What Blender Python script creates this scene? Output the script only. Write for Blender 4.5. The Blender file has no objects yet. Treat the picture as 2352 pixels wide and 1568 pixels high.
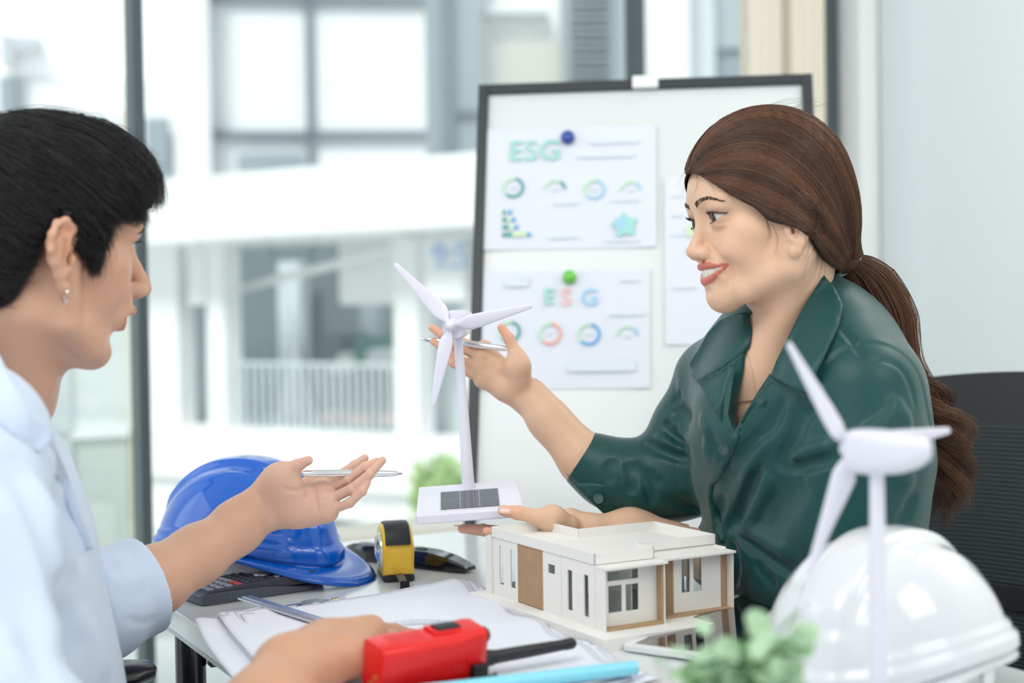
import bpy, math, random, time
import numpy as np
from mathutils import Vector, Matrix
from mathutils.bvhtree import BVHTree
random.seed(7); RNG = np.random.default_rng(7)
PI = math.pi
sc = bpy.context.scene
COL = sc.collection

# ---------------------------------------------------------------- camera
FPX, PITCH, ROLL, CAMZ = 3300.0, 0.0229, 0.0145, 1.09
TZ = 0.74                                     # table top height
_F = np.array([0, math.cos(PITCH), -math.sin(PITCH)])
_r0 = np.array([1.0, 0, 0]); _u0 = np.array([0, math.sin(PITCH), math.cos(PITCH)])
_R = math.cos(ROLL) * _r0 - math.sin(ROLL) * _u0
_U = math.sin(ROLL) * _r0 + math.cos(ROLL) * _u0
CAM = np.array([0, 0, CAMZ])

def P(px, py, d):
    """world point seen at pixel px,py at depth d"""
    return CAM + d * (_F + (px - 1176) / FPX * _R - (py - 784) / FPX * _U)

def T(px, py, z=TZ):
    """point of a horizontal plane seen at a pixel"""
    v = _F + (px - 1176) / FPX * _R - (py - 784) / FPX * _U
    return CAM + v * ((z - CAMZ) / v[2])

cam_data = bpy.data.cameras.new('camera')
cam = bpy.data.objects.new('camera', cam_data); COL.objects.link(cam)
cam.matrix_world = Matrix(((_R[0], _U[0], -_F[0], 0), (_R[1], _U[1], -_F[1], 0), (_R[2], _U[2], -_F[2], CAMZ), (0, 0, 0, 1)))
cam_data.sensor_width = 36; cam_data.lens = 36 * FPX / 2352
cam_data.clip_start = 0.05; cam_data.clip_end = 200
cam_data.dof.use_dof = True; cam_data.dof.focus_distance = 1.68; cam_data.dof.aperture_fstop = 2.8
sc.camera = cam

# ---------------------------------------------------------------- light and exposure
sc.view_settings.view_transform = 'Standard'; sc.view_settings.look = 'None'
sc.view_settings.gamma = 1; sc.view_settings.use_curve_mapping = False
sc.view_settings.exposure = -0.02
world = bpy.data.worlds.new('world'); sc.world = world; world.use_nodes = True
_bg = world.node_tree.nodes['Background']
_bg.inputs[0].default_value = (0.92, 0.955, 1.0, 1); _bg.inputs[1].default_value = 0.95
def area(name, loc, target, size, power, color=(1, 1, 1), size_y=None):
    l = bpy.data.lights.new(name, 'AREA'); l.energy = power; l.color = color; l.size = size
    if size_y: l.shape = 'RECTANGLE'; l.size_y = size_y
    o = bpy.data.objects.new(name, l); COL.objects.link(o)
    o.location = loc; o.rotation_euler = (Vector(target) - Vector(loc)).to_track_quat('-Z', 'Y').to_euler()
    return o
area('ceiling_fill_light', (-0.6, 0.4, 2.6), (0.1, 1.6, 0.9), 1.2, 20, (1, 0.97, 0.93))
area('ceiling_fill_light', (1.3, 0.2, 2.6), (0.3, 1.7, 0.9), 1.0, 12, (1, 0.97, 0.94))
area('ceiling_fill_light', (1.5, 2.2, 2.6), (2.2, 2.6, 0.9), 0.9, 14, (1, 0.98, 0.94))  # unseen extra lamp, added to brighten the right wall
area('window_light', (-2.6, 1.6, 1.9), (0.2, 1.6, 1.0), 1.8, 16, (0.9, 0.96, 1.0))
sun = bpy.data.lights.new('sun', 'SUN'); sun.energy = 3.0; sun.angle = 0.3; sun.color = (1, 0.97, 0.93)
_s = bpy.data.objects.new('sun', sun); COL.objects.link(_s)
_s.rotation_euler = Vector((0.25, 0.75, -0.8)).to_track_quat('-Z', 'Y').to_euler()

# ---------------------------------------------------------------- materials
def mat(name, color=(0.8, 0.8, 0.8), rough=0.5, metal=0.0, spec=0.5, coat=0.0, sss=0.0, sssr=(1, 0.35, 0.2), sheen=0.0,
        trans=0.0, alpha=1.0, noise=None, bump=None, emit=None, ior=1.45, vcol=None, aniso=0.0):
    m = bpy.data.materials.new(name); m.use_nodes = True
    nt = m.node_tree; b = nt.nodes['Principled BSDF']; I = b.inputs
    I['Base Color'].default_value = (*color, 1); I['Roughness'].default_value = rough; I['Metallic'].default_value = metal
    I['Specular IOR Level'].default_value = spec; I['Coat Weight'].default_value = coat; I['Coat Roughness'].default_value = 0.05
    I['IOR'].default_value = ior; I['Transmission Weight'].default_value = trans; I['Alpha'].default_value = alpha
    I['Sheen Weight'].default_value = sheen; I['Anisotropic'].default_value = aniso
    if sss: I['Subsurface Weight'].default_value = sss; I['Subsurface Radius'].default_value = sssr; I['Subsurface Scale'].default_value = 0.006
    if emit: I['Emission Color'].default_value = (*emit[0], 1); I['Emission Strength'].default_value = emit[1]
    N = nt.nodes.new; L = nt.links.new
    src = None
    if vcol:
        a = N('ShaderNodeAttribute'); a.attribute_name = vcol; src = a.outputs['Color']; L(src, I['Base Color'])
    if noise:   # (scale, color2, detail, stretch)
        tc = N('ShaderNodeTexCoord'); mp = N('ShaderNodeMapping'); L(tc.outputs['Object'], mp.inputs[0])
        mp.inputs['Scale'].default_value = noise[3] if len(noise) > 3 else (1, 1, 1)
        nz = N('ShaderNodeTexNoise'); nz.inputs['Scale'].default_value = noise[0]; nz.inputs['Detail'].default_value = noise[2] if len(noise) > 2 else 3
        L(mp.outputs[0], nz.inputs[0])
        mx = N('ShaderNodeMix'); mx.data_type = 'RGBA'; L(nz.outputs[0], mx.inputs[0])
        mx.inputs[7].default_value = (*noise[1], 1)
        if src: L(src, mx.inputs[6])
        else: mx.inputs[6].default_value = (*color, 1)
        L(mx.outputs[2], I['Base Color'])
    if bump:    # (scale, strength, distance, stretch)
        tc = N('ShaderNodeTexCoord'); mp = N('ShaderNodeMapping'); L(tc.outputs['Object'], mp.inputs[0])
        mp.inputs['Scale'].default_value = bump[3] if len(bump) > 3 else (1, 1, 1)
        nz = N('ShaderNodeTexNoise'); nz.inputs['Scale'].default_value = bump[0]; nz.inputs['Detail'].default_value = 4
        L(mp.outputs[0], nz.inputs[0]); bp = N('ShaderNodeBump'); bp.inputs['Strength'].default_value = bump[1]
        bp.inputs['Distance'].default_value = bump[2]; L(nz.outputs[0], bp.inputs['Height']); L(bp.outputs[0], I['Normal'])
    return m

# ---------------------------------------------------------------- objects, tags
def tag(o, label=None, cat=None, group=None, kind=None):
    if label: o['label'] = label
    if cat: o['category'] = cat
    if group: o['group'] = group
    if kind: o['kind'] = kind
    return o

def thing(name, label, cat, loc=(0, 0, 0), rotz=0.0, group=None, rot=None):
    o = bpy.data.objects.new(name, None); COL.objects.link(o); o.empty_display_size = 0.02
    M = Matrix.Rotation(rotz, 4, 'Z') if rot is None else rot.to_4x4()
    o.matrix_world = Matrix.Translation(Vector(loc)) @ M
    return tag(o, label, cat, group)

def mesh_obj(name, V, Fc, material, parent=None, smooth=True, mats=None, fm=None, sharp=None):
    me = bpy.data.meshes.new(name)
    me.from_pydata([tuple(map(float, v)) for v in V], [], [tuple(f) for f in Fc])
    return _finish(name, me, material, parent, smooth, mats, fm, sharp)

def _finish(name, me, material, parent, smooth, mats=None, fm=None, sharp=None):
    for m in (mats or [material]): me.materials.append(m)
    if fm is not None: me.polygons.foreach_set('material_index', np.array(fm, dtype=np.int32))
    if smooth:
        me.polygons.foreach_set('use_smooth', np.ones(len(me.polygons), dtype=bool))
        if sharp is not None:
            try: me.set_sharp_from_angle(angle=sharp)
            except Exception: pass
    o = bpy.data.objects.new(name, me); COL.objects.link(o)
    if parent is not None: o.parent = parent
    return o

def fast_mesh(name, V, Q, material, parent=None, smooth=True, mats=None, fm=None, sharp=None):
    """V (n,3) array, Q (m,3|4) array"""
    V = np.asarray(V, np.float32); Q = np.asarray(Q, np.int32); k = Q.shape[1]
    me = bpy.data.meshes.new(name)
    me.vertices.add(len(V)); me.vertices.foreach_set('co', V.ravel())
    me.loops.add(Q.size); me.loops.foreach_set('vertex_index', Q.ravel())
    me.polygons.add(len(Q)); me.polygons.foreach_set('loop_start', np.arange(0, Q.size, k, dtype=np.int32))
    me.polygons.foreach_set('loop_total', np.full(len(Q), k, dtype=np.int32))
    me.update(calc_edges=True); me.validate()
    return _finish(name, me, material, parent, smooth, mats, fm, sharp)

def vcolor(o, name, C):
    a = o.data.color_attributes.new(name, 'FLOAT_COLOR', 'POINT')
    C4 = np.ones((len(o.data.vertices), 4), np.float32); C4[:, :3] = C
    a.data.foreach_set('color', C4.ravel())

class MB:
    """collects shapes into one mesh"""
    def __init__(s): s.v = []; s.f = []; s.m = []
    def add(s, V, Fc, M=None, mi=0):
        n = len(s.v)
        for v in V:
            s.v.append(tuple(M @ Vector(v)) if M is not None else tuple(v))
        for f in Fc: s.f.append(tuple(i + n for i in f)); s.m.append(mi)
        return s
    def box(s, c, d, M=None, mi=0):
        x, y, z = c; a, b, e = d[0] / 2, d[1] / 2, d[2] / 2
        V = [(x + i * a, y + j * b, z + k * e) for i in (-1, 1) for j in (-1, 1) for k in (-1, 1)]
        return s.add(V, [(0, 1, 3, 2), (4, 6, 7, 5), (0, 4, 5, 1), (2, 3, 7, 6), (0, 2, 6, 4), (1, 5, 7, 3)], M, mi)
    def span(s, lo, hi, M=None, mi=0):
        return s.box([(a + b) / 2 for a, b in zip(lo, hi)], [b - a for a, b in zip(lo, hi)], M, mi)
    def rings(s, R, close=True, caps=True, M=None, mi=0):
        n = len(R[0]); V = [p for r in R for p in r]; Fc = []
        for i in range(len(R) - 1):
            for j in range(n if close else n - 1):
                k = (j + 1) % n
                Fc.append((i * n + j, i * n + k, (i + 1) * n + k, (i + 1) * n + j))
        if caps and close: Fc.append(tuple(range(n))[::-1]); Fc.append(tuple((len(R) - 1) * n + j for j in range(n)))
        return s.add(V, Fc, M, mi)
    def tube(s, pts, rad, n=10, caps=True, M=None, mi=0, flat=1.0, up=None):
        pts = [Vector(p) for p in pts]; R = []
        if not hasattr(rad, '__len__'): rad = [rad] * len(pts)
        a = None
        for i, p in enumerate(pts):
            t = (pts[min(i + 1, len(pts) - 1)] - pts[max(i - 1, 0)]).normalized()
            if a is None:
                a = Vector(up) if up else Vector((0, 0, 1))
                if abs(a.dot(t)) > 0.95: a = Vector((1, 0, 0))
            a = (a - t * a.dot(t)).normalized(); b = t.cross(a)
            R.append([tuple(p + rad[i] * (math.cos(w) * a * flat + math.sin(w) * b)) for w in [2 * PI * k / n for k in range(n)]])
        return s.rings(R, True, caps, M, mi)
    def lathe(s, prof, n=24, M=None, mi=0, axis='z', arc=2 * PI):
        R = []
        for r, z in prof:
            R.append([(r * math.cos(w), r * math.sin(w), z) if axis == 'z' else ((z, r * math.cos(w), r * math.sin(w)) if axis == 'x' else (r * math.sin(w), z, r * math.cos(w)))
                      for w in [arc * k / n for k in range(n)]])
        return s.rings(R, True, True, M, mi)
    def prism(s, poly, z0, z1, M=None, mi=0):
        n = len(poly); V = [(x, y, z0) for x, y in poly] + [(x, y, z1) for x, y in poly]
        Fc = [tuple(range(n))[::-1], tuple(range(n, 2 * n))] + [(i, (i + 1) % n, n + (i + 1) % n, n + i) for i in range(n)]
        return s.add(V, Fc, M, mi)
    def build(s, name, m, parent=None, smooth=False, bevel=0.0, seg=2, mats=None, sharp=0.6):
        o = mesh_obj(name, s.v, s.f, m, parent, smooth or bevel > 0, mats, s.m if mats else None, sharp if (smooth and not bevel) else None)
        if bevel > 0:
            b = o.modifiers.new('bevel', 'BEVEL'); b.width = bevel; b.segments = seg; b.limit_method = 'ANGLE'; b.angle_limit = 0.6
            b.harden_normals = True
        return o

def RZ(a): return Matrix.Rotation(a, 4, 'Z')
def TR(v): return Matrix.Translation(Vector(v))
def frame(x, y, z, o=(0, 0, 0)):
    return Matrix(((x[0], y[0], z[0], o[0]), (x[1], y[1], z[1], o[1]), (x[2], y[2], z[2], o[2]), (0, 0, 0, 1)))

def cr(pts, n):
    """Catmull-Rom through pts, n samples"""
    pts = np.asarray(pts, float)
    if len(pts) == 2: return pts[0] + np.linspace(0, 1, n)[:, None] * (pts[1] - pts[0])
    p = np.vstack([2 * pts[0] - pts[1], pts, 2 * pts[-1] - pts[-2]])
    t = np.linspace(0, len(pts) - 1 - 1e-9, n); i = t.astype(int); u = (t - i)[:, None]
    a, b, c, d = p[i], p[i + 1], p[i + 2], p[i + 3]
    return 0.5 * (2 * b + (c - a) * u + (2 * a - 5 * b + 4 * c - d) * u ** 2 + (3 * b - a - 3 * c + d) * u ** 3)

def text_mesh(name, s, size, m, parent=None, loc=(0, 0, 0), rot=(0, 0, 0), extrude=0.0002, spacing=1.0, offset=0.0, align='LEFT'):
    c = bpy.data.curves.new(name, 'FONT'); c.body = s; c.size = size; c.extrude = extrude; c.space_character = spacing; c.offset = offset
    c.align_x = align; c.resolution_u = 4
    o = bpy.data.objects.new(name, c); COL.objects.link(o)
    dg = bpy.context.evaluated_depsgraph_get()
    me = bpy.data.meshes.new_from_object(o.evaluated_get(dg)); bpy.data.objects.remove(o)
    me.materials.clear(); me.materials.append(m)
    q = bpy.data.objects.new(name, me); COL.objects.link(q)
    q.location = loc; q.rotation_euler = rot
    if parent is not None: q.parent = parent
    return q

# ---------------------------------------------------------------- implicit surfaces
def smin(a, b, k):
    if k <= 0: return np.minimum(a, b)
    h = np.maximum(k - np.abs(a - b), 0) / k
    return np.minimum(a, b) - h * h * k * 0.25

class Field:
    def __init__(s, lo, hi, h, M=None):
        """grid over lo..hi in a local frame; M local->world (4x4 numpy); shapes are given in WORLD points unless loc=True"""
        s.h = h; s.lo = np.array(lo, float); s.n = np.ceil((np.array(hi) - s.lo) / h).astype(int) + 1
        s.ax = [(s.lo[i] + h * np.arange(s.n[i])).astype(np.float32) for i in range(3)]
        s.F = np.full(s.n, 1.0, np.float32)
        s.M = np.eye(4) if M is None else np.array(M); s.Mi = np.linalg.inv(s.M)
    def L(s, p): p = np.asarray(p, float); return s.Mi[:3, :3] @ p + s.Mi[:3, 3]
    def _sub(s, lo, hi, k):
        m = k + 3 * s.h
        a = np.clip(np.floor((np.asarray(lo) - m - s.lo) / s.h).astype(int), 0, s.n)
        b = np.clip(np.ceil((np.asarray(hi) + m - s.lo) / s.h).astype(int) + 1, 0, s.n)
        if (b <= a).any(): return None
        sl = tuple(slice(a[i], b[i]) for i in range(3))
        return sl, s.ax[0][a[0]:b[0]][:, None, None], s.ax[1][a[1]:b[1]][None, :, None], s.ax[2][a[2]:b[2]][None, None, :]
    def _apply(s, sl, d, k, op):
        G = s.F[sl]
        if op == 'add': s.F[sl] = smin(G, d, k)
        elif op == 'cut': s.F[sl] = -smin(-G, d, k)
        elif op == 'and': s.F[sl] = -smin(-G, -d, k)
        elif op == 'bump': s.F[sl] = G + d
    def cone(s, a, b, ra, rb, k=0.0, op='add', w=None):
        """round cone between world points"""
        a, b = s.L(a), s.L(b)
        lo = np.minimum(a - ra, b - rb); hi = np.maximum(a + ra, b + rb)
        q = s._sub(lo, hi, k)
        if q is None: return s
        sl, X, Y, Z = q; ba = b - a; L2 = float(ba @ ba) + 1e-12
        x, y, z = X - a[0], Y - a[1], Z - a[2]
        t = np.clip((x * ba[0] + y * ba[1] + z * ba[2]) / L2, 0, 1)
        if w is not None: t2 = t
        d = np.sqrt((x - t * ba[0]) ** 2 + (y - t * ba[1]) ** 2 + (z - t * ba[2]) ** 2) - (ra + (rb - ra) * t)
        s._apply(sl, d, k, op); return s
    def chain(s, pts, rads, k=0.0, op='add', kj=None):
        """chain of cones first joined with each other (kj), then blended with k"""
        if not hasattr(rads, '__len__'): rads = [rads] * len(pts)
        pts = [s.L(p) for p in pts]; rads = list(rads)
        A = np.array(pts); r = np.array(rads)[:, None]
        q = s._sub((A - r).min(0), (A + r).max(0), k)
        if q is None: return s
        sl, X, Y, Z = q; D = None
        for i in range(len(pts) - 1):
            a, b = pts[i], pts[i + 1]; ba = b - a; L2 = float(ba @ ba) + 1e-12
            x, y, z = X - a[0], Y - a[1], Z - a[2]
            t = np.clip((x * ba[0] + y * ba[1] + z * ba[2]) / L2, 0, 1)
            d = np.sqrt((x - t * ba[0]) ** 2 + (y - t * ba[1]) ** 2 + (z - t * ba[2]) ** 2) - (rads[i] + (rads[i + 1] - rads[i]) * t)
            D = d if D is None else smin(D, d, kj if kj is not None else min(rads) * 0.3)
        s._apply(sl, D, k, op); return s
    def ell(s, c, r, axes=None, k=0.0, op='add', amp=1.0):
        """ellipsoid; axes 3x3 with world axes as ROWS"""
        c = s.L(c); r = np.array(r, float) * np.ones(3)
        A = (np.eye(3) if axes is None else np.asarray(axes, float)) @ s.M[:3, :3]   # rows: local axes dirs in grid frame
        ext = np.sqrt(((A * r[:, None]) ** 2).sum(0))
        q = s._sub(c - ext, c + ext, k)
        if q is None: return s
        sl, X, Y, Z = q; x, y, z = X - c[0], Y - c[1], Z - c[2]
        k0 = 0; k1 = 0
        for i in range(3):
            u = (x * A[i, 0] + y * A[i, 1] + z * A[i, 2])
            k0 = k0 + (u / r[i]) ** 2; k1 = k1 + (u / r[i] ** 2) ** 2
        k0 = np.sqrt(k0); k1 = np.sqrt(k1) + 1e-9
        d = k0 * (k0 - 1.0) / k1
        if op == 'dome': # smooth local displacement outward by amp
            w = np.clip(1 - k0, 0, 1); w = w * w * (3 - 2 * w); s.F[sl] = s.F[sl] - amp * w; return s
        s._apply(sl, d, k, op); return s
    def half(s, p, n):
        """remove everything beyond a plane"""
        p = s.L(p); n = s.Mi[:3, :3] @ np.asarray(n, float); n /= np.linalg.norm(n)
        d = (s.ax[0][:, None, None] - p[0]) * n[0] + (s.ax[1][None, :, None] - p[1]) * n[1] + (s.ax[2][None, None, :] - p[2]) * n[2]
        s.F = np.maximum(s.F, d.astype(np.float32)); return s
    def push(s, c, r, amp, axes=None):
        """move the surface out (amp>0) or in (amp<0) by amp metres inside a soft ellipsoid"""
        return s.ell(c, r, axes, 0.0, 'dome', amp)
    def groove(s, pts, w, depth):
        """soft groove (depth>0) / ridge (depth<0) along a world polyline, width w"""
        pts = [s.L(p) for p in pts]; A = np.array(pts); q = s._sub(A.min(0) - w, A.max(0) + w, 0)
        if q is None: return s
        sl, X, Y, Z = q; D = None; n = len(pts) - 1
        for i in range(n):
            a, b = pts[i], pts[i + 1]; ba = b - a; L2 = float(ba @ ba) + 1e-12
            x, y, z = X - a[0], Y - a[1], Z - a[2]
            t = np.clip((x * ba[0] + y * ba[1] + z * ba[2]) / L2, 0, 1)
            d = (x - t * ba[0]) ** 2 + (y - t * ba[1]) ** 2 + (z - t * ba[2]) ** 2
            if n > 1:     # fade at both ends
                tt = (i + t) / n; d = d + (w * np.clip(np.abs(tt - 0.5) * 2 - 0.45, 0, 1) * 1.6) ** 2
            D = d if D is None else np.minimum(D, d)
        g = np.clip(1 - D / (w * w), 0, 1); s.F[sl] = s.F[sl] + depth * g * g; return s
    def samp(s, p):
        q = (p - s.lo) / s.h; q = np.clip(q, 0, np.array(s.F.shape) - 1.001); i = q.astype(int); f = q - i; r = 0
        for a in (0, 1):
            for b in (0, 1):
                for c in (0, 1):
                    r = r + s.F[i[:, 0] + a, i[:, 1] + b, i[:, 2] + c] * (f[:, 0] if a else 1 - f[:, 0]) * (f[:, 1] if b else 1 - f[:, 1]) * (f[:, 2] if c else 1 - f[:, 2])
        return r
    def snap(s, p, off, it=3):
        """move local points onto the iso surface at distance off"""
        p = np.array(p, float); e = s.h * 1.5
        for _ in range(it):
            g = np.stack([s.samp(p + d) - s.samp(p - d) for d in np.eye(3) * e], 1) / (2 * e)
            g /= np.linalg.norm(g, axis=1, keepdims=True) + 1e-9
            d = s.samp(p) - off; p = p - np.clip(d, -0.01, 0.01)[:, None] * g
        return p
    def mesh(s, smooth_it=0):
        F = s.F; h = s.h; nx, ny, nz = F.shape
        S = F < 0
        c = np.zeros((nx - 1, ny - 1, nz - 1), np.int8)
        for i in (0, 1):
            for j in (0, 1):
                for k in (0, 1): c += S[i:nx - 1 + i, j:ny - 1 + j, k:nz - 1 + k]
        act = (c > 0) & (c < 8); idx = np.argwhere(act); n = len(idx)
        ids = np.full(act.shape, -1, np.int32); ids[tuple(idx.T)] = np.arange(n)
        cv = {}
        for i in (0, 1):
            for j in (0, 1):
                for k in (0, 1): cv[i, j, k] = F[idx[:, 0] + i, idx[:, 1] + j, idx[:, 2] + k]
        acc = np.zeros((n, 3)); cnt = np.zeros(n)
        for ax in range(3):
            for u in (0, 1):
                for v in (0, 1):
                    a = [0, 0, 0]; o = [q for q in range(3) if q != ax]; a[o[0]] = u; a[o[1]] = v; b = list(a); b[ax] = 1
                    A, B = cv[tuple(a)], cv[tuple(b)]; m = (A < 0) != (B < 0)
                    t = np.where(m, A / np.where(m, A - B, 1), 0); p = np.zeros((n, 3)); p[:] = a; p[:, ax] = t
                    acc[m] += p[m]; cnt[m] += 1
        V = (idx + acc / cnt[:, None]) * h + s.lo
        Q = []
        for ax in range(3):
            sl0 = [slice(None)] * 3; sl1 = [slice(None)] * 3; sl0[ax] = slice(0, -1); sl1[ax] = slice(1, None)
            e = S[tuple(sl0)] != S[tuple(sl1)]; o = [q for q in range(3) if q != ax]
            E = np.argwhere(e); ok = (E[:, o[0]] > 0) & (E[:, o[1]] > 0) & (E[:, o[0]] < F.shape[o[0]] - 1) & (E[:, o[1]] < F.shape[o[1]] - 1)
            E = E[ok]; inside = S[tuple(E.T)]
            q = []
            for du, dv in ((-1, -1), (0, -1), (0, 0), (-1, 0)):
                K = E.copy(); K[:, o[0]] += du; K[:, o[1]] += dv; q.append(ids[tuple(K.T)])
            q = np.array(q).T; flip = inside if ax != 1 else ~inside
            q = np.where(flip[:, None], q, q[:, ::-1]); Q.append(q)
        Q = np.vstack(Q); Q = Q[(Q >= 0).all(1)]
        for _ in range(smooth_it):
            acc = np.zeros_like(V); cnt = np.zeros(len(V))
            for i in range(4):
                a, b = Q[:, i], Q[:, (i + 1) % 4]
                for x in range(3):
                    acc[:, x] += np.bincount(a, V[b, x], len(V)) + np.bincount(b, V[a, x], len(V))
                cnt += np.bincount(a, minlength=len(V)) + np.bincount(b, minlength=len(V))
            V = 0.5 * V + 0.5 * acc / np.maximum(cnt, 1)[:, None]
        W = V @ s.M[:3, :3].T + s.M[:3, 3]
        return W, Q

def bvh(V, Q): return BVHTree.FromPolygons([Vector(v) for v in V], [tuple(int(i) for i in q) for q in Q])
def ray_dir(px, py):
    v = _F + (px - 1176) / FPX * _R - (py - 784) / FPX * _U; return Vector(v / np.linalg.norm(v))
def hit(tree, px, py, off=0.0, default=None):
    """point of a surface seen at a pixel, moved outward by off"""
    d = ray_dir(px, py); q = tree.ray_cast(Vector(CAM), d, 20)
    if q[0] is None: return default
    n = q[1] if q[1].dot(d) < 0 else -q[1]
    return np.array(q[0] + n * off)

def strand_mesh(name, lines, width, colors, m, parent, taper=0.35, sides=3, attr='hair_color'):
    """lines (n,k,3) array of strands -> one mesh of thin 3-sided tubes with a colour per strand"""
    Lx = np.asarray(lines, float); n, k, _ = Lx.shape
    t = np.gradient(Lx, axis=1); t /= np.linalg.norm(t, axis=2, keepdims=True) + 1e-12
    ref = RNG.normal(size=(n, 1, 3)); a = np.cross(t, np.broadcast_to(ref, t.shape)); a /= np.linalg.norm(a, axis=2, keepdims=True) + 1e-12
    b = np.cross(t, a)
    w = np.broadcast_to(np.asarray(width, float).reshape(-1, 1) if np.ndim(width) else np.full((n, 1), width), (n, 1))
    u = np.linspace(0, 1, k)[None, :]; ww = w * (taper + (1 - taper) * np.sin(np.clip(u * 1.15 + 0.1, 0, 1) * PI) ** 0.5)
    V = np.stack([Lx + ww[..., None] * (math.cos(q) * a + math.sin(q) * b) for q in [2 * PI * i / sides for i in range(sides)]], axis=2)  # n,k,s,3
    base = (np.arange(n) * k * sides)[:, None, None] + (np.arange(k - 1) * sides)[None, :, None]
    s0 = np.arange(sides)[None, None, :]; s1 = (s0 + 1) % sides
    Q = np.stack([base + s0, base + s1, base + sides + s1, base + sides + s0], axis=-1).reshape(-1, 4)
    o = fast_mesh(name, V.reshape(-1, 3), Q, m, parent)
    C = np.repeat(np.asarray(colors, float), k * sides, axis=0); vcolor(o, attr, C)
    return o
# ================================================================ room
YAW = 0.487
A2 = np.array([math.cos(YAW), math.sin(YAW)]); B2 = np.array([-math.sin(YAW), math.cos(YAW)])
def AB(a, b, z=0.0): q = a * A2 + b * B2; return np.array([q[0], q[1], z])
ROOM = RZ(YAW)
M_wall = mat('wall_paint', (0.90, 0.905, 0.86), 0.7, noise=(3, (0.88, 0.885, 0.84), 2))
M_floor = mat('floor_tile', (0.78, 0.8, 0.8), 0.25, noise=(1.5, (0.7, 0.73, 0.74), 2))
M_ceil = mat('ceiling_paint', (0.85, 0.86, 0.86), 0.8)
M_mull = mat('dark_window_frame', (0.075, 0.1, 0.11), 0.4)
M_sill = mat('cream_sill', (0.82, 0.77, 0.68), 0.4)
M_track = mat('grey_track', (0.3, 0.32, 0.31), 0.5)
M_cream = mat('cream_column', (0.82, 0.76, 0.65), 0.6, noise=(2, (0.75, 0.68, 0.56), 2, (1, 1, 0.1)))
M_whitef = mat('white_frame', (0.9, 0.92, 0.92), 0.4)
M_glass = bpy.data.materials.new('window_glass'); M_glass.use_nodes = True
_n = M_glass.node_tree; _n.nodes.clear()
_o = _n.nodes.new('ShaderNodeOutputMaterial'); _m = _n.nodes.new('ShaderNodeMixShader'); _t = _n.nodes.new('ShaderNodeBsdfTransparent'); _g = _n.nodes.new('ShaderNodeBsdfGlossy')
_t.inputs[0].default_value = (0.95, 0.985, 0.98, 1); _g.inputs['Roughness'].default_value = 0.02; _m.inputs[0].default_value = 0.05
_n.links.new(_t.outputs[0], _m.inputs[1]); _n.links.new(_g.outputs[0], _m.inputs[2]); _n.links.new(_m.outputs[0], _o.inputs[0])

WB = 3.156
_v = (P(1930, 700, 1) - CAM)[:2]; WR = float((_v * (WB / (_v @ B2))) @ A2) + 0.075
def struct(name, mb, m, parent=None, **k):
    o = mb.build(name, m, parent, **k)
    if parent is None: o['kind'] = 'structure'; o.matrix_world = ROOM
    return o
struct('floor', MB().span((-4.5, -3.0, -0.05), (WR + 0.1, WB + 0.2, 0)), M_floor)
struct('ceiling', MB().span((-4.5, -3.0, 2.85), (WR + 0.1, WB + 0.2, 2.95)), M_ceil)
struct('wall_right', MB().span((WR, -3.0, 0), (WR + 0.1, WB + 0.2, 2.85)), M_wall)
struct('trim_1', MB().span((WR - 0.075, WB - 0.09, 0), (WR - 0.002, WB + 0.1, 2.85)), M_whitef, bevel=0.004)
struct('trim_2', MB().span((WR - 0.012, WB - 0.62, 0), (WR - 0.002, WB - 0.1, 2.85)), mat('pale_blue_trim', (0.80, 0.86, 0.88), 0.5), bevel=0.003)

def WA(px, b=WB):  # room coordinate a of the window wall seen at column px
    v = P(px, 700, 1) - CAM; v2 = v[:2]; t = b / (v2 @ B2); return float((v2 * t) @ A2)
edges = [(-4.4, -4.34)] + [(-3.2, -3.14)] + [(WA(314), WA(340)), (WA(1475), WA(1484)), (WA(1896), WA(1926))]
edges.insert(2, (-2.2, -2.16)) if WA(300) > -2 else None
edges = sorted(edges)
wall_posts = []
fr = struct('window_1', MB().span((-4.5, WB, 0.0), (WR - 0.06, WB + 0.09, 0.10)), M_track)
for a0, a1 in edges:
    MB().span((a0, WB - 0.01, 0.1), (a1, WB + 0.07, 2.8)).build('mullion', M_mull, fr, bevel=0.003)
MB().span((-4.5, WB - 0.01, 2.76), (WR - 0.06, WB + 0.07, 2.85)).build('head_rail', M_mull, fr)
sl_ = MB().span((-4.5, WB - 0.10, 0.53), (WR - 0.06, WB + 0.10, 0.575)).build('window_sill', M_sill, fr, bevel=0.004)
MB().span((-4.5, WB - 0.03, 0.42), (WR - 0.06, WB + 0.08, 0.53)).build('sill_rail', M_track, fr)
for i in range(len(edges) - 1):
    MB().span((edges[i][1], WB + 0.025, 0.575), (edges[i + 1][0], WB + 0.031, 2.76)).build('pane', M_glass, fr)
    MB().span((edges[i][1], WB + 0.025, 0.10), (edges[i + 1][0], WB + 0.031, 0.42)).build('pane', M_glass, fr)
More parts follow.
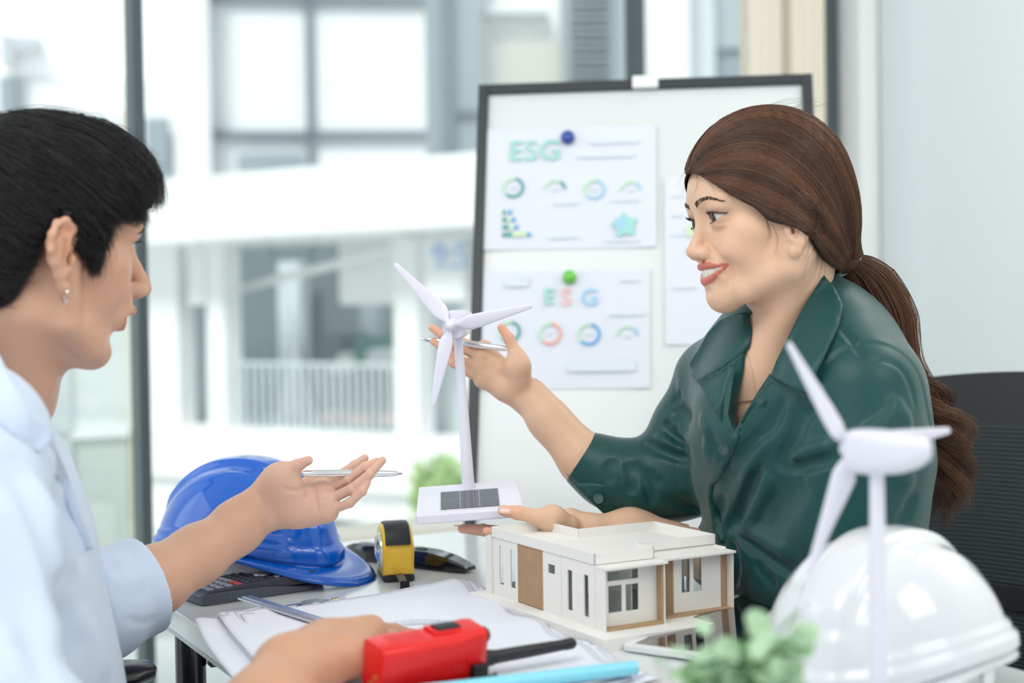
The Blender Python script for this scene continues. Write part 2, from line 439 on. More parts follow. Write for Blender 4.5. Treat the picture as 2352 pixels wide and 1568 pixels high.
# green waste paper bin? none: two cream fabric blinds gathered beside the window
def curtain(px0, px1, label):
    a0, a1 = WA(px0, WB - 0.16), WA(px1, WB - 0.16); r = (a1 - a0) / 2; c = (a0 + a1) / 2; mb = MB(); n = 40
    ring = lambda z: [(c + (r * (1 + 0.10 * math.cos(7 * w))) * math.cos(w), WB - 0.16 + r * 0.7 * (1 + 0.10 * math.cos(7 * w)) * math.sin(w), z) for w in [2 * PI * k / n for k in range(n)]]
    mb.rings([ring(z) for z in (0.56, 1.2, 1.9, 2.6)])
    t = thing('curtain', label, 'curtain', group='cream curtains at the window'); t.matrix_world = ROOM @ TR((c, WB - 0.16, 0.56))
    o = mb.build('curtain_cloth', M_cream, t, smooth=True); o.data.transform(TR((-c, -(WB - 0.16), -0.56)))
    h = MB().tube([(-r, 0, 2.06), (r, 0, 2.06)], 0.012).build('curtain_rail', M_mull, t)
curtain(1716, 1794, 'gathered cream curtain hanging at the window, the left one of the pair')
curtain(1812, 1892, 'gathered cream curtain hanging next to the dark window post')

# ================================================================ street side buildings
M_ext = mat('white_facade', (0.86, 0.87, 0.87), 0.8)
M_extg = mat('glass_facade', (0.66, 0.71, 0.74), 0.3, noise=(0.6, (0.8, 0.83, 0.84), 3))
M_grey = mat('grey_cladding', (0.25, 0.31, 0.35), 0.6, noise=(2, (0.33, 0.39, 0.43), 2, (1, 1, 0.2)))
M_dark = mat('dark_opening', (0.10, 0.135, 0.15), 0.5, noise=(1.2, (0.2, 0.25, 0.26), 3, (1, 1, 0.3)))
M_line = mat('facade_bars', (0.16, 0.21, 0.24), 0.5)
M_beige = mat('beige_wall', (0.55, 0.55, 0.5), 0.7)
M_pale = mat('pale_blind', (0.62, 0.68, 0.7), 0.5)
M_leaf0 = mat('bush_leaves', (0.3, 0.5, 0.16), 0.6, noise=(6, (0.5, 0.68, 0.3), 3))
M_stone = mat('pavement', (0.72, 0.74, 0.73), 0.8)
g0 = MB().span((-30, -1.5, -0.25), (40, 40, -0.2)).build('ground', M_stone); g0['kind'] = 'structure'; g0.matrix_world = TR((0, 5.5, 0))

E2 = np.array([0.83, -0.558]); E2 /= np.linalg.norm(E2)
class Plane2:
    """vertical facade plane through O with horizontal direction E; boxes given by the pixels of their corners"""
    def __init__(s, O, E): s.O = np.array(O, float); s.E = np.array(E, float) / np.linalg.norm(E); s.N = np.array([-s.E[1], s.E[0]])
    def pt(s, px, py, off=0.0):
        v = P(px, py, 1) - CAM; O = s.O + s.N * off; t = (O @ s.N) / (v[:2] @ s.N); w = CAM + v * t
        return float((w[:2] - O) @ s.E), w[2]
    def box(s, x0, y0, x1, y1, off=0.0, th=0.12, mb=None):
        ym = (y0 + y1) / 2; xm = (x0 + x1) / 2
        a = s.pt(x0, ym, off)[0]; b = s.pt(x1, ym, off)[0]; z1 = s.pt(xm, y0, off)[1]; z0 = s.pt(xm, y1, off)[1]
        return (mb or MB()).span((min(a, b), off, min(z0, z1)), (max(a, b), off + th, max(z0, z1)))
    def M(s): return frame((s.E[0], s.E[1], 0), (s.N[0], s.N[1], 0), (0, 0, 1), (s.O[0], s.O[1], 0))
pl = Plane2((-2.2, 9.0), E2)
t = thing('neighbouring_building', 'white building across the yard with wide overhanging beam and dark open bay', 'building'); t.matrix_world = pl.M()
pl.box(-400, 392, 1600, 545, -0.5, 0.9).build('overhang_beam', M_ext, t, bevel=0.01)
for a in ((338, 545, 405, 1300), (405, 545, 412, 1300), (476, 545, 516, 1000), (908, 545, 962, 1300), (1060, 545, 1600, 1300), (430, 560, 470, 700)):
    pl.box(*a, off=-0.12, th=0.14).build('pillar', M_ext, t)
pl.box(-400, 992, 1700, 1112, -0.2, 0.3).build('balcony_wall', M_ext, t)
pl.box(340, 1112, 960, 1180, -0.1, 0.2).build('lower_wall', M_whitef, t)
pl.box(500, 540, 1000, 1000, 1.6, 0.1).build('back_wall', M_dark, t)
pl.box(500, 980, 1000, 1000, 0.2, 1.4).build('bay_floor', M_grey, t)
for a in ((640, 600, 690, 990), (830, 700, 870, 990)):
    pl.box(*a, off=1.3, th=0.1).build('wall_panel', M_grey if a[0] > 800 else M_pale, t)
pl.box(412, 640, 476, 1000, 0.15, 0.05).build('side_window', M_pale, t)
pl.box(962, 690, 1060, 1002, 0.25, 0.05).build('window', M_pale, t)
pl.box(975, 548, 1062, 690, -0.22, 0.05).build('sign_board', M_ext, t)
sg = text_mesh('sign_lettering', '9:5', 0.2, mat('sign_blue', (0.45, 0.60, 0.88), 0.5), t, extrude=0.006)
_a, _z = pl.pt(990, 618, -0.23); sg.location = (_a, -0.232, _z); sg.rotation_euler = (PI / 2, 0, 0)
# hanging white awning cloth in the bay
pl.box(776, 545, 905, 700, 0.3, 0.04).build('hanging_sheet', M_ext, t, bevel=0.02)
mb = MB(); a = pl.pt(515, 672, 0.2); b = pl.pt(905, 572, 0.2); mb.tube([(a[0], 0.2, a[1]), (b[0], 0.2, b[1])], 0.025).build('slanting_pipe', M_ext, t)
for k in range(22):
    x = 520 + k * 18
    a = pl.pt(x, 838, 0.0); b = pl.pt(x, 985, 0.0); MB().span((a[0] - 0.008, 0, b[1]), (a[0] + 0.008, 0.02, a[1])).build('railing_bar', M_pale, t)
pl.box(516, 832, 908, 840, 0.0, 0.04).build('hand_rail', M_pale, t)
for x0, x1, y0, y1, c in ((738, 780, 760, 850, (0.15, 0.2, 0.22)), (745, 810, 810, 860, (0.75, 0.78, 0.75)), (812, 850, 770, 850, (0.1, 0.24, 0.22)), (790, 875, 850, 935, (0.05, 0.06, 0.08)), (830, 900, 800, 850, (0.7, 0.74, 0.75)),
                          (728, 765, 950, 988, (0.75, 0.42, 0.38)), (795, 850, 955, 990, (0.75, 0.42, 0.38)), (868, 905, 950, 995, (0.78, 0.45, 0.4))):
    nm = {0.75: 'crate'}.get(c[0], 'stored_box') if y0 > 900 else 'stored_box'
    o = pl.box(x0, y0, x1, y1, 0.5, 0.3).build('clutter_box', mat('clutter', c, 0.6), t, bevel=0.03)
# low hedge and bushes
def bush(name, label, c, r, n=900, leaf=0.05, m=None, group=None):
    t2 = thing(name, label, 'bush', (c[0], c[1], -0.2), group=group)
    V = []; Q = []
    for i in range(n):
        d = RNG.normal(size=3); d /= np.linalg.norm(d); rr = RNG.uniform(0.55, 1) * np.array(r)
        p = d * rr + np.array([0, 0, c[2] + 0.2]); u = RNG.normal(size=3); u /= np.linalg.norm(u); w = np.cross(u, RNG.normal(size=3)); w /= np.linalg.norm(w)
        s = leaf * RNG.uniform(0.6, 1.3); k = len(V)
        V += [p, p + u * s * 0.5 + w * s * 0.25, p + u * s, p + u * s * 0.5 - w * s * 0.25]; Q.append((k, k + 1, k + 2, k + 3))
    o = fast_mesh('foliage', V, Q, m or M_leaf0, t2, smooth=False); o['kind'] = 'stuff'
    MB().tube([(0, 0, 0), (0.02, 0, c[2] + 0.2)], [0.03, 0.015]).build('stem', mat('bark', (0.2, 0.14, 0.08), 0.8), t2)
q = P(1010, 1130, 6.4); bush('garden_bush', 'green bush outside the window beyond the desk, right of the white pillar', (q[0], q[1], q[2]), (0.14, 0.2, 0.16))
q = P(225, 1215, 6.0); bush('garden_bush', 'pale green bush outside the window seen behind the man', (q[0], q[1], q[2]), (0.13, 0.2, 0.16))

# glazed tower behind
p2 = Plane2((0, 15.0), (1, 0.12))
t = thing('glazed_tower', 'tall pale glazed building with dark grid bars rising behind the beam', 'building'); t.matrix_world = p2.M()
p2.box(-500, -1500, 975, 460, 0.0, 0.5).build('glass_front', mat('pale_glazing', (0.84, 0.87, 0.89), 0.35, noise=(0.35, (0.9, 0.91, 0.92), 3)), t)
for x0, x1, y0, y1 in ((698, 714, -500, 378), (480, 1000, 300, 316), (470, 1000, -12, 3)):
    p2.box(x0, y0, x1, y1, -0.1, 0.1).build('grid_bar', M_line, t)
p2.box(545, 352, 700, 400, -0.3, 0.2).build('roof_slab', M_grey, t)
p2.box(335, 270, 385, 402, -0.3, 0.2).build('roof_vent', M_grey, t)
p2.box(395, -500, 475, 420, -0.4, 0.35).build('white_shaft', M_ext, t)
for a in ((30, 85, 90, 115), (0, 78, 28, 150), (0, 175, 32, 260)): p2.box(*a, off=-0.25, th=0.2).build('window', M_grey, t)
p2.box(80, -100, 260, 60, -0.05, 0.05).build('window', mat('greenish_glass', (0.72, 0.78, 0.77), 0.4), t)
p3 = Plane2((0, 11.0), (1, 0.05))
t = thing('grey_clad_tower', 'blue grey clad stair tower between the glazed building and the easel', 'building'); t.matrix_world = p3.M()
p3.box(972, -900, 1100, 600, 0.0, 1.0).build('cladding', M_grey, t)
p3.box(1010, -900, 1040, 600, -0.05, 0.06).build('dark_joint', M_line, t)
p3.box(1040, 250, 1095, 262, -0.06, 0.06).build('ledge', M_line, t)
t = thing('white_house', 'white house with recessed windows and grey louvres above the easel', 'building'); t.matrix_world = p3.M()
p3.box(1100, -900, 1312, 700, 0.4, 1.0).build('wall', M_ext, t)
p3.box(1158, 100, 1304, 420, 0.3, 0.15).build('window', M_beige, t)
p3.box(1100, 14, 1262, 30, 0.2, 0.25).build('window_ledge', M_pale, t)
p3.box(1288, -900, 1420, 700, 0.2, 0.3).build('louvre_panel', M_grey, t)
for k in range(30): p3.box(1312, -60 + k * 16, 1400, -55 + k * 16, 0.12, 0.1).build('louvre', M_line if k % 2 else M_grey, t)
p3.box(1420, -900, 1490, 700, 0.35, 0.3).build('pale_wall', M_pale, t)
p3.box(1486, -900, 1582, 700, 0.1, 0.3).build('pilaster', M_ext, t)
p3.box(1582, -900, 1640, 700, 0.4, 0.3).build('side_wall', M_pale, t)
p3.box(1636, -900, 1900, 700, 0.6, 0.3).build('dark_wall', M_grey, t)
p3.box(1636, -900, 1900, 110, 0.55, 0.1).build('upper_band', mat('mid_grey', (0.42, 0.47, 0.5), 0.6), t)
# pale greenish screen on the left, outside
p4 = Plane2((-1.5, 5.4), A2)
t = thing('garden_screen', 'pale translucent green screen fence outside behind the man', 'screen'); t.matrix_world = p4.M()
p4.box(-600, 250, 296, 1010, 0.0, 0.03).build('upper_panel', mat('screen_glass', (0.82, 0.88, 0.87), 0.4, alpha=0.55), t)
p4.box(-600, 1026, 296, 1330, 0.0, 0.03).build('lower_panel', mat('screen_green', (0.68, 0.75, 0.70), 0.4, alpha=0.8), t)
p4.box(-600, 1008, 296, 1026, -0.02, 0.07).build('rail', M_whitef, t)
p4.box(298, 250, 312, 1330, -0.02, 0.07).build('post', M_cream, t)
p4.box(112, 250, 160, 1330, -0.02, 0.07).build('post', M_pale, t)
p4.box(60, 850, 112, 1330, 0.05, 0.07).build('dark_post', mat('olive_grey', (0.35, 0.4, 0.37), 0.6), t)

# ================================================================ easel whiteboard
psi, lam = math.radians(7), math.radians(18)
es = np.array([math.cos(psi), -math.sin(psi), 0]); et = np.array([math.sin(lam) * math.sin(psi), math.sin(lam) * math.cos(psi), math.cos(lam)])
en = np.cross(es, et)   # towards the camera
BO = P(1480, 650, 2.45)
def BL(px, py):
    v = P(px, py, 1) - CAM; tt = ((BO - CAM) @ en) / (v @ en); q = CAM + v * tt - BO; return float(q @ es), float(q @ et)
BM = frame(es, et, en, BO)
L0, T0 = BL(1100, 198); R0 = BL(1866, 187)[0]; BOT = T0 - 0.96
M_blackf = mat('black_frame', (0.035, 0.042, 0.048), 0.4); M_board = mat('board_white', (0.76, 0.80, 0.795), 0.25, coat=0.2)
ea = thing('whiteboard_easel', 'white flip chart board in black frame standing on easel behind the turbine', 'whiteboard'); ea.matrix_world = BM
MB().span((L0 + 0.006, BOT + 0.006, -0.012), (R0 - 0.006, T0 - 0.006, 0)).build('board_panel', M_board, ea)
fw = 0.019
for nm, lo, hi in (('frame_side', (L0, BOT, -0.016), (L0 + fw, T0, 0.008)), ('frame_side', (R0 - fw, BOT, -0.016), (R0, T0, 0.008)),
                   ('frame_rail', (L0 + fw, T0 - fw, -0.016), (R0 - fw, T0, 0.008)), ('frame_rail', (L0 + fw, BOT, -0.016), (R0 - fw, BOT + fw, 0.008))):
    MB().span(lo, hi).build(nm, M_blackf, ea, bevel=0.002)
c0, c1 = BL(1453, 200)[0], BL(1512, 200)[0]
MB().span((c0, T0 - 0.019, -0.02), (c1, T0 + 0.004, 0.014)).build('clip', M_whitef, ea, bevel=0.002)
MB().span((L0 + 0.02, BOT - 0.03, 0), (R0 - 0.02, BOT - 0.02, 0.06)).build('pen_tray', M_blackf, ea, bevel=0.002)
def leg(x, y, foot):  # from board local to floor
    Wp = np.array(BM @ Vector((x, y, -0.02))); f = np.array([foot[0], foot[1], 0.0]); Li = BM.inverted()
    MB().tube([Li @ Vector(Wp), Li @ Vector(f)], 0.011).build('leg', M_blackf, ea)
mid = np.array(BO); 
for s_, x in ((-1, L0 + 0.08), (1, R0 - 0.08)):
    w = np.array(BM @ Vector((x, BOT + 0.2, 0))); leg(x, BOT + 0.3, w - 0.22 * np.array([math.sin(psi), math.cos(psi), 0]))
leg((L0 + R0) / 2, BOT + 0.8, np.array(BO) + 0.55 * np.array([math.sin(psi), math.cos(psi), 0]))

# printed sheets: flat prints on paper
M_paper = mat('paper', (0.80, 0.83, 0.91), 0.6); M_paper2 = mat('paper_sheet', (0.82, 0.855, 0.925), 0.6)
def pm(name, c): return mat(name, c, 0.6)
INK = {'teal': pm('ink_teal', (0.1, 0.4, 0.36)), 'mint': pm('ink_mint', (0.42, 0.75, 0.66)), 'lgreen': pm('ink_light_green', (0.6, 0.82, 0.62)), 'blue': pm('ink_blue', (0.16, 0.45, 0.78)),
       'lblue': pm('ink_light_blue', (0.42, 0.68, 0.88)), 'salmon': pm('ink_salmon', (0.88, 0.46, 0.36)), 'pink': pm('ink_pink', (0.9, 0.6, 0.56)), 'lime': pm('ink_lime', (0.68, 0.86, 0.55)), 'grey': pm('ink_grey', (0.73, 0.78, 0.84)), 'aqua': pm('ink_aqua', (0.4, 0.76, 0.72)), 'pale': pm('ink_pale', (0.76, 0.82, 0.89))}
def sheet(px0, py0, px1, py1, label, z=0.0012):
    a, b = BL(px0, py0), BL(px1, py1); cx, cy = (a[0] + b[0]) / 2, (a[1] + b[1]) / 2
    t = thing('printed_sheet', label, 'paper', group='printed sheets on the whiteboard'); t.matrix_world = BM @ TR((cx, cy, z))
    w, h = abs(b[0] - a[0]), abs(a[1] - b[1]); n = 8; mb = MB(); R = []
    for i in range(n + 1):
        x = -w / 2 + w * i / n; zz = 0.003 * (2 * i / n - 1) ** 4
        R.append([(x, -h / 2, zz), (x, h / 2, zz), (x, h / 2, zz + 0.0003), (x, -h / 2, zz + 0.0003)])
    mb.rings(R).build('sheet', M_paper, t)
    return t, cx, cy, w, h
def arc(t, cx, cy, px, py, rp, segs, wd=0.25):
    """ring made of flat coloured arcs; segs (angle0, angle1, ink) clockwise from top"""
    x, y = BL(px, py); x2, _ = BL(px + rp, py); r = x2 - x; x -= cx; y -= cy
    for a0, a1, ink in segs:
        n = max(4, int(abs(a1 - a0) / 0.2)); R = []
        for i in range(n + 1):
            w = a0 + (a1 - a0) * i / n; s, c = math.sin(w), math.cos(w)
            R.append([(x + s * r, y + c * r, 0.0042), (x + s * r * (1 - wd), y + c * r * (1 - wd), 0.0042), (x + s * r * (1 - wd), y + c * r * (1 - wd), 0.0045), (x + s * r, y + c * r, 0.0045)])
        MB().rings(R).build('ring_chart', INK[ink], t)
def rect(t, cx, cy, a, ink, nm='printed_bar'):
    p, q = BL(a[0], a[1]), BL(a[2], a[3]); MB().span((p[0] - cx, q[1] - cy, 0.0042), (q[0] - cx, p[1] - cy, 0.0044)).build(nm, INK[ink], t)
def letters(t, cx, cy, s, px, py, hp, ink, sp=1.0, off=0.0):
    x, y = BL(px, py); _, y2 = BL(px, py - hp); return text_mesh('lettering', s, (y2 - y) / 0.72, INK[ink], t, (x - cx, y - cy, 0.0042), extrude=0.0001, spacing=sp, offset=off)
t, cx, cy, w, h = sheet(1118, 300, 1508, 568, 'upper printed chart sheet with mint green letters and star chart')
letters(t, cx, cy, 'ESG', 1168, 371, 46, 'mint', 1.05, 0.0008)
arc(t, cx, cy, 1180, 433, 25, [(0.2, 3.9, 'teal'), (3.9, 6.5, 'lgreen')]); arc(t, cx, cy, 1275, 438, 26, [(-1.5, 0.6, 'lgreen'), (0.6, 1.5, 'teal')])
arc(t, cx, cy, 1366, 437, 25, [(0.2, 3.9, 'lblue'), (3.9, 6.5, 'lgreen')]); arc(t, cx, cy, 1449, 440, 25, [(-1.5, 0.6, 'lgreen'), (0.6, 1.5, 'lblue')])
for i, (wt, wl) in enumerate(((8, 12), (10, 20), (14, 26), (22, 55))):
    y = 485 + i * 17; rect(t, cx, cy, (1155, y, 1155 + wt, y + 9), 'teal'); rect(t, cx, cy, (1155 + wt, y, 1155 + wl, y + 9), 'lime'); rect(t, cx, cy, (1155 + wl, y, 1155 + wl + 10, y + 9), 'blue')
def star(t, cx, cy, px, py, rp, ink, k=0.5, z=0.0042, rot=0.12):
    x, y = BL(px, py); x2, _ = BL(px + rp, py); r = x2 - x; poly = []
    for i in range(10): a = rot + PI / 2 + i * PI / 5; q = r * (1 if i % 2 == 0 else k); poly.append((x - cx + q * math.cos(a), y - cy + q * math.sin(a)))
    MB().prism(poly, z, z + 0.0002).build('star_chart', INK[ink], t)
star(t, cx, cy, 1435, 520, 34, 'aqua', 0.62); star(t, cx, cy, 1425, 515, 18, 'lblue', 0.6, 0.0045, 0.6)
for a in ((1355, 325, 1470, 330), (1325, 357, 1460, 362), (1270, 467, 1330, 471), (1400, 460, 1470, 464), (1260, 545, 1330, 549), (1390, 552, 1470, 556)): rect(t, cx, cy, a, 'pale', 'printed_line')
for a in ((1174, 430, 1186, 436), (1268, 434, 1282, 439), (1360, 434, 1372, 440), (1442, 437, 1456, 442)): rect(t, cx, cy, a, 'grey', 'printed_value')
t, cx, cy, w, h = sheet(1112, 626, 1494, 892, 'lower printed chart sheet with spaced letters in green, pink and blue')
letters(t, cx, cy, 'E', 1248, 700, 36, 'mint', off=0.001); letters(t, cx, cy, 'S', 1288, 702, 38, 'pink', off=0.001); letters(t, cx, cy, 'G', 1334, 702, 38, 'lblue', off=0.001)
arc(t, cx, cy, 1171, 763, 26, [(0.2, 3.9, 'teal'), (3.9, 6.5, 'lgreen')]); arc(t, cx, cy, 1264, 768, 27, [(0.1, 3.9, 'salmon'), (3.9, 6.38, 'lgreen')]); arc(t, cx, cy, 1353, 769, 27, [(0.2, 3.9, 'blue'), (3.9, 6.48, 'lgreen')]); arc(t, cx, cy, 1441, 774, 27, [(-1.5, 0.6, 'lgreen'), (0.6, 1.5, 'lblue')])
for a in ((1258, 764, 1270, 770), (1347, 766, 1359, 772), (1434, 772, 1448, 777)): rect(t, cx, cy, a, 'grey', 'printed_value')
for a in ((1305, 834, 1462, 854), (1160, 640, 1215, 660), (1425, 642, 1470, 648), (1400, 718, 1485, 726)): rect(t, cx, cy, a, 'pale', 'printed_line')
t, cx, cy, w, h = sheet(1526, 408, 1800, 790, 'printed sheet pinned to the right of the others behind the woman')
for a in ((1576, 520, 1592, 545), (1576, 570, 1592, 582)): rect(t, cx, cy, a, 'lime')
for a in ((1540, 450, 1570, 454), (1540, 495, 1570, 499), (1540, 540, 1568, 544), (1545, 660, 1600, 664)): rect(t, cx, cy, a, 'pale', 'printed_line')
for px, py, c, nm in ((1305, 320, (0.02, 0.07, 0.36), 'round blue magnet at the end of the mint letters'), (1309, 640, (0.16, 0.58, 0.07), 'round green magnet above the spaced letters')):
    x, y = BL(px, py); r = BL(px + 16, py)[0] - x
    t = thing('magnet', nm, 'magnet'); t.matrix_world = BM @ TR((x, y, 0.0055))
    MB().lathe([(0.0005, 0), (r, 0), (r * 1.02, 0.003), (r * 0.95, 0.008), (r * 0.7, 0.0115), (r * 0.3, 0.013), (0.0003, 0.0133)], 28).build('magnet_cap', mat('magnet_plastic', c, 0.25, coat=0.5), t, smooth=True)
    MB().lathe([(0.0005, -0.0005), (r * 0.8, -0.0005), (r * 0.8, 0.0003), (0.0005, 0.0003)], 20).build('magnet_base', M_track, t)
# ================================================================ desk
M_desk = mat('desk_laminate', (0.74, 0.77, 0.78), 0.16, coat=0.25)
M_deskedge = mat('desk_edge', (0.55, 0.58, 0.6), 0.35)
M_black = mat('black_plastic', (0.012, 0.013, 0.016), 0.35); M_blackm = mat('black_metal', (0.01, 0.01, 0.012), 0.25, coat=0.4)
M_chrome = mat('chrome', (0.8, 0.8, 0.8), 0.12, metal=1.0); M_steel = mat('brushed_steel', (0.62, 0.64, 0.65), 0.3, metal=0.85)
T1, T2, TW, TLN = 0.434, 2.045, 0.625, 1.45
desk = thing('desk', 'white topped desk with black round legs carrying the models and papers', 'desk', AB(T1 + TW / 2, T2 - TLN / 2, 0), YAW)
MB().span((-TW / 2, -TLN / 2, TZ - 0.026), (TW / 2, TLN / 2, TZ)).build('desk_top', M_desk, desk, bevel=0.0015)
for s in (-1, 1):
    MB().span((s * (TW / 2 - 0.004) - 0.004 * 0, -TLN / 2 + 0.002, TZ - 0.034), (s * (TW / 2 - 0.006), TLN / 2 - 0.002, TZ - 0.0262)).build('edge_rail', M_deskedge, desk)
    for u in (-1, 1):
        y = u * (TLN / 2 - 0.32) if u > 0 else -TLN / 2 + 0.1
        MB().lathe([(0.001, 0.004), (0.03, 0.004), (0.03, 0.01), (0.0185, 0.02), (0.0185, TZ - 0.03), (0.001, TZ - 0.03)], 24, TR((s * (TW / 2 - 0.03), y, 0))).build('leg', M_blackm, desk, smooth=True)
MB().span((-TW / 2 + 0.05, -TLN / 2 + 0.08, TZ - 0.08), (TW / 2 - 0.05, -TLN / 2 + 0.11, TZ - 0.0262)).build('cross_bar', M_blackm, desk)
MB().span((-TW / 2 + 0.05, TLN / 2 - 0.34, TZ - 0.08), (TW / 2 - 0.05, TLN / 2 - 0.31, TZ - 0.0262)).build('cross_bar', M_blackm, desk)

# ---------------------------------------------------------------- hard hats
def hard_hat(label, loc, rotz, m, m_liner, Hh=0.111, sc_=1.0):
    t = thing('hard_hat', label, 'helmet', loc, rotz)
    nA, nB = 144, 64; a, b = 0.122 * sc_, 0.104 * sc_
    V = []; Fc = []
    def sst(x, e0, e1): x = min(max((x - e0) / (e1 - e0), 0), 1); return x * x * (3 - 2 * x)
    rows = []
    for i in range(nB + 1):
        u = i / nB; row = []
        for j in range(nA):
            w = 2 * PI * j / nA; c, s = math.cos(w), math.sin(w); vis = max(0, c) ** 2.2; ear = abs(s) ** 3
            zr = 0.036 + 0.010 * ear - 0.020 * vis
            if u < 0.10:      # lip and brim: from outer edge to shell
                q = u / 0.10; ext = (0.007 + 0.048 * vis + 0.004 * max(0, -c) ** 2) * (1 - q)
                rx, ry = a + ext, b + ext * (0.9 if vis else 1)
                z = zr - 0.012 * vis * (1 - q) ** 1.5 + 0.006 * q + (0.0 if i else -0.003)
                k = 1.0 + 0.0
                row.append((rx * c, ry * s, z))
            else:
                q = (u - 0.10) / 0.90; el = q * PI / 2
                R_ = math.cos(el) ** 0.86 if el < PI / 2 - 1e-6 else 0
                z = zr * (1 - q) ** 2 + 0.036 * (1 - (1 - q) ** 2) + 0.006 + Hh * math.sin(el) ** 1.12
                x, y = a * R_ * c, b * R_ * s
                # skirt band
                band = (1 - sst(q, 0.10, 0.135)) * 0.0045
                badge = (1 - sst(q, 0.27, 0.31)) * (1 - sst(abs(math.sin(w / 2)), 0.13, 0.16)) * 0.006
                sidepl = sst(abs(s), 0.55, 0.62) * (1 - sst(q, 0.17, 0.2)) * 0.004
                rr = band + badge + sidepl
                x += rr * c; y += rr * s
                # central ridge and two flank ridges
                rd = (1 - sst(abs(y), 0.022, 0.029)) * sst(q, 0.2, 0.42); fl = (1 - sst(abs(abs(y) - 0.052), 0.003, 0.010)) * sst(q, 0.3, 0.5) * 0.35
                z += 0.0075 * (rd) * math.sin(el) + 0.004 * fl
                x += 0.0075 * rd * c * math.cos(el)
                row.append((x, y, z))
        rows.append(row)
    V = [p for r in rows for p in r]
    for i in range(nB):
        for j in range(nA): k = (j + 1) % nA; Fc.append((i * nA + j, i * nA + k, (i + 1) * nA + k, (i + 1) * nA + j))
    o = mesh_obj('shell', V, Fc, m, t); sd = o.modifiers.new('s', 'SOLIDIFY'); sd.thickness = 0.0025; sd.offset = -1
    # liner band and crown straps
    mb = MB(); n = 48; R = []
    for q, z in ((0.80, 0.002), (0.82, 0.0), (0.84, 0.012), (0.83, 0.045), (0.80, 0.045), (0.79, 0.012), (0.80, 0.002)):
        R.append([(a * q * math.cos(w), b * q * math.sin(w), z + 0.006 * max(0, math.cos(w))) for w in [2 * PI * k / n for k in range(n)]])
    mb.rings(R, True, False); mb.build('headband', m_liner, t, smooth=True)
    for ang in (0.0, PI / 3, 2 * PI / 3):
        pts = [(a * 0.8 * math.cos(e) * math.cos(ang), b * 0.8 * math.cos(e) * math.sin(ang), 0.045 + 0.085 * math.sin(e)) for e in np.linspace(0, PI, 13)]
        MB().tube(pts, 0.007, 8, flat=0.15).build('crown_strap', m_liner, t, smooth=True)
    for sy in (-1, 1):   # chin strap lugs with ring
        mb = MB(); c = (0.01, sy * (b + 0.002), 0.036)
        mb.lathe([(0.003, -0.002), (0.009, -0.002), (0.009, 0.002), (0.003, 0.002)], 20, TR(c), axis='y'); mb.build('strap_lug', m, t, smooth=True, sharp=0.6)
    MB().tube([(-0.05, -b * 0.8, 0.015), (-0.01, -b * 0.85, 0.004), (0.04, -b * 0.75, 0.006), (0.07, -b * 0.5, 0.004), (0.05, -0.02, 0.004)], 0.006, 8, flat=0.2, up=(0, 1, 0)).build('chin_strap', M_black, t, smooth=True)
    return t
M_blue = mat('blue_shell', (0.0, 0.115, 0.60), 0.14, coat=0.5); M_whiteh = mat('white_shell', (0.74, 0.77, 0.80), 0.14, coat=0.6)
M_liner = mat('liner_plastic', (0.78, 0.8, 0.8), 0.4)
q = P(570, 1300, 1.905); hard_hat('glossy blue safety helmet lying on the desk behind the man\'s raised hand', (q[0], q[1], TZ), -0.33, M_blue, M_liner)
q = P(2035, 1400, 1.285); hard_hat('white safety helmet on the desk behind the nearer wind turbine model', (q[0], q[1], TZ), PI + 0.75, M_whiteh, M_liner, 0.101, 0.97)

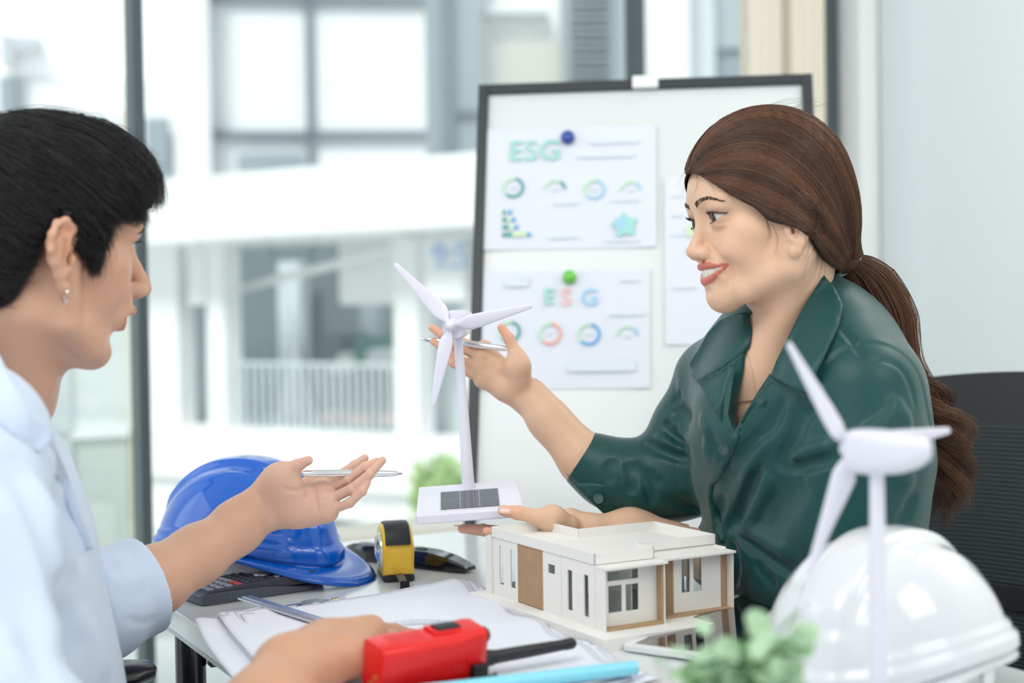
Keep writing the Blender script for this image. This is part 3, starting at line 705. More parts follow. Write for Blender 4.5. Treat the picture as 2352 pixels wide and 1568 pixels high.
# ---------------------------------------------------------------- wind turbine models
M_tw = mat('turbine_white', (0.78, 0.78, 0.88), 0.32, coat=0.3)
def turbine(label, M, angles, yaw_nac=0.0, scale=1.0, hub_tilt=0.0):
    t = thing('wind_turbine_model', label, 'model'); t.matrix_world = M @ Matrix.Scale(scale, 4)
    # base wedge with chamfered sides
    w, d = 0.058, 0.080; zf, zb = 0.0095, 0.030
    V = [(-w, 0, 0), (w, 0, 0), (w, d, 0), (-w, d, 0), (-w, 0, zf), (w, 0, zf), (w - 0.003, d - 0.004, zb), (-w + 0.003, d - 0.004, zb)]
    MB().add(V, [(0, 3, 2, 1), (0, 1, 5, 4), (1, 2, 6, 5), (2, 3, 7, 6), (3, 0, 4, 7), (4, 5, 6, 7)]).build('base', M_tw, t, bevel=0.0015)
    sl = math.atan2(zb - zf, d)
    PM = TR((0, 0, zf)) @ Matrix.Rotation(sl, 4, 'X')
    MB().span((-0.032, 0.008, 0.0), (0.033, 0.058, 0.0012), PM).build('panel_rim', M_chrome, t, bevel=0.0004)
    sp = MB().span((-0.031, 0.009, 0.0012), (0.032, 0.057, 0.0016), PM).build('solar_panel', mat('solar_cell', (0.03, 0.035, 0.05), 0.06, coat=1.0), t)
    mb = MB()
    for x in (-0.010, 0.011): mb.span((x - 0.0003, 0.009, 0.0016), (x + 0.0003, 0.057, 0.0018), PM)
    mb.span((-0.031, 0.033, 0.0016), (0.032, 0.0334, 0.0018), PM).build('cell_lines', M_steel, sp)
    ty = 0.064; zt = zf + (zb - zf) * 0.83; top = zt + 0.168
    MB().lathe([(0.0005, zt - 0.004), (0.0085, zt - 0.002), (0.0072, zt + 0.004), (0.0068, zt + 0.006), (0.0048, top), (0.0005, top)], 24, TR((0, ty, 0))).build('tower', M_tw, t, smooth=True, sharp=0.7)
    # nacelle: rounded box tapering to the back, axis -y is the rotor side
    NM = TR((0, ty, top)) @ RZ(yaw_nac) @ Matrix.Rotation(hub_tilt, 4, 'X')
    nac = bpy.data.objects.new('nacelle', None); bpy.data.objects.remove(nac)
    R = []; n = 32
    for y, rx, rz, zc in ((-0.0200, 0.0100, 0.0125, 0.014), (-0.0195, 0.0118, 0.0145, 0.014), (-0.014, 0.0128, 0.0155, 0.014), (0.0, 0.0128, 0.0155, 0.0145), (0.02, 0.0120, 0.0140, 0.0155), (0.036, 0.0098, 0.0105, 0.0170), (0.046, 0.0065, 0.0068, 0.019), (0.049, 0.003, 0.003, 0.0195)):
        R.append([(rx * np.sign(math.cos(a)) * abs(math.cos(a)) ** 0.55, y, zc + rz * np.sign(math.sin(a)) * abs(math.sin(a)) ** 0.55) for a in [2 * PI * k / n for k in range(n)]])
    MB().rings([r[::-1] for r in R]).build('nacelle', M_tw, t, smooth=True, sharp=0.9).matrix_local = NM
    rot = MB(); zc = 0.014; hy = -0.0265
    rot.lathe([(0.0005, -0.020), (0.0085, -0.020), (0.0085, -0.0222), (0.0068, -0.0225), (0.0062, -0.024)], 28, NM @ TR((0, 0, zc)), axis='y')
    hub = MB().lathe([(0.0062, -0.0225), (0.0066, -0.026), (0.0064, -0.029), (0.0055, -0.032), (0.0038, -0.0345), (0.0015, -0.0358), (0.0002, -0.036)], 28, NM @ TR((0, 0, zc)), axis='y')
    rot.build('rotor_collar', M_tw, t, smooth=True, sharp=0.6); hub.build('hub', M_tw, t, smooth=True)
    prof = [(0.003, 0.0026, 0.0026, 0.25), (0.008, 0.0034, 0.0024, 0.35), (0.013, 0.0068, 0.0021, 0.40), (0.020, 0.0088, 0.0019, 0.32), (0.032, 0.0080, 0.0016, 0.24), (0.050, 0.0062, 0.0013, 0.17), (0.068, 0.0046, 0.0011, 0.12), (0.084, 0.0032, 0.0009, 0.10), (0.0905, 0.0026, 0.0008, 0.10), (0.0925, 0.0010, 0.0004, 0.1)]
    for ang in angles:
        R = []
        for r, ch, th, tw in prof:
            ring = []
            for k in range(14):
                w = 2 * PI * k / 14; x = ch * math.cos(w) + (ch * 0.35 if r > 0.01 else 0) * 0.6; y = th * math.sin(w)
                ring.append((x * math.cos(tw) - y * math.sin(tw), x * math.sin(tw) + y * math.cos(tw), r))
            R.append(ring)
        BMt = NM @ TR((0, hy, zc)) @ Matrix.Rotation(PI / 2 - ang, 4, 'Y')
        MB().rings(R).build('blade', M_tw, t, smooth=True).matrix_local = BMt
    return t
R_ = math.radians
q = P(1081, 1196, 1.735)
Mw = TR(q) @ RZ(R_(2)) @ Matrix.Rotation(R_(-3.1), 4, 'Y') @ Matrix.Rotation(R_(1.0), 4, 'X')
turbine('white desktop wind turbine model held up by the woman', Mw, [R_(130), R_(10), R_(253)], R_(-14), 1.132)
q = T(2020, 690 + 0.35 / 1.10 * 3300)
turbine('white wind turbine model standing nearest in front of the white helmet', TR((q[0], q[1] - 0.072, TZ)), [R_(55), R_(-65), R_(175)], R_(-153), 1.13)

# ---------------------------------------------------------------- cardboard house model
HY = 0.508; HN = (0.0835, 1.497); SL = 0.0132
M_card = mat('white_card', (0.86, 0.85, 0.81), 0.75); M_cardin = mat('inner_card', (0.80, 0.785, 0.74), 0.8)
M_corr = mat('corrugated_brown', (0.42, 0.27, 0.16), 0.8, noise=(60, (0.5, 0.34, 0.21), 3)); M_acet = M_glass
hs = thing('house_model', 'white card model of a flat roofed house with brown corrugated strips', 'model', (HN[0], HN[1], TZ), HY)
Hi = (TR((HN[0], HN[1], TZ)) @ RZ(HY)).inverted(); Hc = np.array(Hi @ Vector(CAM))
def HL(px, py, ax, val):
    """house-local point where the pixel ray meets the plane local[ax]=val"""
    v = P(px, py, 1) - CAM; d = np.array((Hi.to_3x3() @ Vector(v))); tt = (val - Hc[ax]) / d[ax]; return Hc + d * tt
L_, aP, W_, qP, Zw, Zt = 0.237, 0.074, 0.172, 0.018, 0.0815, 0.0929
def holes_wall(mb, axis, pos, th, a0, a1, z0, z1, holes):
    """wall plate in the plane local[axis]=pos..pos+th with rectangular holes (a,b,z,z)"""
    xs = sorted({a0, a1, *[min(max(h[i], a0), a1) for h in holes for i in (0, 1)]}); zs = sorted({z0, z1, *[h[i] for h in holes for i in (2, 3)]})
    for i in range(len(xs) - 1):
        run = None
        for j in range(len(zs) - 1):
            cx, cz = (xs[i] + xs[i + 1]) / 2, (zs[j] + zs[j + 1]) / 2
            solid = not any(h[0] < cx < h[1] and h[2] < cz < h[3] for h in holes)
            if solid: run = [zs[j], zs[j + 1]] if run is None else [run[0], zs[j + 1]]
            if run and (not solid or j == len(zs) - 2):
                lo = [0, 0, run[0]]; hi = [0, 0, run[1]]; o = 1 - axis
                lo[axis], hi[axis] = pos, pos + th; lo[o], hi[o] = xs[i], xs[i + 1]; mb.span(lo, hi); run = None
    return mb
def rectpx(x0, y0, x1, y1, ax, val):
    p, q2 = HL(x0, y0, ax, val), HL(x1, y1, ax, val); m0 = HL((x0 + x1) / 2, y0, ax, val)[2]; m1 = HL((x0 + x1) / 2, y1, ax, val)[2]; o = 1 - ax
    return (min(p[o], q2[o]), max(p[o], q2[o]), min(m0, m1), max(m0, m1))
MB().span((-0.0195, -0.045, 0), (W_ + 0.03, L_ + 0.012, SL)).build('ground_slab', M_card, hs, bevel=0.0004)
wins = [rectpx(*w, 0, 0.0) for w in ((1146.5, 1254, 1157.4, 1342), (1172, 1264, 1183.8, 1350), (1258.3, 1296, 1274.4, 1317), (1303, 1309, 1315, 1401), (1340.5, 1320, 1352.6, 1416))]
co = rectpx(1188, 1250, 1248.3, 1396, 0, 0.0)
mb = MB(); holes_wall(mb, 0, 0.0, 0.0016, 0.0, co[0], SL, Zw, wins[2:])
mb.build('side_wall', M_card, hs)
mb = MB(); holes_wall(mb, 0, 0.0, 0.0016, co[1], L_, SL, Zw, wins[:2]); mb.build('side_wall', M_card, hs)
MB().span((0.002, co[0], SL), (0.0032, co[1], Zw)).build('backing_panel', M_corr, hs)
def corrug(name, base, run, axis, z0, z1, out, pitch=0.0030, r=0.0014):
    """row of upright corrugation ribs; base local xy start, run length along axis, out offset direction"""
    mb = MB(); n = max(1, int(round(run / pitch)))
    for i in range(n):
        p = [base[0], base[1]]; p[axis] += (i + 0.5) * run / n
        mb.tube([(p[0], p[1], z0), (p[0], p[1], z1)], r, 8)
    return mb.build(name, M_corr, hs, smooth=True, sharp=1.0)
corrug('corrugated_strip', (0.0012, co[0]), co[1] - co[0], 1, SL + 0.001, Zw - 0.0006, None, 0.0034, 0.0017)
for w in wins: MB().span((0.0018, w[0] - 0.001, w[2] - 0.001), (0.0021, w[1] + 0.001, w[3] + 0.001)).build('pane', M_acet, hs)
for v in (0.0, rectpx(1289, 1300, 1291, 1400, 0, 0)[0], L_ - 0.0135): MB().span((-0.0006, v, SL), (0.0, v + 0.0006, Zw)).build('seam_strip', M_cardin, hs)
MB().span((-0.003, L_ - 0.011, SL), (0.0, L_ + 0.002, Zw - 0.001)).build('corner_pilaster', M_card, hs, bevel=0.0003)
# body walls, partitions, roof deck; unseen rear openings added to let light inside
holes_wall(MB(), 1, L_ - 0.0016, 0.0016, 0.0016, 0.0734, SL, Zw, [(0.012, 0.060, 0.022, 0.068)]).build('back_wall', M_card, hs)
holes_wall(MB(), 0, 0.0718, 0.0016, 0.152, L_, SL, Zw, [(0.162, 0.225, 0.016, 0.070)]).build('rear_side_wall', M_card, hs)
holes_wall(MB(), 1, 0.1504, 0.0016, 0.0734, W_ + 0.008, SL, Zw, [(0.085, 0.12, 0.016, 0.070), (0.13, 0.168, 0.016, 0.070)]).build('back_wall', M_card, hs)
holes_wall(MB(), 0, W_ + 0.0064, 0.0016, 0.012, 0.1504, SL, Zw, [(0.03, 0.075, 0.016, 0.070), (0.085, 0.14, 0.016, 0.070)]).build('end_wall', M_card, hs)
for lo, hi in (((0.0016, 0.10, SL), (0.05, 0.1012, Zw)), ((0.045, 0.0, SL), (0.0462, 0.07, Zw)), ((0.074, 0.05, SL), (0.15, 0.0512, Zw)), ((0.0016, 0.17, SL), (0.04, 0.1712, Zw))):
    MB().span(lo, hi).build('partition', M_cardin, hs)
poly = [(0.0, 0.0), (aP, 0.0), (aP, 0.0317), (0.1809, 0.0317), (0.1809, 0.152), (0.0734, 0.152), (0.0734, 0.226), (0.0, 0.226)]
MB().prism(poly, Zw - 0.001, Zw + 0.0008).build('roof_deck', M_card, hs)
e = 0.0016
pp = [(-e, -e), (aP + 0.0, -e), (aP, 0.0317), (0.1809, 0.0317), (0.1809, 0.152), (0.0734, 0.152), (0.0734, 0.226), (-e, 0.226)]
for i in range(8):
    p, q2 = np.array(pp[i]), np.array(pp[(i + 1) % 8]); d = (q2 - p) / np.linalg.norm(q2 - p); n_ = np.array([-d[1], d[0]]) * 0.0016
    a, b = p, q2 + (0 if i else 0); poly4 = [tuple(a), tuple(b), tuple(b + n_), tuple(a + n_)]
    MB().prism(poly4, Zw - 0.0004, Zt).build('parapet', M_card, hs, bevel=0.0002)
# porch: frame proud of the wall with window plate inside
zc = 0.0775
MB().span((-0.0005, -qP - 0.004, zc), (aP + 0.004, 0.002, zc + 0.0028)).build('canopy', M_card, hs, bevel=0.0003)
MB().span((0.0, -qP, SL), (0.0016, 0.0, zc)).build('porch_side', M_card, hs)
MB().span((aP + 0.0006, -qP, SL), (aP + 0.0022, 0.031, zc)).build('porch_side', M_card, hs)
MB().span((0.0016, -qP, SL), (aP, -0.001, SL + 0.0028)).build('porch_floor', M_corr, hs)
vw = -qP + 0.011
pw = [rectpx(*w, 1, vw) for w in ((1395, 1309, 1466, 1331), (1397, 1344, 1429, 1406), (1437, 1340, 1467, 1401))]
mb = MB(); holes_wall(mb, 1, vw, 0.0014, 0.0016, aP - 0.0004, SL + 0.0028, zc, pw); mb.build('porch_front', M_card, hs)
for w in pw: MB().span((w[0] - 0.001, vw + 0.0018, w[2] - 0.001), (w[1] + 0.001, vw + 0.0021, w[3] + 0.001)).build('pane', M_acet, hs)
corrug('corrugated_strip', (aP - 0.0006, -qP + 0.0008), 0.0102, 1, SL + 0.0028, zc, None, 0.0021, 0.0011)
# wing front
zw2 = 0.0765
MB().span((aP + 0.0022, -0.004, zw2), (W_ + 0.010, 0.0317, zw2 + 0.0026)).build('canopy', M_card, hs, bevel=0.0003)
MB().span((aP + 0.0022, 0.0317, zw2), (W_ + 0.0085, 0.0333, Zw + 0.001)).build('fascia', M_card, hs)
MB().span((W_ + 0.0068, -0.001, SL), (W_ + 0.0085, 0.03, zw2)).build('wing_side', M_card, hs)
MB().span((aP + 0.0022, -0.001, SL), (W_ + 0.0068, 0.012, SL + 0.0028)).build('wing_floor', M_corr, hs)
vw = 0.010
pw = [rectpx(*w, 1, vw) for w in ((1565, 1272, 1585, 1360), (1592, 1269, 1612, 1357))]
mb = MB(); holes_wall(mb, 1, vw, 0.0014, aP + 0.033, W_ - 0.001, SL + 0.0028, zw2, pw); mb.build('wing_front', M_card, hs)
for w in pw: MB().span((w[0] - 0.001, vw + 0.0018, w[2] - 0.001), (w[1] + 0.001, vw + 0.0021, w[3] + 0.001)).build('pane', M_acet, hs)
corrug('corrugated_strip', (aP + 0.0026, vw), 0.030, 0, SL + 0.0028, zw2, None, 0.003, 0.0014)
corrug('corrugated_strip', (W_ - 0.001, vw), 0.0078, 0, SL + 0.0028, zw2, None, 0.0022, 0.0012)

# ---------------------------------------------------------------- papers, tools
A_, B_, C_ = T(503, 1436)[:2], T(1048, 1352)[:2], T(1452, 1568)[:2]
uA = (B_ - A_); vA = (C_ - B_)
def paper(label, dz, inset, seed, group=None, curl=1.0):
    t = thing('drawing_sheet', label, 'paper', (A_[0], A_[1], TZ), group=group)
    rs = np.random.default_rng(seed); nx, ny = 44, 60; V = []; Fc = []
    du = rs.uniform(-0.006, 0.006, 2) * inset
    for j in range(ny + 1):
        for i in range(nx + 1):
            u, v = i / nx, j / ny
            x, y = uA * u + vA * v + du
            z = 0.0008 + dz
            z += curl * 0.010 * math.exp(-((u) / 0.10) ** 2) * math.exp(-((v) / 0.12) ** 2) * (0.2 + inset * 0.2)            # curled left corner
            z += 0.0035 * math.exp(-((u - 0.16) / 0.06) ** 2) * max(0, 1 - v * 2) * (0.6 + 0.1 * inset)
            ed = math.exp(-((1 - u) / 0.07) ** 2); wv = math.sin(v * 26 + 0.6) * 0.5 + 0.5
            z += ed * 0.0045 * wv * (1 if v < 0.75 else 0.4)
            x += ed * 0.006 * (wv - 0.5); y += ed * 0.002 * wv
            z += 0.0012 * max(0, math.sin(u * 7 + v * 3 + seed)) * (0.3)
            if v < 0.05: z += 0.002 * max(0, math.sin(u * 9)) * (1 - v / 0.05)
            V.append((x, y, z))
    for j in range(ny):
        for i in range(nx): k = j * (nx + 1) + i; Fc.append((k, k + 1, k + nx + 2, k + nx + 1))
    o = mesh_obj('sheet', V, Fc, M_paper, t); sd = o.modifiers.new('s', 'SOLIDIFY'); sd.thickness = 0.0004; sd.offset = 1
    return t, o
for k in range(6): paper('thin white sheet lying under the top sheet of the loose stack', k * 0.0011, 5 - k * 0.6, 3 + k, 'white sheets stacked under the drawing sheet', 1.0)
tp, _o = paper('large white drawing sheet on top of the stack under the man\'s resting hand', 6 * 0.0011 + 0.0004, 0.3, 20)
PT = TZ + 0.0085     # level of the paper top
M_pen = mat('faint_pencil', (0.7, 0.74, 0.8), 0.6)

# steel ruler
a, b = T(560, 1374, TZ + 0.012), T(772, 1441, PT + 0.001); d = b - a; ln = 0.31
t = thing('steel_ruler', 'narrow silver metal ruler lying across the compass and paper stack', 'ruler', a, math.atan2(d[1], d[0]))
pit = math.atan2(b[2] - a[2], np.linalg.norm(d[:2])); t.matrix_world = TR(a) @ RZ(math.atan2(d[1], d[0])) @ Matrix.Rotation(-pit, 4, 'Y')
MB().prism([(0, -0.0085), (ln, -0.0085), (ln, 0.0085), (0, 0.0085)], 0, 0.0022).build('blade', M_steel, t, bevel=0.0004)
MB().span((0.001, -0.003, 0.0022), (ln, 0.0085, 0.0032)).build('raised_edge', M_steel, t, bevel=0.0004)
mb = MB()
for k in range(1, 60): h = 0.0045 if k % 10 == 0 else (0.0034 if k % 5 == 0 else 0.0022); mb.span((k * 0.005 - 0.0001, 0.0083 - h, 0.0032), (k * 0.005 + 0.0001, 0.0083, 0.0033))
mb.build('scale_marks', mat('mark_grey', (0.2, 0.22, 0.24), 0.5), t)
# compass
a, b = T(542, 1414, TZ + 0.005), T(738, 1384, TZ + 0.005); d = b - a; L = np.linalg.norm(d[:2])
t = thing('drawing_compass', 'silver drawing compass with ribbed knob partly under the ruler', 'compass', a, math.atan2(d[1], d[0]))
for s in (-1, 1):
    MB().rings([[(x, s * (0.0025 + x * 0.03) + dy, z) for dy, z in ((-w, -w2), (w, -w2), (w, w2), (-w, w2))] for x, w, w2 in ((0.0, 0.0006, 0.0006), (0.02, 0.0016, 0.0015), (L * 0.7, 0.0026, 0.002), (L * 0.95, 0.0028, 0.0022))]).build('leg', M_chrome, t, bevel=0.0004)
    MB().tube([(-0.012, s * 0.0015, -0.002), (0.004, s * 0.0024, 0)], [0.0002, 0.0008], 8).build('point', M_chrome, t)
M_gun = mat('gunmetal', (0.28, 0.32, 0.35), 0.3, metal=0.7)
MB().rings([[(x, w * math.cos(q), h * math.sin(q)) for q in [2 * PI * k / 12 + PI / 12 for k in range(12)]] for x, w, h in ((L * 0.78, 0.008, 0.0045), (L * 0.80, 0.0085, 0.0055), (L * 0.97, 0.0085, 0.0055), (L, 0.006, 0.004), (L + 0.01, 0.0028, 0.0028))]).build('hinge_head', M_gun, t, smooth=True, sharp=0.6)
MB().lathe([(0.0025, L + 0.008), (0.0025, L + 0.014)] + [(0.0042 if k % 2 else 0.0034, L + 0.014 + k * 0.0011) for k in range(8)] + [(0.001, L + 0.0235)], 20, axis='x').build('knob', mat('brass_knob', (0.5, 0.46, 0.32), 0.35, metal=0.8), t, smooth=True, sharp=0.4)
# protractor
c = T(962, 1449, PT + 0.001); t = thing('protractor', 'clear half round protractor with degree marks on the drawing sheet', 'protractor', c, -0.95)
M_clear = bpy.data.materials.new('clear_acrylic'); M_clear.use_nodes = True
_n = M_clear.node_tree; _b = _n.nodes['Principled BSDF']; _b.inputs['Base Color'].default_value = (0.8, 0.86, 0.9, 1); _b.inputs['Alpha'].default_value = 0.30; _b.inputs['Roughness'].default_value = 0.08
r0, r1 = 0.036, 0.051; R = []
for k in range(49):
    w = PI * k / 48; R.append([(r0 * math.cos(w), r0 * math.sin(w), 0), (r1 * math.cos(w), r1 * math.sin(w), 0), (r1 * math.cos(w), r1 * math.sin(w), 0.0015), (r0 * math.cos(w), r0 * math.sin(w), 0.0015)])
MB().rings(R).build('arc_band', M_clear, t); MB().span((-r1, -0.012, 0), (r1, 0.0, 0.0015)).build('base_bar', M_clear, t)
mb = MB(); M_mark = mat('protractor_marks', (0.1, 0.13, 0.2), 0.6)
for k in range(0, 181, 2):
    w = math.radians(k); h = 0.005 if k % 10 == 0 else 0.003; c_, s_ = math.cos(w), math.sin(w)
    mb.add([((r1 - h) * c_ + 0.0001 * s_, (r1 - h) * s_ - 0.0001 * c_, 0.0016), (r1 * c_ + 0.0001 * s_, r1 * s_ - 0.0001 * c_, 0.0016), (r1 * c_ - 0.0001 * s_, r1 * s_ + 0.0001 * c_, 0.0016), ((r1 - h) * c_ - 0.0001 * s_, (r1 - h) * s_ + 0.0001 * c_, 0.0016)], [(0, 1, 2, 3)])
for rr in (r0 + 0.0008, r1 - 0.0003): mb.rings([[((rr) * math.cos(w), rr * math.sin(w), 0.0016), ((rr + 0.0003) * math.cos(w), (rr + 0.0003) * math.sin(w), 0.0016)] for w in np.linspace(0, PI, 49)], False, False)
mb.build('degree_marks', M_mark, t)
nums = [text_mesh('degree_number', str(k), 0.0042, M_mark, t, ((r0 + 0.0055) * math.cos(math.radians(k)), (r0 + 0.0055) * math.sin(math.radians(k)), 0.0016), (0, 0, math.radians(k) - PI / 2), extrude=0.00003, align='CENTER') for k in range(10, 180, 10)]
# calculator
f0, f1 = T(462, 1394), T(727, 1354); d = f1 - f0; ang = math.atan2(d[1], d[0])
t = thing('calculator', 'dark grey scientific calculator with small keys in front of the blue helmet', 'calculator', f0, ang); CL, CW = 0.158, 0.080
t.matrix_world = TR(f0) @ RZ(ang)
M_calc = mat('calculator_body', (0.085, 0.10, 0.13), 0.4); M_calc2 = mat('calculator_face', (0.05, 0.055, 0.075), 0.45)
def calc_ring(x, z0, z1, w0, w1): return [(x, w0, z0), (x, w1, z0), (x, w1, z1), (x, w0, z1)]
MB().rings([calc_ring(x, z0, z1, 0.0 + e, CW - e) for x, z0, z1, e in ((0.0, 0.003, 0.012, 0.006), (0.003, 0.001, 0.0135, 0.001), (0.02, 0.0, 0.014, 0), (0.09, 0.0, 0.0125, 0), (0.15, 0.001, 0.006, 0.0), (CL, 0.003, 0.005, 0.003))]).build('slide_cover', M_calc, t, bevel=0.0012)
MB().rings([calc_ring(x, z0, z1, 0.003, CW - 0.003) for x, z0, z1 in ((0.006, 0.010, 0.0145), (0.02, 0.010, 0.0165), (0.10, 0.0095, 0.0205), (CL - 0.002, 0.009, 0.0240), (CL + 0.001, 0.010, 0.0225))]).build('body', M_calc2, t, bevel=0.001)
zk = lambda x: 0.0165 + (x - 0.02) * (0.0240 - 0.0165) / (CL - 0.022)
KM = {'g': mat('key_grey', (0.33, 0.33, 0.38), 0.45), 'd': mat('key_dark', (0.06, 0.06, 0.08), 0.45), 'r': mat('key_red', (0.55, 0.09, 0.07), 0.45), 'm': mat('key_metal', (0.5, 0.5, 0.56), 0.3, metal=0.4)}
def key(x, y, w, l, c, h=0.0022): MB().box((x, y, zk(x) + h / 2 - 0.0006), (l, w, h)).build('key', KM[c], t, bevel=0.0006)
for i in range(4):
    for j in range(5): key(0.018 + i * 0.0125, 0.013 + j * 0.0135, 0.0105, 0.0078, 'r' if (i == 3 and j < 2) else 'g')
for i in range(3):
    for j in range(6): key(0.068 + i * 0.0095, 0.0115 + j * 0.0112, 0.0088, 0.0052, 'd')
for j in (0, 5): key(0.099, 0.012 + j * 0.0112, 0.008, 0.005, 'd'); key(0.108, 0.012 + j * 0.0112, 0.007, 0.006, 'm')
MB().lathe([(0.0005, 0), (0.0115, 0), (0.011, 0.002), (0.0085, 0.0027), (0.0005, 0.0024)], 28, TR((0.103, 0.040, zk(0.103) - 0.0004))).build('cursor_pad', KM['m'], t, smooth=True, sharp=0.7)
sc_ = MB().rings([calc_ring(x, zk(x) - 0.0005, zk(x) + 0.0003, 0.010, CW - 0.010) for x in (0.117, 0.137)]).build('screen', mat('lcd', (0.035, 0.045, 0.05), 0.08, coat=1.0), t)
MB().rings([calc_ring(x, zk(x) - 0.0004, zk(x) + 0.0002, 0.006, CW - 0.006) for x in (0.1375, 0.154)]).build('solar_strip', mat('solar_blue', (0.03, 0.08, 0.2), 0.1, coat=1.0), t)
MB().rings([calc_ring(x, zk(x) + 0.0002, zk(x) + 0.0004, 0.012, 0.04) for x in (0.1385, 0.1395)]).build('gold_line', mat('gold_print', (0.6, 0.42, 0.12), 0.4, metal=0.5), t)
MB().span((0.035, -0.0006, 0.003), (0.048, 0.0006, 0.011)).build('grip_ribs', M_calc, t, bevel=0.0004)
# tape measure
q = P(908, 1310, 1.885); t = thing('tape_measure', 'yellow and black tape measure standing upright with its tape end pulled out', 'tape measure', (q[0], q[1], TZ), -PI / 2 + 0.05)
t.matrix_world = TR((q[0], q[1], TZ)) @ RZ(-PI / 2 + 0.22)      # local +x is the tape mouth side
M_yel = mat('tape_yellow', (0.92, 0.56, 0.04), 0.35, coat=0.3); M_rub = mat('tape_rubber', (0.02, 0.022, 0.025), 0.4, bump=(300, 0.1, 0.0003))
def tp_prof(k=1.0, dx=0):   # side outline (x,z), clockwise from mouth bottom
    return [(0.034 * k, 0.004), (0.036 * k, 0.014), (0.035 * k, 0.030), (0.0325 * k, 0.050), (0.025 * k, 0.064), (0.010 * k, 0.0715), (-0.010 * k, 0.0715), (-0.026 * k, 0.063), (-0.035 * k, 0.048), (-0.037 * k, 0.028), (-0.036 * k, 0.008), (-0.030 * k, 0.001), (0.025 * k, 0.001)]
def slab(mb, prof, y0, y1, cz=0.036, rs=(1, 1)):
    R = []
    for y, s in ((y0, 0.90), (y0 + 0.002, 0.97), (y0 + 0.006, 1), (y1 - 0.006, 1), (y1 - 0.002, 0.97), (y1, 0.90)): R.append([(x * s, y, cz + (z - cz) * s) for x, z in prof])
    return mb.rings([r[::-1] for r in R])
slab(MB(), tp_prof(0.985), -0.0200, 0.0200).build('case', M_yel, t, smooth=True, sharp=0.8)
def strip(seq, w, k, name, m, lift=0.0012):
    R = []
    for x, z in seq:
        n = np.array([x, z - 0.036]); n /= np.linalg.norm(n)
        R.append([(x, -w, z), (x + n[0] * lift * 0.7, -w * 0.96, z + n[1] * lift * 0.7), (x + n[0] * lift, -w * 0.7, z + n[1] * lift), (x + n[0] * lift, w * 0.7, z + n[1] * lift), (x + n[0] * lift * 0.7, w * 0.96, z + n[1] * lift * 0.7), (x, w, z)])
    return MB().rings(R).build(name, m, t, smooth=True, sharp=0.8)
pc = cr(np.array(tp_prof()), 60)
strip(pc[14:44], 0.0165, 1, 'rubber_cover', M_rub, 0.0022)
strip(pc[4:14], 0.0165, 1, 'front_cover', M_yel, 0.0014)
strip(pc[0:4], 0.015, 1, 'mouth_guard', M_rub, 0.0025)
MB().span((-0.034, -0.0205, 0.0), (0.036, 0.0205, 0.0095)).build('bottom_guard', M_rub, t, bevel=0.003)
for s in (-1, 1):
    MB().lathe([(0.0005, 0.0196 * s), (0.024, 0.0196 * s), (0.0235, 0.0215 * s), (0.021, 0.0222 * s), (0.0005, 0.0222 * s)][::s], 32, TR((0, 0, 0.036)), axis='y').build('side_disc', M_chrome if s < 0 else M_yel, t, smooth=True, sharp=0.6)
MB().rings([[(x, -0.0222 - o2, 0.036 + z - 0.006), (x, -0.0222 - o2, 0.036 + z + 0.006), (x, -0.0236 - o2, 0.036 + z + 0.006), (x, -0.0236 - o2, 0.036 + z - 0.006)] for x, z, o2 in ((-0.02, 0.012, 0.0), (-0.005, 0.004, 0.003), (0.012, -0.003, 0.003), (0.024, -0.006, 0.0))]).build('belt_clip', M_chrome, t, bevel=0.0005)
tpm = mat('tape_blade', (0.12, 0.12, 0.11), 0.35)
MB().rings([[(x, -0.005, z), (x, 0, z - 0.0012), (x, 0.005, z), (x, 0, z - 0.0010)] for x, z in ((0.034, 0.0115), (0.055, 0.0095), (0.075, 0.0065), (0.086, 0.0045))]).build('tape_blade', tpm, t)
MB().span((0.085, -0.006, 0.0), (0.0865, 0.006, 0.011)).build('tape_hook', M_black, t, bevel=0.0005)
for z in (0.0155, 0.021): MB().span((0.0362, -0.0085, z - 0.001), (0.0382, -0.0065, z + 0.0015)).build('yellow_mark', M_yel, t)
# black boat shaped tool
a, b = T(792, 1278), T(1083, 1316); d = b - a; Lk = np.linalg.norm(d[:2])
t = thing('handheld_tool', 'long glossy black pointed tool with oval hole lying behind the tape measure', 'tool', a, math.atan2(d[1], d[0]))
M_gl = mat('gloss_black', (0.008, 0.009, 0.012), 0.12, coat=0.8); R = []
for s_, w, h in ((0, 0.0015, 0.012), (0.05, 0.009, 0.018), (0.12, 0.014, 0.023), (0.25, 0.0165, 0.0245), (0.5, 0.0172, 0.025), (0.72, 0.0165, 0.024), (0.86, 0.0145, 0.019), (0.95, 0.012, 0.013), (1.0, 0.009, 0.009)):
    x = s_ * Lk; zb = 0.006 * (1 - min(1, s_ * 6)) + 0.004 * max(0, (s_ - 0.9) * 10)
    R.append([(x, -w, zb), (x, w, zb), (x, w * 0.98, h * 0.8), (x, w * 0.82, h), (x, -w * 0.82, h), (x, -w * 0.98, h * 0.8)])
MB().rings(R).build('body', M_gl, t, smooth=True, sharp=0.5)
for cx in (0.40, 0.62): MB().lathe([(0.0003, 0.0), (0.0075, 0.0), (0.0075, 0.0009), (0.0065, 0.0012), (0.006, 0.0004), (0.0003, 0.0003)], 24, TR((cx * Lk, 0, 0.0245)) @ Matrix.Diagonal((1.5, 0.9, 1, 1))).build('oval_recess', M_black, t, smooth=True, sharp=0.5)
R = [[(x * Lk, -0.006, h), (x * Lk, 0.006, h), (x * Lk, 0.006, h + 0.0008), (x * Lk, -0.006, h + 0.0008)] for x, h in ((0.1, 0.0212), (0.22, 0.0245), (0.3, 0.0248))]
MB().rings(R).build('slide_strip', M_steel, t)
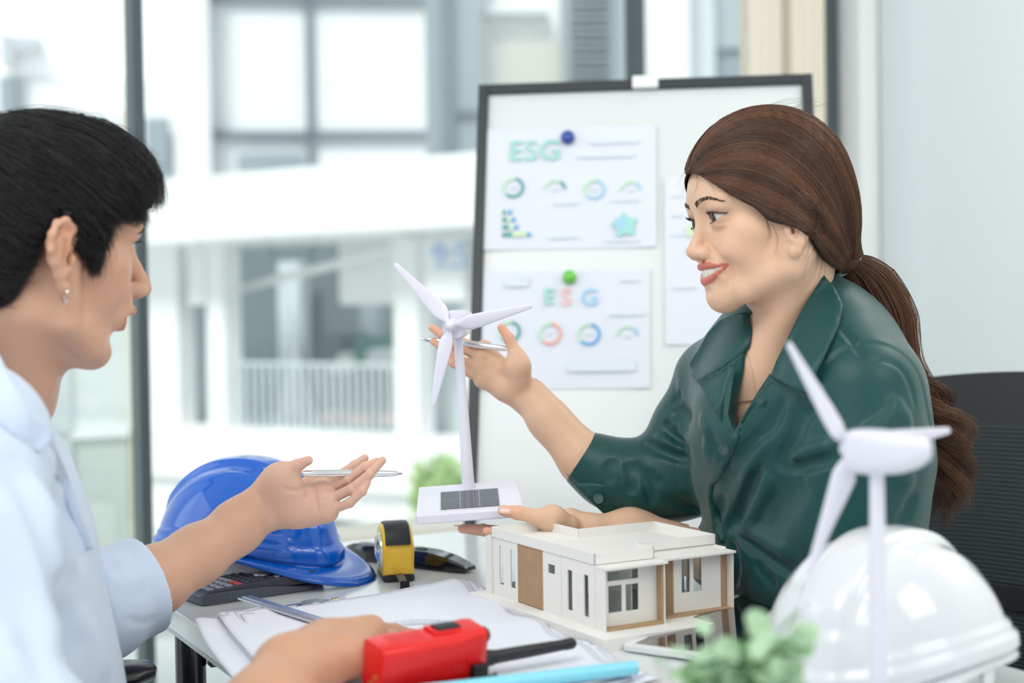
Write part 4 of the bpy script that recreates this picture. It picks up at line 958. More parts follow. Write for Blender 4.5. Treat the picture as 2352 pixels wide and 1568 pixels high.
# walkie talkie
ax = math.radians(34); o3 = np.array([-0.0366, 1.328, PT + 0.024])
t = thing('two_way_radio', 'red two way radio with black antenna lying by the man\'s lower hand', 'radio'); t.matrix_world = TR(o3) @ RZ(ax) @ Matrix.Rotation(0.16, 4, 'X')
M_red = mat('red_plastic', (0.78, 0.008, 0.008), 0.32, coat=0.2, bump=(900, 0.05, 0.0002)); M_gold = mat('gold_contact', (0.8, 0.5, 0.2), 0.3, metal=0.9)
def rr(x, hy, hz, r, cy=0, cz=0):
    o_ = []
    for sy, sz, a0 in ((1, 1, 0), (-1, 1, PI / 2), (-1, -1, PI), (1, -1, 1.5 * PI)):
        for k in range(5): w = a0 + k * PI / 8; o_.append((x, cy + sy * (hy - r) + r * math.cos(w), cz + sz * (hz - r) + r * math.sin(w)))
    return o_
MB().rings([rr(x, hy, hz, r, 0, cz) for x, hy, hz, r, cz in ((-0.112, 0.012, 0.014, 0.005, 0.002), (-0.110, 0.019, 0.022, 0.006, 0.001), (-0.100, 0.021, 0.0245, 0.007, 0), (-0.06, 0.021, 0.0245, 0.007, 0), (-0.030, 0.0205, 0.0245, 0.007, 0.0005), (-0.012, 0.020, 0.0262, 0.007, 0.002), (-0.002, 0.019, 0.0255, 0.006, 0.002), (0.0, 0.016, 0.022, 0.006, 0.002))]).build('body', M_red, t, smooth=True, sharp=0.9)
for k in range(14): MB().box((-0.094 + k * 0.0055, -0.0212, -0.004), (0.0022, 0.0012, 0.018)).build('grip_rib', M_red, t, bevel=0.0005)
for k in range(7): MB().box((-0.094 + k * 0.0055, 0.002, 0.0246), (0.002, 0.02, 0.0012)).build('grip_rib', M_red, t, bevel=0.0004)
MB().rings([rr(x, 0.0075, 0.003, 0.002, 0.004, 0.0262) for x in (-0.046, -0.022)]).build('talk_button', M_black, t, smooth=True, sharp=0.6)
MB().rings([rr(x, 0.011, 0.0016, 0.001, 0.004, 0.0256) for x in (-0.051, -0.018)]).build('button_bezel', M_red, t, smooth=True, sharp=0.6)
mb = MB().lathe([(0.0005, 0.0), (0.0085, 0.0), (0.0085, 0.002)] + [(0.0078 if k % 2 else 0.0085, 0.003 + k * 0.001) for k in range(8)] + [(0.006, 0.0125), (0.0005, 0.0125)], 24, TR((0, 0.004, 0.013)), axis='x'); mb.build('volume_knob', M_black, t, smooth=True, sharp=0.6)
MB().lathe([(0.0005, 0.0), (0.0078, 0.0), (0.0078, 0.014), (0.0066, 0.0155), (0.0070, 0.018), (0.0066, 0.019), (0.0062, 0.055), (0.0052, 0.098), (0.0056, 0.1), (0.0056, 0.108), (0.004, 0.111), (0.0005, 0.112)], 24, TR((-0.001, -0.004, -0.007)), axis='x').build('antenna', M_rub, t, smooth=True, sharp=0.6)
MB().rings([[(x, -0.0225 - o2, -0.012), (x, -0.0225 - o2, -0.030), (x, -0.0265 - o2, -0.030), (x, -0.0265 - o2, -0.012)] for x, o2 in ((-0.085, 0.002), (-0.05, 0.003), (-0.02, 0.003), (0.0, 0.004), (0.006, 0.002))]).build('belt_clip', M_black, t, bevel=0.0012)
MB().box((-0.012, -0.024, -0.012), (0.016, 0.008, 0.020)).build('clip_hinge', M_black, t, bevel=0.0015)
for y, z in ((-0.010, -0.012), (-0.010, -0.004), (-0.002, -0.012)): MB().lathe([(0.0003, -0.1135), (0.0022, -0.1135), (0.0022, -0.109), (0.0003, -0.109)], 14, TR((0, y, z)), axis='x').build('charging_contact', M_gold, t, smooth=True, sharp=0.6)
# blue tube
a, b = T(1462, 1550, PT), T(1100, 1592, PT); d = b - a; d /= np.linalg.norm(d)
t = thing('blue_tube', 'light blue round tube lying on the desk in front of the house model', 'tube', a + np.array([0, 0, 0.007]), math.atan2(d[1], d[0]))
MB().lathe([(0.0055, 0), (0.0068, 0.0005), (0.0068, 0.26), (0.0055, 0.2605)], 24, axis='x').build('tube', mat('sky_blue_plastic', (0.25, 0.72, 0.88), 0.3, coat=0.3), t, smooth=True, sharp=0.6)
MB().lathe([(0.0003, 0.0005), (0.0056, 0.0003), (0.0056, 0.003), (0.0003, 0.003)], 20, axis='x').build('end_plug', mat('pale_blue', (0.4, 0.8, 0.92), 0.35), t, smooth=True, sharp=0.6)
# tablet: raised at its far end, resting on the helmet brim side
a = T(1428, 1494, TZ + 0.001); b = P(1742, 1354, 1.70); c = T(1592, 1550, TZ + 0.001)
ex = (b - a); lx = np.linalg.norm(ex); ex /= lx; ey = c - a; ey -= ex * (ey @ ex); ey /= np.linalg.norm(ey); ez = np.cross(ex, -ey) if np.cross(ex, -ey)[2] < 0 else np.cross(ex, -ey)
ez = np.cross(ex, ey); 
if ez[2] < 0: ez = -ez
t = thing('tablet', 'white framed tablet with dark mirror like screen tilted beside the house model', 'tablet'); t.matrix_world = frame(ex, ey, ez, a)
TWd = 0.172
print('tablet', lx, math.degrees(math.asin(ex[2])))
def rrect(x0, y0, x1, y1, r, n=6):
    o_ = []
    for cx, cy, a0 in ((x1 - r, y1 - r, 0), (x0 + r, y1 - r, PI / 2), (x0 + r, y0 + r, PI), (x1 - r, y0 + r, 1.5 * PI)):
        for k in range(n + 1): w = a0 + k * PI / 2 / n; o_.append((cx + r * math.cos(w), cy + r * math.sin(w)))
    return o_
MB().prism(rrect(0, 0, lx, TWd, 0.006), 0.0, 0.0065).build('frame', mat('tablet_white', (0.8, 0.82, 0.84), 0.3), t, bevel=0.001)
MB().prism(rrect(0.010, 0.010, lx - 0.010, TWd - 0.010, 0.002), 0.0065, 0.0068).build('screen', mat('tablet_screen', (0.008, 0.009, 0.012), 0.03, coat=1.0, spec=0.8), t)
# eucalyptus plant in a small pot, nearest to the lens
pc_ = np.array([0.141, 0.945, TZ]); t = thing('potted_plant', 'small pot plant with pale green leaves in the near foreground', 'plant', pc_)
MB().lathe([(0.0005, 0.001), (0.026, 0.001), (0.031, 0.045), (0.033, 0.05), (0.031, 0.05), (0.029, 0.044), (0.0005, 0.042)], 32).build('pot', mat('white_pot', (0.85, 0.85, 0.83), 0.4), t, smooth=True, sharp=0.6)
ML = [mat('leaf_pale', (0.42, 0.62, 0.40), 0.5), mat('leaf_mid', (0.24, 0.44, 0.20), 0.5), mat('leaf_dark', (0.10, 0.24, 0.08), 0.5)]
rs = np.random.default_rng(11)
for k in range(26):
    az = rs.uniform(0, 2 * PI); ln_ = rs.uniform(0.055, 0.098); lean = rs.uniform(0.15, 0.75)
    if k < 8: az = rs.uniform(-0.5, 0.6); lean = rs.uniform(0.3, 0.7); ln_ = rs.uniform(0.075, 0.105)
    pts = [(math.cos(az) * lean * ln_ * u ** 1.3 * 0.9, math.sin(az) * lean * ln_ * u ** 1.3 * 0.6, 0.042 + ln_ * u * (1 - 0.3 * lean * u)) for u in np.linspace(0, 1, 6)]
    MB().tube(pts, [0.0012, 0.0011, 0.001, 0.0009, 0.0008, 0.0005], 6).build('stem', ML[1], t, smooth=True)
    for u in (0.35, 0.55, 0.72, 0.88, 1.0):
        p = np.array(cr(pts, 41)[int(u * 40)]); s = rs.uniform(0.006, 0.0125); n1 = rs.normal(size=3); n1[2] = abs(n1[2]) + 0.6; n1 /= np.linalg.norm(n1)
        u1 = np.cross(n1, rs.normal(size=3)); u1 /= np.linalg.norm(u1); v1 = np.cross(n1, u1)
        V = [p] + [p + u1 * s * (1 + math.cos(w)) + v1 * s * 0.85 * math.sin(w) + n1 * s * 0.25 * math.sin(w) ** 2 for w in [PI + 2 * PI * (i + 0.5) / 10 for i in range(10)]]
        cpt = p + u1 * s; mesh_obj('leaf', [cpt] + V[1:], [(0, i + 1, (i + 1) % 10 + 1) for i in range(10)], ML[rs.choice(3, p=(0.6, 0.3, 0.1))], t)
# ================================================================ people: shared helpers
M_skin_w = mat('skin_warm', (0.7, 0.46, 0.33), 0.42, sss=0.12, sssr=(1.0, 0.4, 0.25), vcol='skin', spec=0.4, bump=(900, 0.08, 0.0002))
M_skin_m = mat('skin_tan', (0.6, 0.36, 0.24), 0.42, sss=0.12, sssr=(1.0, 0.4, 0.25), vcol='skin', spec=0.4, bump=(900, 0.08, 0.0002))
M_eye = mat('eye_surface', (0.9, 0.9, 0.9), 0.10, spec=0.35, coat=0.25, vcol='eye'); M_teeth = mat('teeth', (0.86, 0.83, 0.76), 0.18, coat=0.6, sss=0.05)
M_lash = mat('lash_black', (0.008, 0.006, 0.006), 0.6)
def hairmat(name, rough=0.38): return mat(name, (0.1, 0.05, 0.03), rough, vcol='hair_color', spec=0.55, aniso=0.3)
M_hair = hairmat('hair_strands', 0.30); M_hairb = hairmat('hair_black', 0.45)
def rotm(ax, a):
    return np.array(Matrix.Rotation(a, 3, ax))
def pose(yaw, pitch, roll, O):
    M = np.eye(4); M[:3, :3] = rotm('Z', yaw) @ rotm('Y', pitch) @ rotm('X', roll); M[:3, 3] = O; return M
def xf(M, p): p = np.asarray(p, float); return p @ M[:3, :3].T + M[:3, 3]
def ixf(M, p): p = np.asarray(p, float); return (p - M[:3, 3]) @ M[:3, :3]
def chain_d(V, pts, rads):
    D = np.full(len(V), 9.0)
    for i in range(len(pts) - 1):
        a, b = np.array(pts[i]), np.array(pts[i + 1]); ba = b - a
        t = np.clip(((V - a) @ ba) / (ba @ ba + 1e-12), 0, 1)
        D = np.minimum(D, np.linalg.norm(V - a - t[:, None] * ba, axis=1) - (rads[i] + (rads[i + 1] - rads[i]) * t))
    return D
def sstep(x, a, b): x = np.clip((x - a) / (b - a), 0, 1); return x * x * (3 - 2 * x)
def mixc(C, col, w): return C * (1 - w[:, None]) + np.array(col) * w[:, None]

class Body:
    """skin pieces gathered into one mesh"""
    def __init__(s): s.V = []; s.Q = []; s.C = []; s.n = 0
    def add(s, V, Q, C):
        s.V.append(V); s.Q.append(Q + s.n); s.C.append(C if C.ndim == 2 else np.tile(C, (len(V), 1))); s.n += len(V)
    def build(s, name, m, parent):
        o = fast_mesh(name, np.vstack(s.V) - np.array(parent.location), np.vstack(s.Q), m, parent)
        vcolor(o, 'skin', np.vstack(s.C)); return o
def wmesh(name, V, Q, m, parent, **k): return fast_mesh(name, np.asarray(V) - np.array(parent.location), Q, m, parent, **k)

def mirror(p): return (p[0], -p[1], p[2])
def head_field(g, h, lo, hi):
    """g: landmarks in metres, head frame x forward, y left, z up, origin between the ears"""
    F = Field(lo, hi, h); W = g['w']
    B = lambda p, *a, **k: (F.ell(p, *a, **k), F.ell(mirror(p), *a, **k) if abs(p[1]) > 1e-6 else None)
    F.ell(g.get('skc', (-0.004, 0, 0.043)), g.get('skr', (0.083, 0.073 * W, 0.078)))                                   # skull
    F.ell((0.042, 0, g['fh'][1] - 0.004), (g['fh'][0] - 0.042, 0.060 * W, 0.048), k=0.020)           # forehead
    F.ell((g.get('mf', 0.040), 0, -0.002), (0.044, 0.057 * W, 0.060), k=0.014)                            # mid face
    F.ell((0.034, 0, g.get('lz', -0.040)), (0.046, 0.050 * W, g.get('lr', 0.040)), k=0.014)                            # lower face
    for s in (1, -1):
        F.chain([(0.004, s * 0.060 * W, -0.012), (g['gon'][0], s * g['gon'][1] * W, g['gon'][2]), (g['chin'][0] - 0.028, s * 0.028 * W, g['chin'][1] + 0.006), (g['chin'][0] - 0.016, s * 0.008, g['chin'][1] + 0.002)], [0.016, 0.014, 0.014, 0.014], k=0.016)
        F.ell((0.050, s * 0.046 * W, 0.000), (0.020, 0.017, 0.016), k=0.014)                 # cheekbone
        F.ell((0.056, s * 0.033 * W, -0.022), (0.022, 0.020, 0.022), k=0.014)                # cheek
        F.ell((0.068, s * 0.028, 0.0385), (0.017, 0.024, 0.010), k=0.014)                   # brow
    F.ell((g['chin'][0] - 0.0145, 0, g['chin'][1] + 0.003), (0.0145, 0.017, 0.014), k=0.016)   # chin
    F.ell((g['muz'][0], 0, g['muz'][1]), (g['muz'][2], 0.029, 0.027), k=0.014)              # muzzle
    e = g['eye']
    for s in (1, -1):                                                                       # sockets, lids
        F.push((e[0] + 0.014, s * 0.0150, e[2] + 0.002), (0.016, 0.011, 0.018), -0.0030)
        F.ell((e[0] + e[3] + 0.0125, s * (e[1] - 0.001), e[2] - 0.0005), (0.0150, 0.0200, 0.0135), k=0.011, op='cut')
        F.ell((e[0], s * e[1], e[2]), e[3] + 0.0012, k=0.004)
        F.ell((e[0] + 0.004, s * (e[1] + 0.002), e[2] + 0.0105), (0.0122, 0.016, 0.0060), k=0.006)      # upper lid fold
        F.ell((e[0] + 0.0030, s * (e[1] - 0.001), e[2] - 0.0080), (0.0105, 0.012, 0.0032), k=0.006)    # lower lid roll
    n = g['nose']                                                                           # list of (x,z,r) from bridge to tip
    F.chain([(x, 0, z) for x, z, r in n], [r for x, z, r in n], k=0.010)
    tx, tz, tr = n[-1]
    for s in (1, -1):
        F.ell((tx - 0.0085, s * g['ala'], tz - 0.0035), (0.0105, 0.0062, 0.0072), k=0.005)
        F.chain([(tx - 0.004, s * 0.003, tz - 0.003), (tx - 0.012, s * g['ala'] * 0.9, tz - 0.003)], [0.006, 0.005], k=0.005)
        F.ell((tx - 0.0060, s * 0.0062, tz - 0.0105), (0.0058, 0.0030, 0.0052), k=0.0016, op='cut')
    F.ell((tx - 0.006, 0, tz - 0.008), (0.006, 0.0028, 0.006), k=0.004)                      # columella
    # lips: (y, z, r, lift) from the centre to the corner, laid on the surface
    for s in (1, -1): F.push((g['muz'][0] + 0.006, s * 0.037, -0.037), (0.018, 0.017, 0.020), -0.0050)
    sx = lambda y, z: surf_x(F, y, z)
    def lipline(Lp, lift0=0.0):
        pts = [(sx(y, z) - r + lf + lift0, y, z, r) for y, z, r, lf in Lp]
        return [(x, -y, z) for x, y, z, r in pts[::-1]] + [(x, y, z) for x, y, z, r in pts[1:]], [r for *_, r in pts[::-1]] + [r for *_, r in pts[1:]]
    upP, upR = lipline(g['up']); dnP, dnR = lipline(g['dn'])
    F.groove([(sx(0, g['up'][0][1] + 0.004), 0, g['up'][0][1] + 0.004), (sx(0, g['up'][0][1] + 0.012), 0, g['up'][0][1] + 0.012)], 0.0040, 0.0010)
    F.chain(upP, upR, k=0.0035, kj=0.002); F.chain(dnP, dnR, k=0.0035, kj=0.002)
    return F, (upP, upR), (dnP, dnR)
def head_cuts(F, g):
    e = g['eye']; sx = lambda y, z: surf_x(F, y, z)
    if g['open']:
        pts = [(sx(y, z), y, z, r) for y, z, r in g['open']]
        for back in (-0.002, 0.003, 0.008, 0.013):
            pp = [(x - back * (1 if r > 0.001 else 0.3), y, z, r) for x, y, z, r in pts]
            mp, mr = [(x, -y, z) for x, y, z, r in pp[::-1]] + [(x, y, z) for x, y, z, r in pp[1:]], [r for *_, r in pp[::-1]] + [r for *_, r in pp[1:]]
            F.chain(mp, mr, k=0.0010, op='cut')
    # eye openings
    for s in (1, -1):
        q = F._sub((e[0] - 0.002, s * e[1] - 0.02, e[2] - 0.012), (e[0] + 0.03, s * e[1] + 0.02, e[2] + 0.012), 0)
        sl, X, Y, Z = q; yy = (Y * s - (e[1] + 0.001)); t = yy / g['ew']
        tilt = e[2] + g['etilt'] * t; par = np.clip(1 - t * t, -1, 1)
        zu = tilt + g['eu'] * par * (1 - 0.12 * t); zl = tilt - g['el'] * par * (1 + 0.15 * t)
        d = np.maximum(np.maximum(Z - zu, zl - Z), (e[0] + 0.001) - X)
        d = np.broadcast_to(d, s_shape(sl, F)); F._apply(sl, d.astype(np.float32), 0.0009, 'cut')
    return F
def surf_x(F, y, z):
    j = (y - F.lo[1]) / F.h; k = (z - F.lo[2]) / F.h; j0, k0 = int(j), int(k); u, v = j - j0, k - k0
    c = (F.F[:, j0, k0] * (1 - u) + F.F[:, j0 + 1, k0] * u) * (1 - v) + (F.F[:, j0, k0 + 1] * (1 - u) + F.F[:, j0 + 1, k0 + 1] * u) * v
    i = np.nonzero(c < 0)[0][-1]; return float(F.lo[0] + F.h * (i + c[i] / (c[i] - c[i + 1])))
def s_shape(sl, F): return F.F[sl].shape

def ear(F, c, s, scale=1.0, tilt=0.12, flare=0.35):
    """outer ear by SDF in head frame; c = canal opening, s = side sign"""
    ca, sa = math.cos(tilt), math.sin(tilt)
    def E(u, v, w):   # u forward, v up, w outward from the head, ear plane flares backwards
        u, v, w = u * scale, v * scale, w * scale
        x = u * ca - v * sa; z = u * sa + v * ca          # tilt top backwards
        return (c[0] + x * math.cos(flare), c[1] + s * (w - x * math.sin(flare)), c[2] + z)
    hel = [(0.003, 0.006, 0.002), (0.006, 0.017, 0.005), (0.003, 0.026, 0.008), (-0.006, 0.0315, 0.010), (-0.016, 0.0285, 0.011), (-0.0215, 0.019, 0.0115), (-0.0215, 0.007, 0.0105), (-0.0175, -0.004, 0.008), (-0.0120, -0.014, 0.006), (-0.007, -0.0225, 0.0045)]
    plate = [(-0.006, 0.022, 0.004), (-0.011, 0.012, 0.004), (-0.011, 0.0, 0.003), (-0.007, -0.012, 0.003)]
    F.chain([E(*p) for p in plate], [0.0085 * scale, 0.0100 * scale, 0.0085 * scale, 0.0062 * scale], k=0.006)
    F.ell(E(-0.012, 0.004, 0.0125), (0.010, 0.0065, 0.018), op='cut', k=0.003) if False else None
    F.chain([E(*p) for p in hel], [0.0022, 0.0030, 0.0033, 0.0034, 0.0034, 0.0034, 0.0034, 0.0034, 0.0036, 0.0048], k=0.0040, kj=0.004)
    F.ell(E(-0.0035, -0.0245, 0.004), (0.0058 * scale, 0.0036 * scale, 0.0070 * scale), k=0.004)       # lobe
    # scapha groove, concha hollow
    F.chain([E(-0.002, 0.0225, 0.0125), E(-0.0125, 0.0225, 0.0145), E(-0.0165, 0.012, 0.0150), E(-0.0150, 0.000, 0.0135)], [0.0030, 0.0036, 0.0036, 0.0026], k=0.002, op='cut')
    F.chain([E(-0.0075, 0.013, 0.0145), E(-0.0085, 0.002, 0.0135), E(-0.005, -0.008, 0.0120)], [0.0045, 0.0062, 0.0045], k=0.003, op='cut')
    F.ell(E(0.0, 0.0, 0.006), (0.0040, 0.009, 0.0050), k=0.002, op='cut')
    F.chain([E(-0.004, 0.021, 0.0085), E(-0.011, 0.012, 0.0095), E(-0.0125, 0.001, 0.0090), E(-0.0085, -0.010, 0.0075)], [0.0020, 0.0026, 0.0028, 0.0026], k=0.002)   # antihelix
    F.ell(E(0.004, -0.001, 0.0055), (0.0042, 0.0038, 0.0062), k=0.003)                                # tragus
    F.chain([E(0.002, -0.009, 0.005), E(-0.006, -0.0135, 0.0065)], [0.003, 0.003], k=0.003)            # notch ridge
    return E

def eyeball(name, c, r, gaze, parent, Mh, iris=(0.05, 0.025, 0.015), ir=0.0060):
    """sphere with iris colour rings, gaze in head frame; cornea bulge"""
    n1, n2 = 40, 28; g = np.array(gaze, float); g /= np.linalg.norm(g); a = np.cross(g, (0, 0, 1)); a /= np.linalg.norm(a); b = np.cross(a, g)
    V = []; C = []
    ths = np.concatenate([np.linspace(0, 0.62, 16), np.linspace(0.68, PI, 14)])
    for th in ths:
        rr = r * (1 + 0.055 * max(0, 1 - (th / 0.52) ** 2))
        for j in range(n1):
            w = 2 * PI * j / n1; V.append(np.array(c) + rr * (math.cos(th) * g + math.sin(th) * (math.cos(w) * a + math.sin(w) * b)))
            d = r * math.sin(th) if th < PI / 2 else 1
            col = (0.004, 0.003, 0.003) if d < ir * 0.42 else (np.array(iris) * (0.7 + 0.6 * (0.5 + 0.5 * math.sin(w * 19))) if d < ir * 0.93 else ((0.015, 0.01, 0.008) if d < ir else (0.60, 0.57, 0.56)))
            C.append(col)
    m = len(ths); Q = [(i * n1 + j, i * n1 + (j + 1) % n1, (i + 1) * n1 + (j + 1) % n1, (i + 1) * n1 + j) for i in range(m - 1) for j in range(n1)]
    o = wmesh(name, xf(Mh, np.array(V)), np.array(Q), M_eye, parent); vcolor(o, 'eye', np.array(C)); return o

def lashes(name, pts, outd, ln, parent, Mh, n=34, m=None, up=1):
    """row of tapered curved lashes along a head-frame polyline"""
    P_ = cr(pts, n); mb = MB()
    for i, p in enumerate(P_):
        u = i / (n - 1); d = np.array(outd[0]) * (1 - u) + np.array(outd[1]) * u; d = d / np.linalg.norm(d) + RNG.normal(size=3) * 0.10
        l = ln * (0.6 + 0.4 * math.sin(PI * min(1, u * 0.8 + 0.25))) * RNG.uniform(0.8, 1.1)
        q = [p + d * l * t + np.array((0, 0, up)) * l * 0.45 * t * t for t in (0, 0.4, 0.75, 1.0)]
        mb.tube([xf(Mh, x) - np.array(parent.location) for x in q], [0.00018, 0.00016, 0.00011, 0.00003], 4)
    return mb.build(name, m or M_lash, parent)

def hair_sheet(Fc, guides, n, npt, lift, jit, colf, taper_in=0.0, u0j=0.06, clump=0):
    """strands between neighbouring guides (local frame), snapped to the surface of the field Fc; returns lines, colours"""
    G_ = np.array([cr(g, npt) for g in guides]); ng = len(G_); s = RNG.uniform(0, ng - 1 - 1e-6, n); i = s.astype(int); f = (s - i)[:, None, None]
    t = np.linspace(0, 1, npt)[None, :, None]
    # smooth (Catmull-Rom) across guides
    g = lambda k: G_[np.clip(k, 0, ng - 1)]
    a, b, c, d = g(i - 1), g(i), g(i + 1), g(i + 2)
    L = 0.5 * (2 * b + (c - a) * f + (2 * a - 5 * b + 4 * c - d) * f ** 2 + (3 * b - a - 3 * c + d) * f ** 3)
    # start offset along the strand so that roots do not line up
    off = RNG.uniform(0, u0j, n)[:, None, None]
    tt = (off + (1 - off) * t)[:, :, 0] * (npt - 1); k = np.clip(tt.astype(int), 0, npt - 2); ff = (tt - k)[..., None]
    L = np.take_along_axis(L, k[..., None].repeat(3, 2), 1) * (1 - ff) + np.take_along_axis(L, (k + 1)[..., None].repeat(3, 2), 1) * ff
    L = L + RNG.normal(size=(n, 1, 3)) * jit + np.cumsum(RNG.normal(size=(n, npt, 3)), 1) * jit * 0.12
    lf = RNG.uniform(lift[0], lift[1], n)
    if Fc is not None:
        P0 = Fc.snap(L.reshape(-1, 3), np.repeat(lf, npt)); L = P0.reshape(n, npt, 3)
    return L, colf(s / (ng - 1), lf, n)

from mathutils.geometry import delaunay_2d_cdt
def pin(pts, poly):
    x, y = pts[:, 0], pts[:, 1]; r = np.zeros(len(pts), bool)
    for (x0, y0), (x1, y1) in zip(poly, list(poly[1:]) + [poly[0]]):
        c = ((y0 > y) != (y1 > y)) & (x < (x1 - x0) * (y - y0) / (y1 - y0 + 1e-12) + x0); r ^= c
    return r
def snap_edge(V, Q, poly, dmax, lim=12):
    """move open border vertices onto the traced outline"""
    E = np.vstack([Q[:, [i, (i + 1) % 4]] for i in range(4)]); E = np.sort(E, 1); u, c = np.unique(E, axis=0, return_counts=True); b = np.unique(u[c == 1])
    p = px_of(V[b]); d = (V[b] - CAM) @ _F; A = np.array(poly, float); B = np.roll(A, -1, 0); best = np.full(len(b), 1e9); bp = p.copy()
    for a0, b0 in zip(A, B):
        ab = b0 - a0; t = np.clip(((p - a0) @ ab) / (ab @ ab), 0, 1); q = a0 + t[:, None] * ab; dd = np.linalg.norm(q - p, axis=1); m = dd < best; best[m] = dd[m]; bp[m] = q[m]
    ok = (best < lim) & (d < dmax); V = V.copy()
    for i in np.nonzero(ok)[0]: V[b[i]] = P(bp[i, 0], bp[i, 1], d[i])
    return V
def px_of(V):
    v = np.asarray(V) - CAM; z = v @ _F; return np.stack([1176 + FPX * (v @ _R) / z, 784 - FPX * (v @ _U) / z], 1)
def patch(name, tree, poly, m, parent, off=0.003, step=7, thick=0.0014, smooth_it=6, offf=None, curve=True):
    """cloth panel lying over a surface: outline given by pixels, shape taken from the surface under it"""
    pl_ = cr(np.array(poly + [poly[0]], float), len(poly) * 7)[:-1] if curve else np.array(poly, float)
    if not curve:
        q = []
        for i in range(len(pl_)):
            a, b = pl_[i], pl_[(i + 1) % len(pl_)]; n = max(1, int(np.linalg.norm(b - a) / step))
            q += [a + (b - a) * k / n for k in range(n)]
        pl_ = np.array(q)
    x0, y0 = pl_.min(0); x1, y1 = pl_.max(0); gx, gy = np.meshgrid(np.arange(x0, x1, step), np.arange(y0, y1, step)); g = np.stack([gx.ravel(), gy.ravel()], 1)
    g = g[pin(g, [tuple(p) for p in pl_])]
    dm = np.min(np.linalg.norm(g[:, None] - pl_[None], axis=2), axis=1) if len(g) else np.zeros(0); g = g[dm > step * 0.6]
    pts = np.vstack([pl_, g]); n = len(pl_)
    vs, es_, fs, *_ = delaunay_2d_cdt([Vector(p) for p in pts], [(i, (i + 1) % n) for i in range(n)], [], 1, 0.01)
    vs = np.array(vs); D = []
    for x, y in vs:
        h_ = hit(tree, x, y); D.append(np.nan if h_ is None else (h_ - CAM) @ _F)
    D = np.array(D); ok = ~np.isnan(D); D[~ok] = np.interp(np.nonzero(~ok)[0], np.nonzero(ok)[0], D[ok]) if ok.any() else 1.6
    if (~ok).any():
        for i in np.nonzero(~ok)[0]: D[i] = D[ok][np.argmin(np.linalg.norm(vs[ok] - vs[i], axis=1))]
    nb = [[] for _ in vs]
    for f in fs:
        for a in f:
            for b in f:
                if a != b: nb[a].append(b)
    for _ in range(smooth_it): D = np.array([0.5 * D[i] + 0.5 * np.mean(D[nb[i]]) if nb[i] else D[i] for i in range(len(D))])
    o_ = np.array([offf(x, y) for x, y in vs]) if offf else off
    V = np.array([P(x, y, d) for (x, y), d in zip(vs, D - o_)])
    o = wmesh(name, V, np.array(fs), m, parent); sd = o.modifiers.new('s', 'SOLIDIFY'); sd.thickness = thick; sd.offset = 1
    return o
def hand_field(F, W, mcp, fing, thumb, palm_n, fr, pr=0.0115, k=0.006):
    """W wrist point; mcp list of 4 knuckles; fing list of 4 lists of following joints; thumb joints from its root; palm_n palm normal; fr finger radii"""
    W = np.array(W); mcp = [np.array(m) for m in mcp]
    for i, m in enumerate(mcp): F.chain([W + (m - W) * 0.10 + (m - mcp[1]) * 0.25, m * 0.5 + W * 0.5 + (m - mcp[1]) * 0.08, m], [pr * 1.10, pr * 1.05, pr * 0.88], k=0.012)
    for i in range(3): F.chain([mcp[i], mcp[i + 1]], [pr * 0.86] * 2, k=0.006)
    n = np.array(palm_n, float)
    F.ell((mcp[3] * 0.5 + W * 0.5) + n * 0.005, 0.014, k=0.012)                # heel below little finger
    for i in range(4):
        a = [mcp[i]] + [np.array(p) for p in fing[i]]; r = [fr * q for q in ((1.12, 1.0, 0.95, 0.80), (1.12, 1.02, 0.96, 0.82), (1.08, 0.98, 0.92, 0.78), (0.98, 0.88, 0.82, 0.70))[i]][:len(a)]
        F.chain(a, r, k=k * 0.7, kj=0.0015)
        for j in range(1, len(a) - 1): F.ell(a[j], r[j] * 1.05, k=0.002)
    t = [np.array(p) for p in thumb]; F.chain(t, [pr * 1.30, fr * 1.38, fr * 1.18, fr * 0.92][:len(t)], k=0.010, kj=0.003)
    F.ell(t[0] * 0.5 + t[1] * 0.5 + n * 0.004, (0.017, 0.017, 0.017), k=0.012)   # thumb ball
    return F
def crease(F, pts, w=0.0016, d=0.0007): F.groove(pts, w, d)
# ================================================================ the woman
WO = P(1776, 524, 1.63); MH = pose(PI + R_(12.6), R_(8), R_(2.5), WO)
woman = thing('person', 'smiling woman with brown ponytail in dark green shirt, both hands at the turbine model', 'person', (0.62, 1.72, 0.0))
G = dict(w=0.97, fh=(0.0925, 0.050), gon=(0.014, 0.051, -0.046), chin=(0.0862, -0.0695), muz=(0.0700, -0.036, 0.0195), eye=(0.0682, 0.0315, 0.0200, 0.0142),
         nose=[(0.0775, 0.030, 0.0075), (0.0812, 0.020, 0.0068), (0.0880, 0.006, 0.0064), (0.0945, -0.005, 0.0068), (0.0985, -0.0125, 0.0084)], ala=0.0115,
         up=[(0.0, -0.0306, 0.0036, 0.0040), (0.004, -0.0295, 0.0039, 0.0041), (0.012, -0.0303, 0.0035, 0.0036), (0.020, -0.0317, 0.0028, 0.0028), (0.0265, -0.0328, 0.0019, 0.0015), (0.0322, -0.0335, 0.0009, 0.0002)],
         dn=[(0.0, -0.0478, 0.0044, 0.0034), (0.006, -0.0475, 0.0043, 0.0034), (0.014, -0.0456, 0.0036, 0.0028), (0.0215, -0.0418, 0.0027, 0.0020), (0.0275, -0.0376, 0.0018, 0.0012), (0.0322, -0.0341, 0.0009, 0.0002)],
         open=[(0.0, -0.0388, 0.0039), (0.008, -0.0385, 0.0038), (0.016, -0.0374, 0.0031), (0.0225, -0.0361, 0.0021), (0.0280, -0.0347, 0.0008)],
         ew=0.0146, eu=0.0050, el=0.0042, etilt=0.0016)
t0 = time.time()
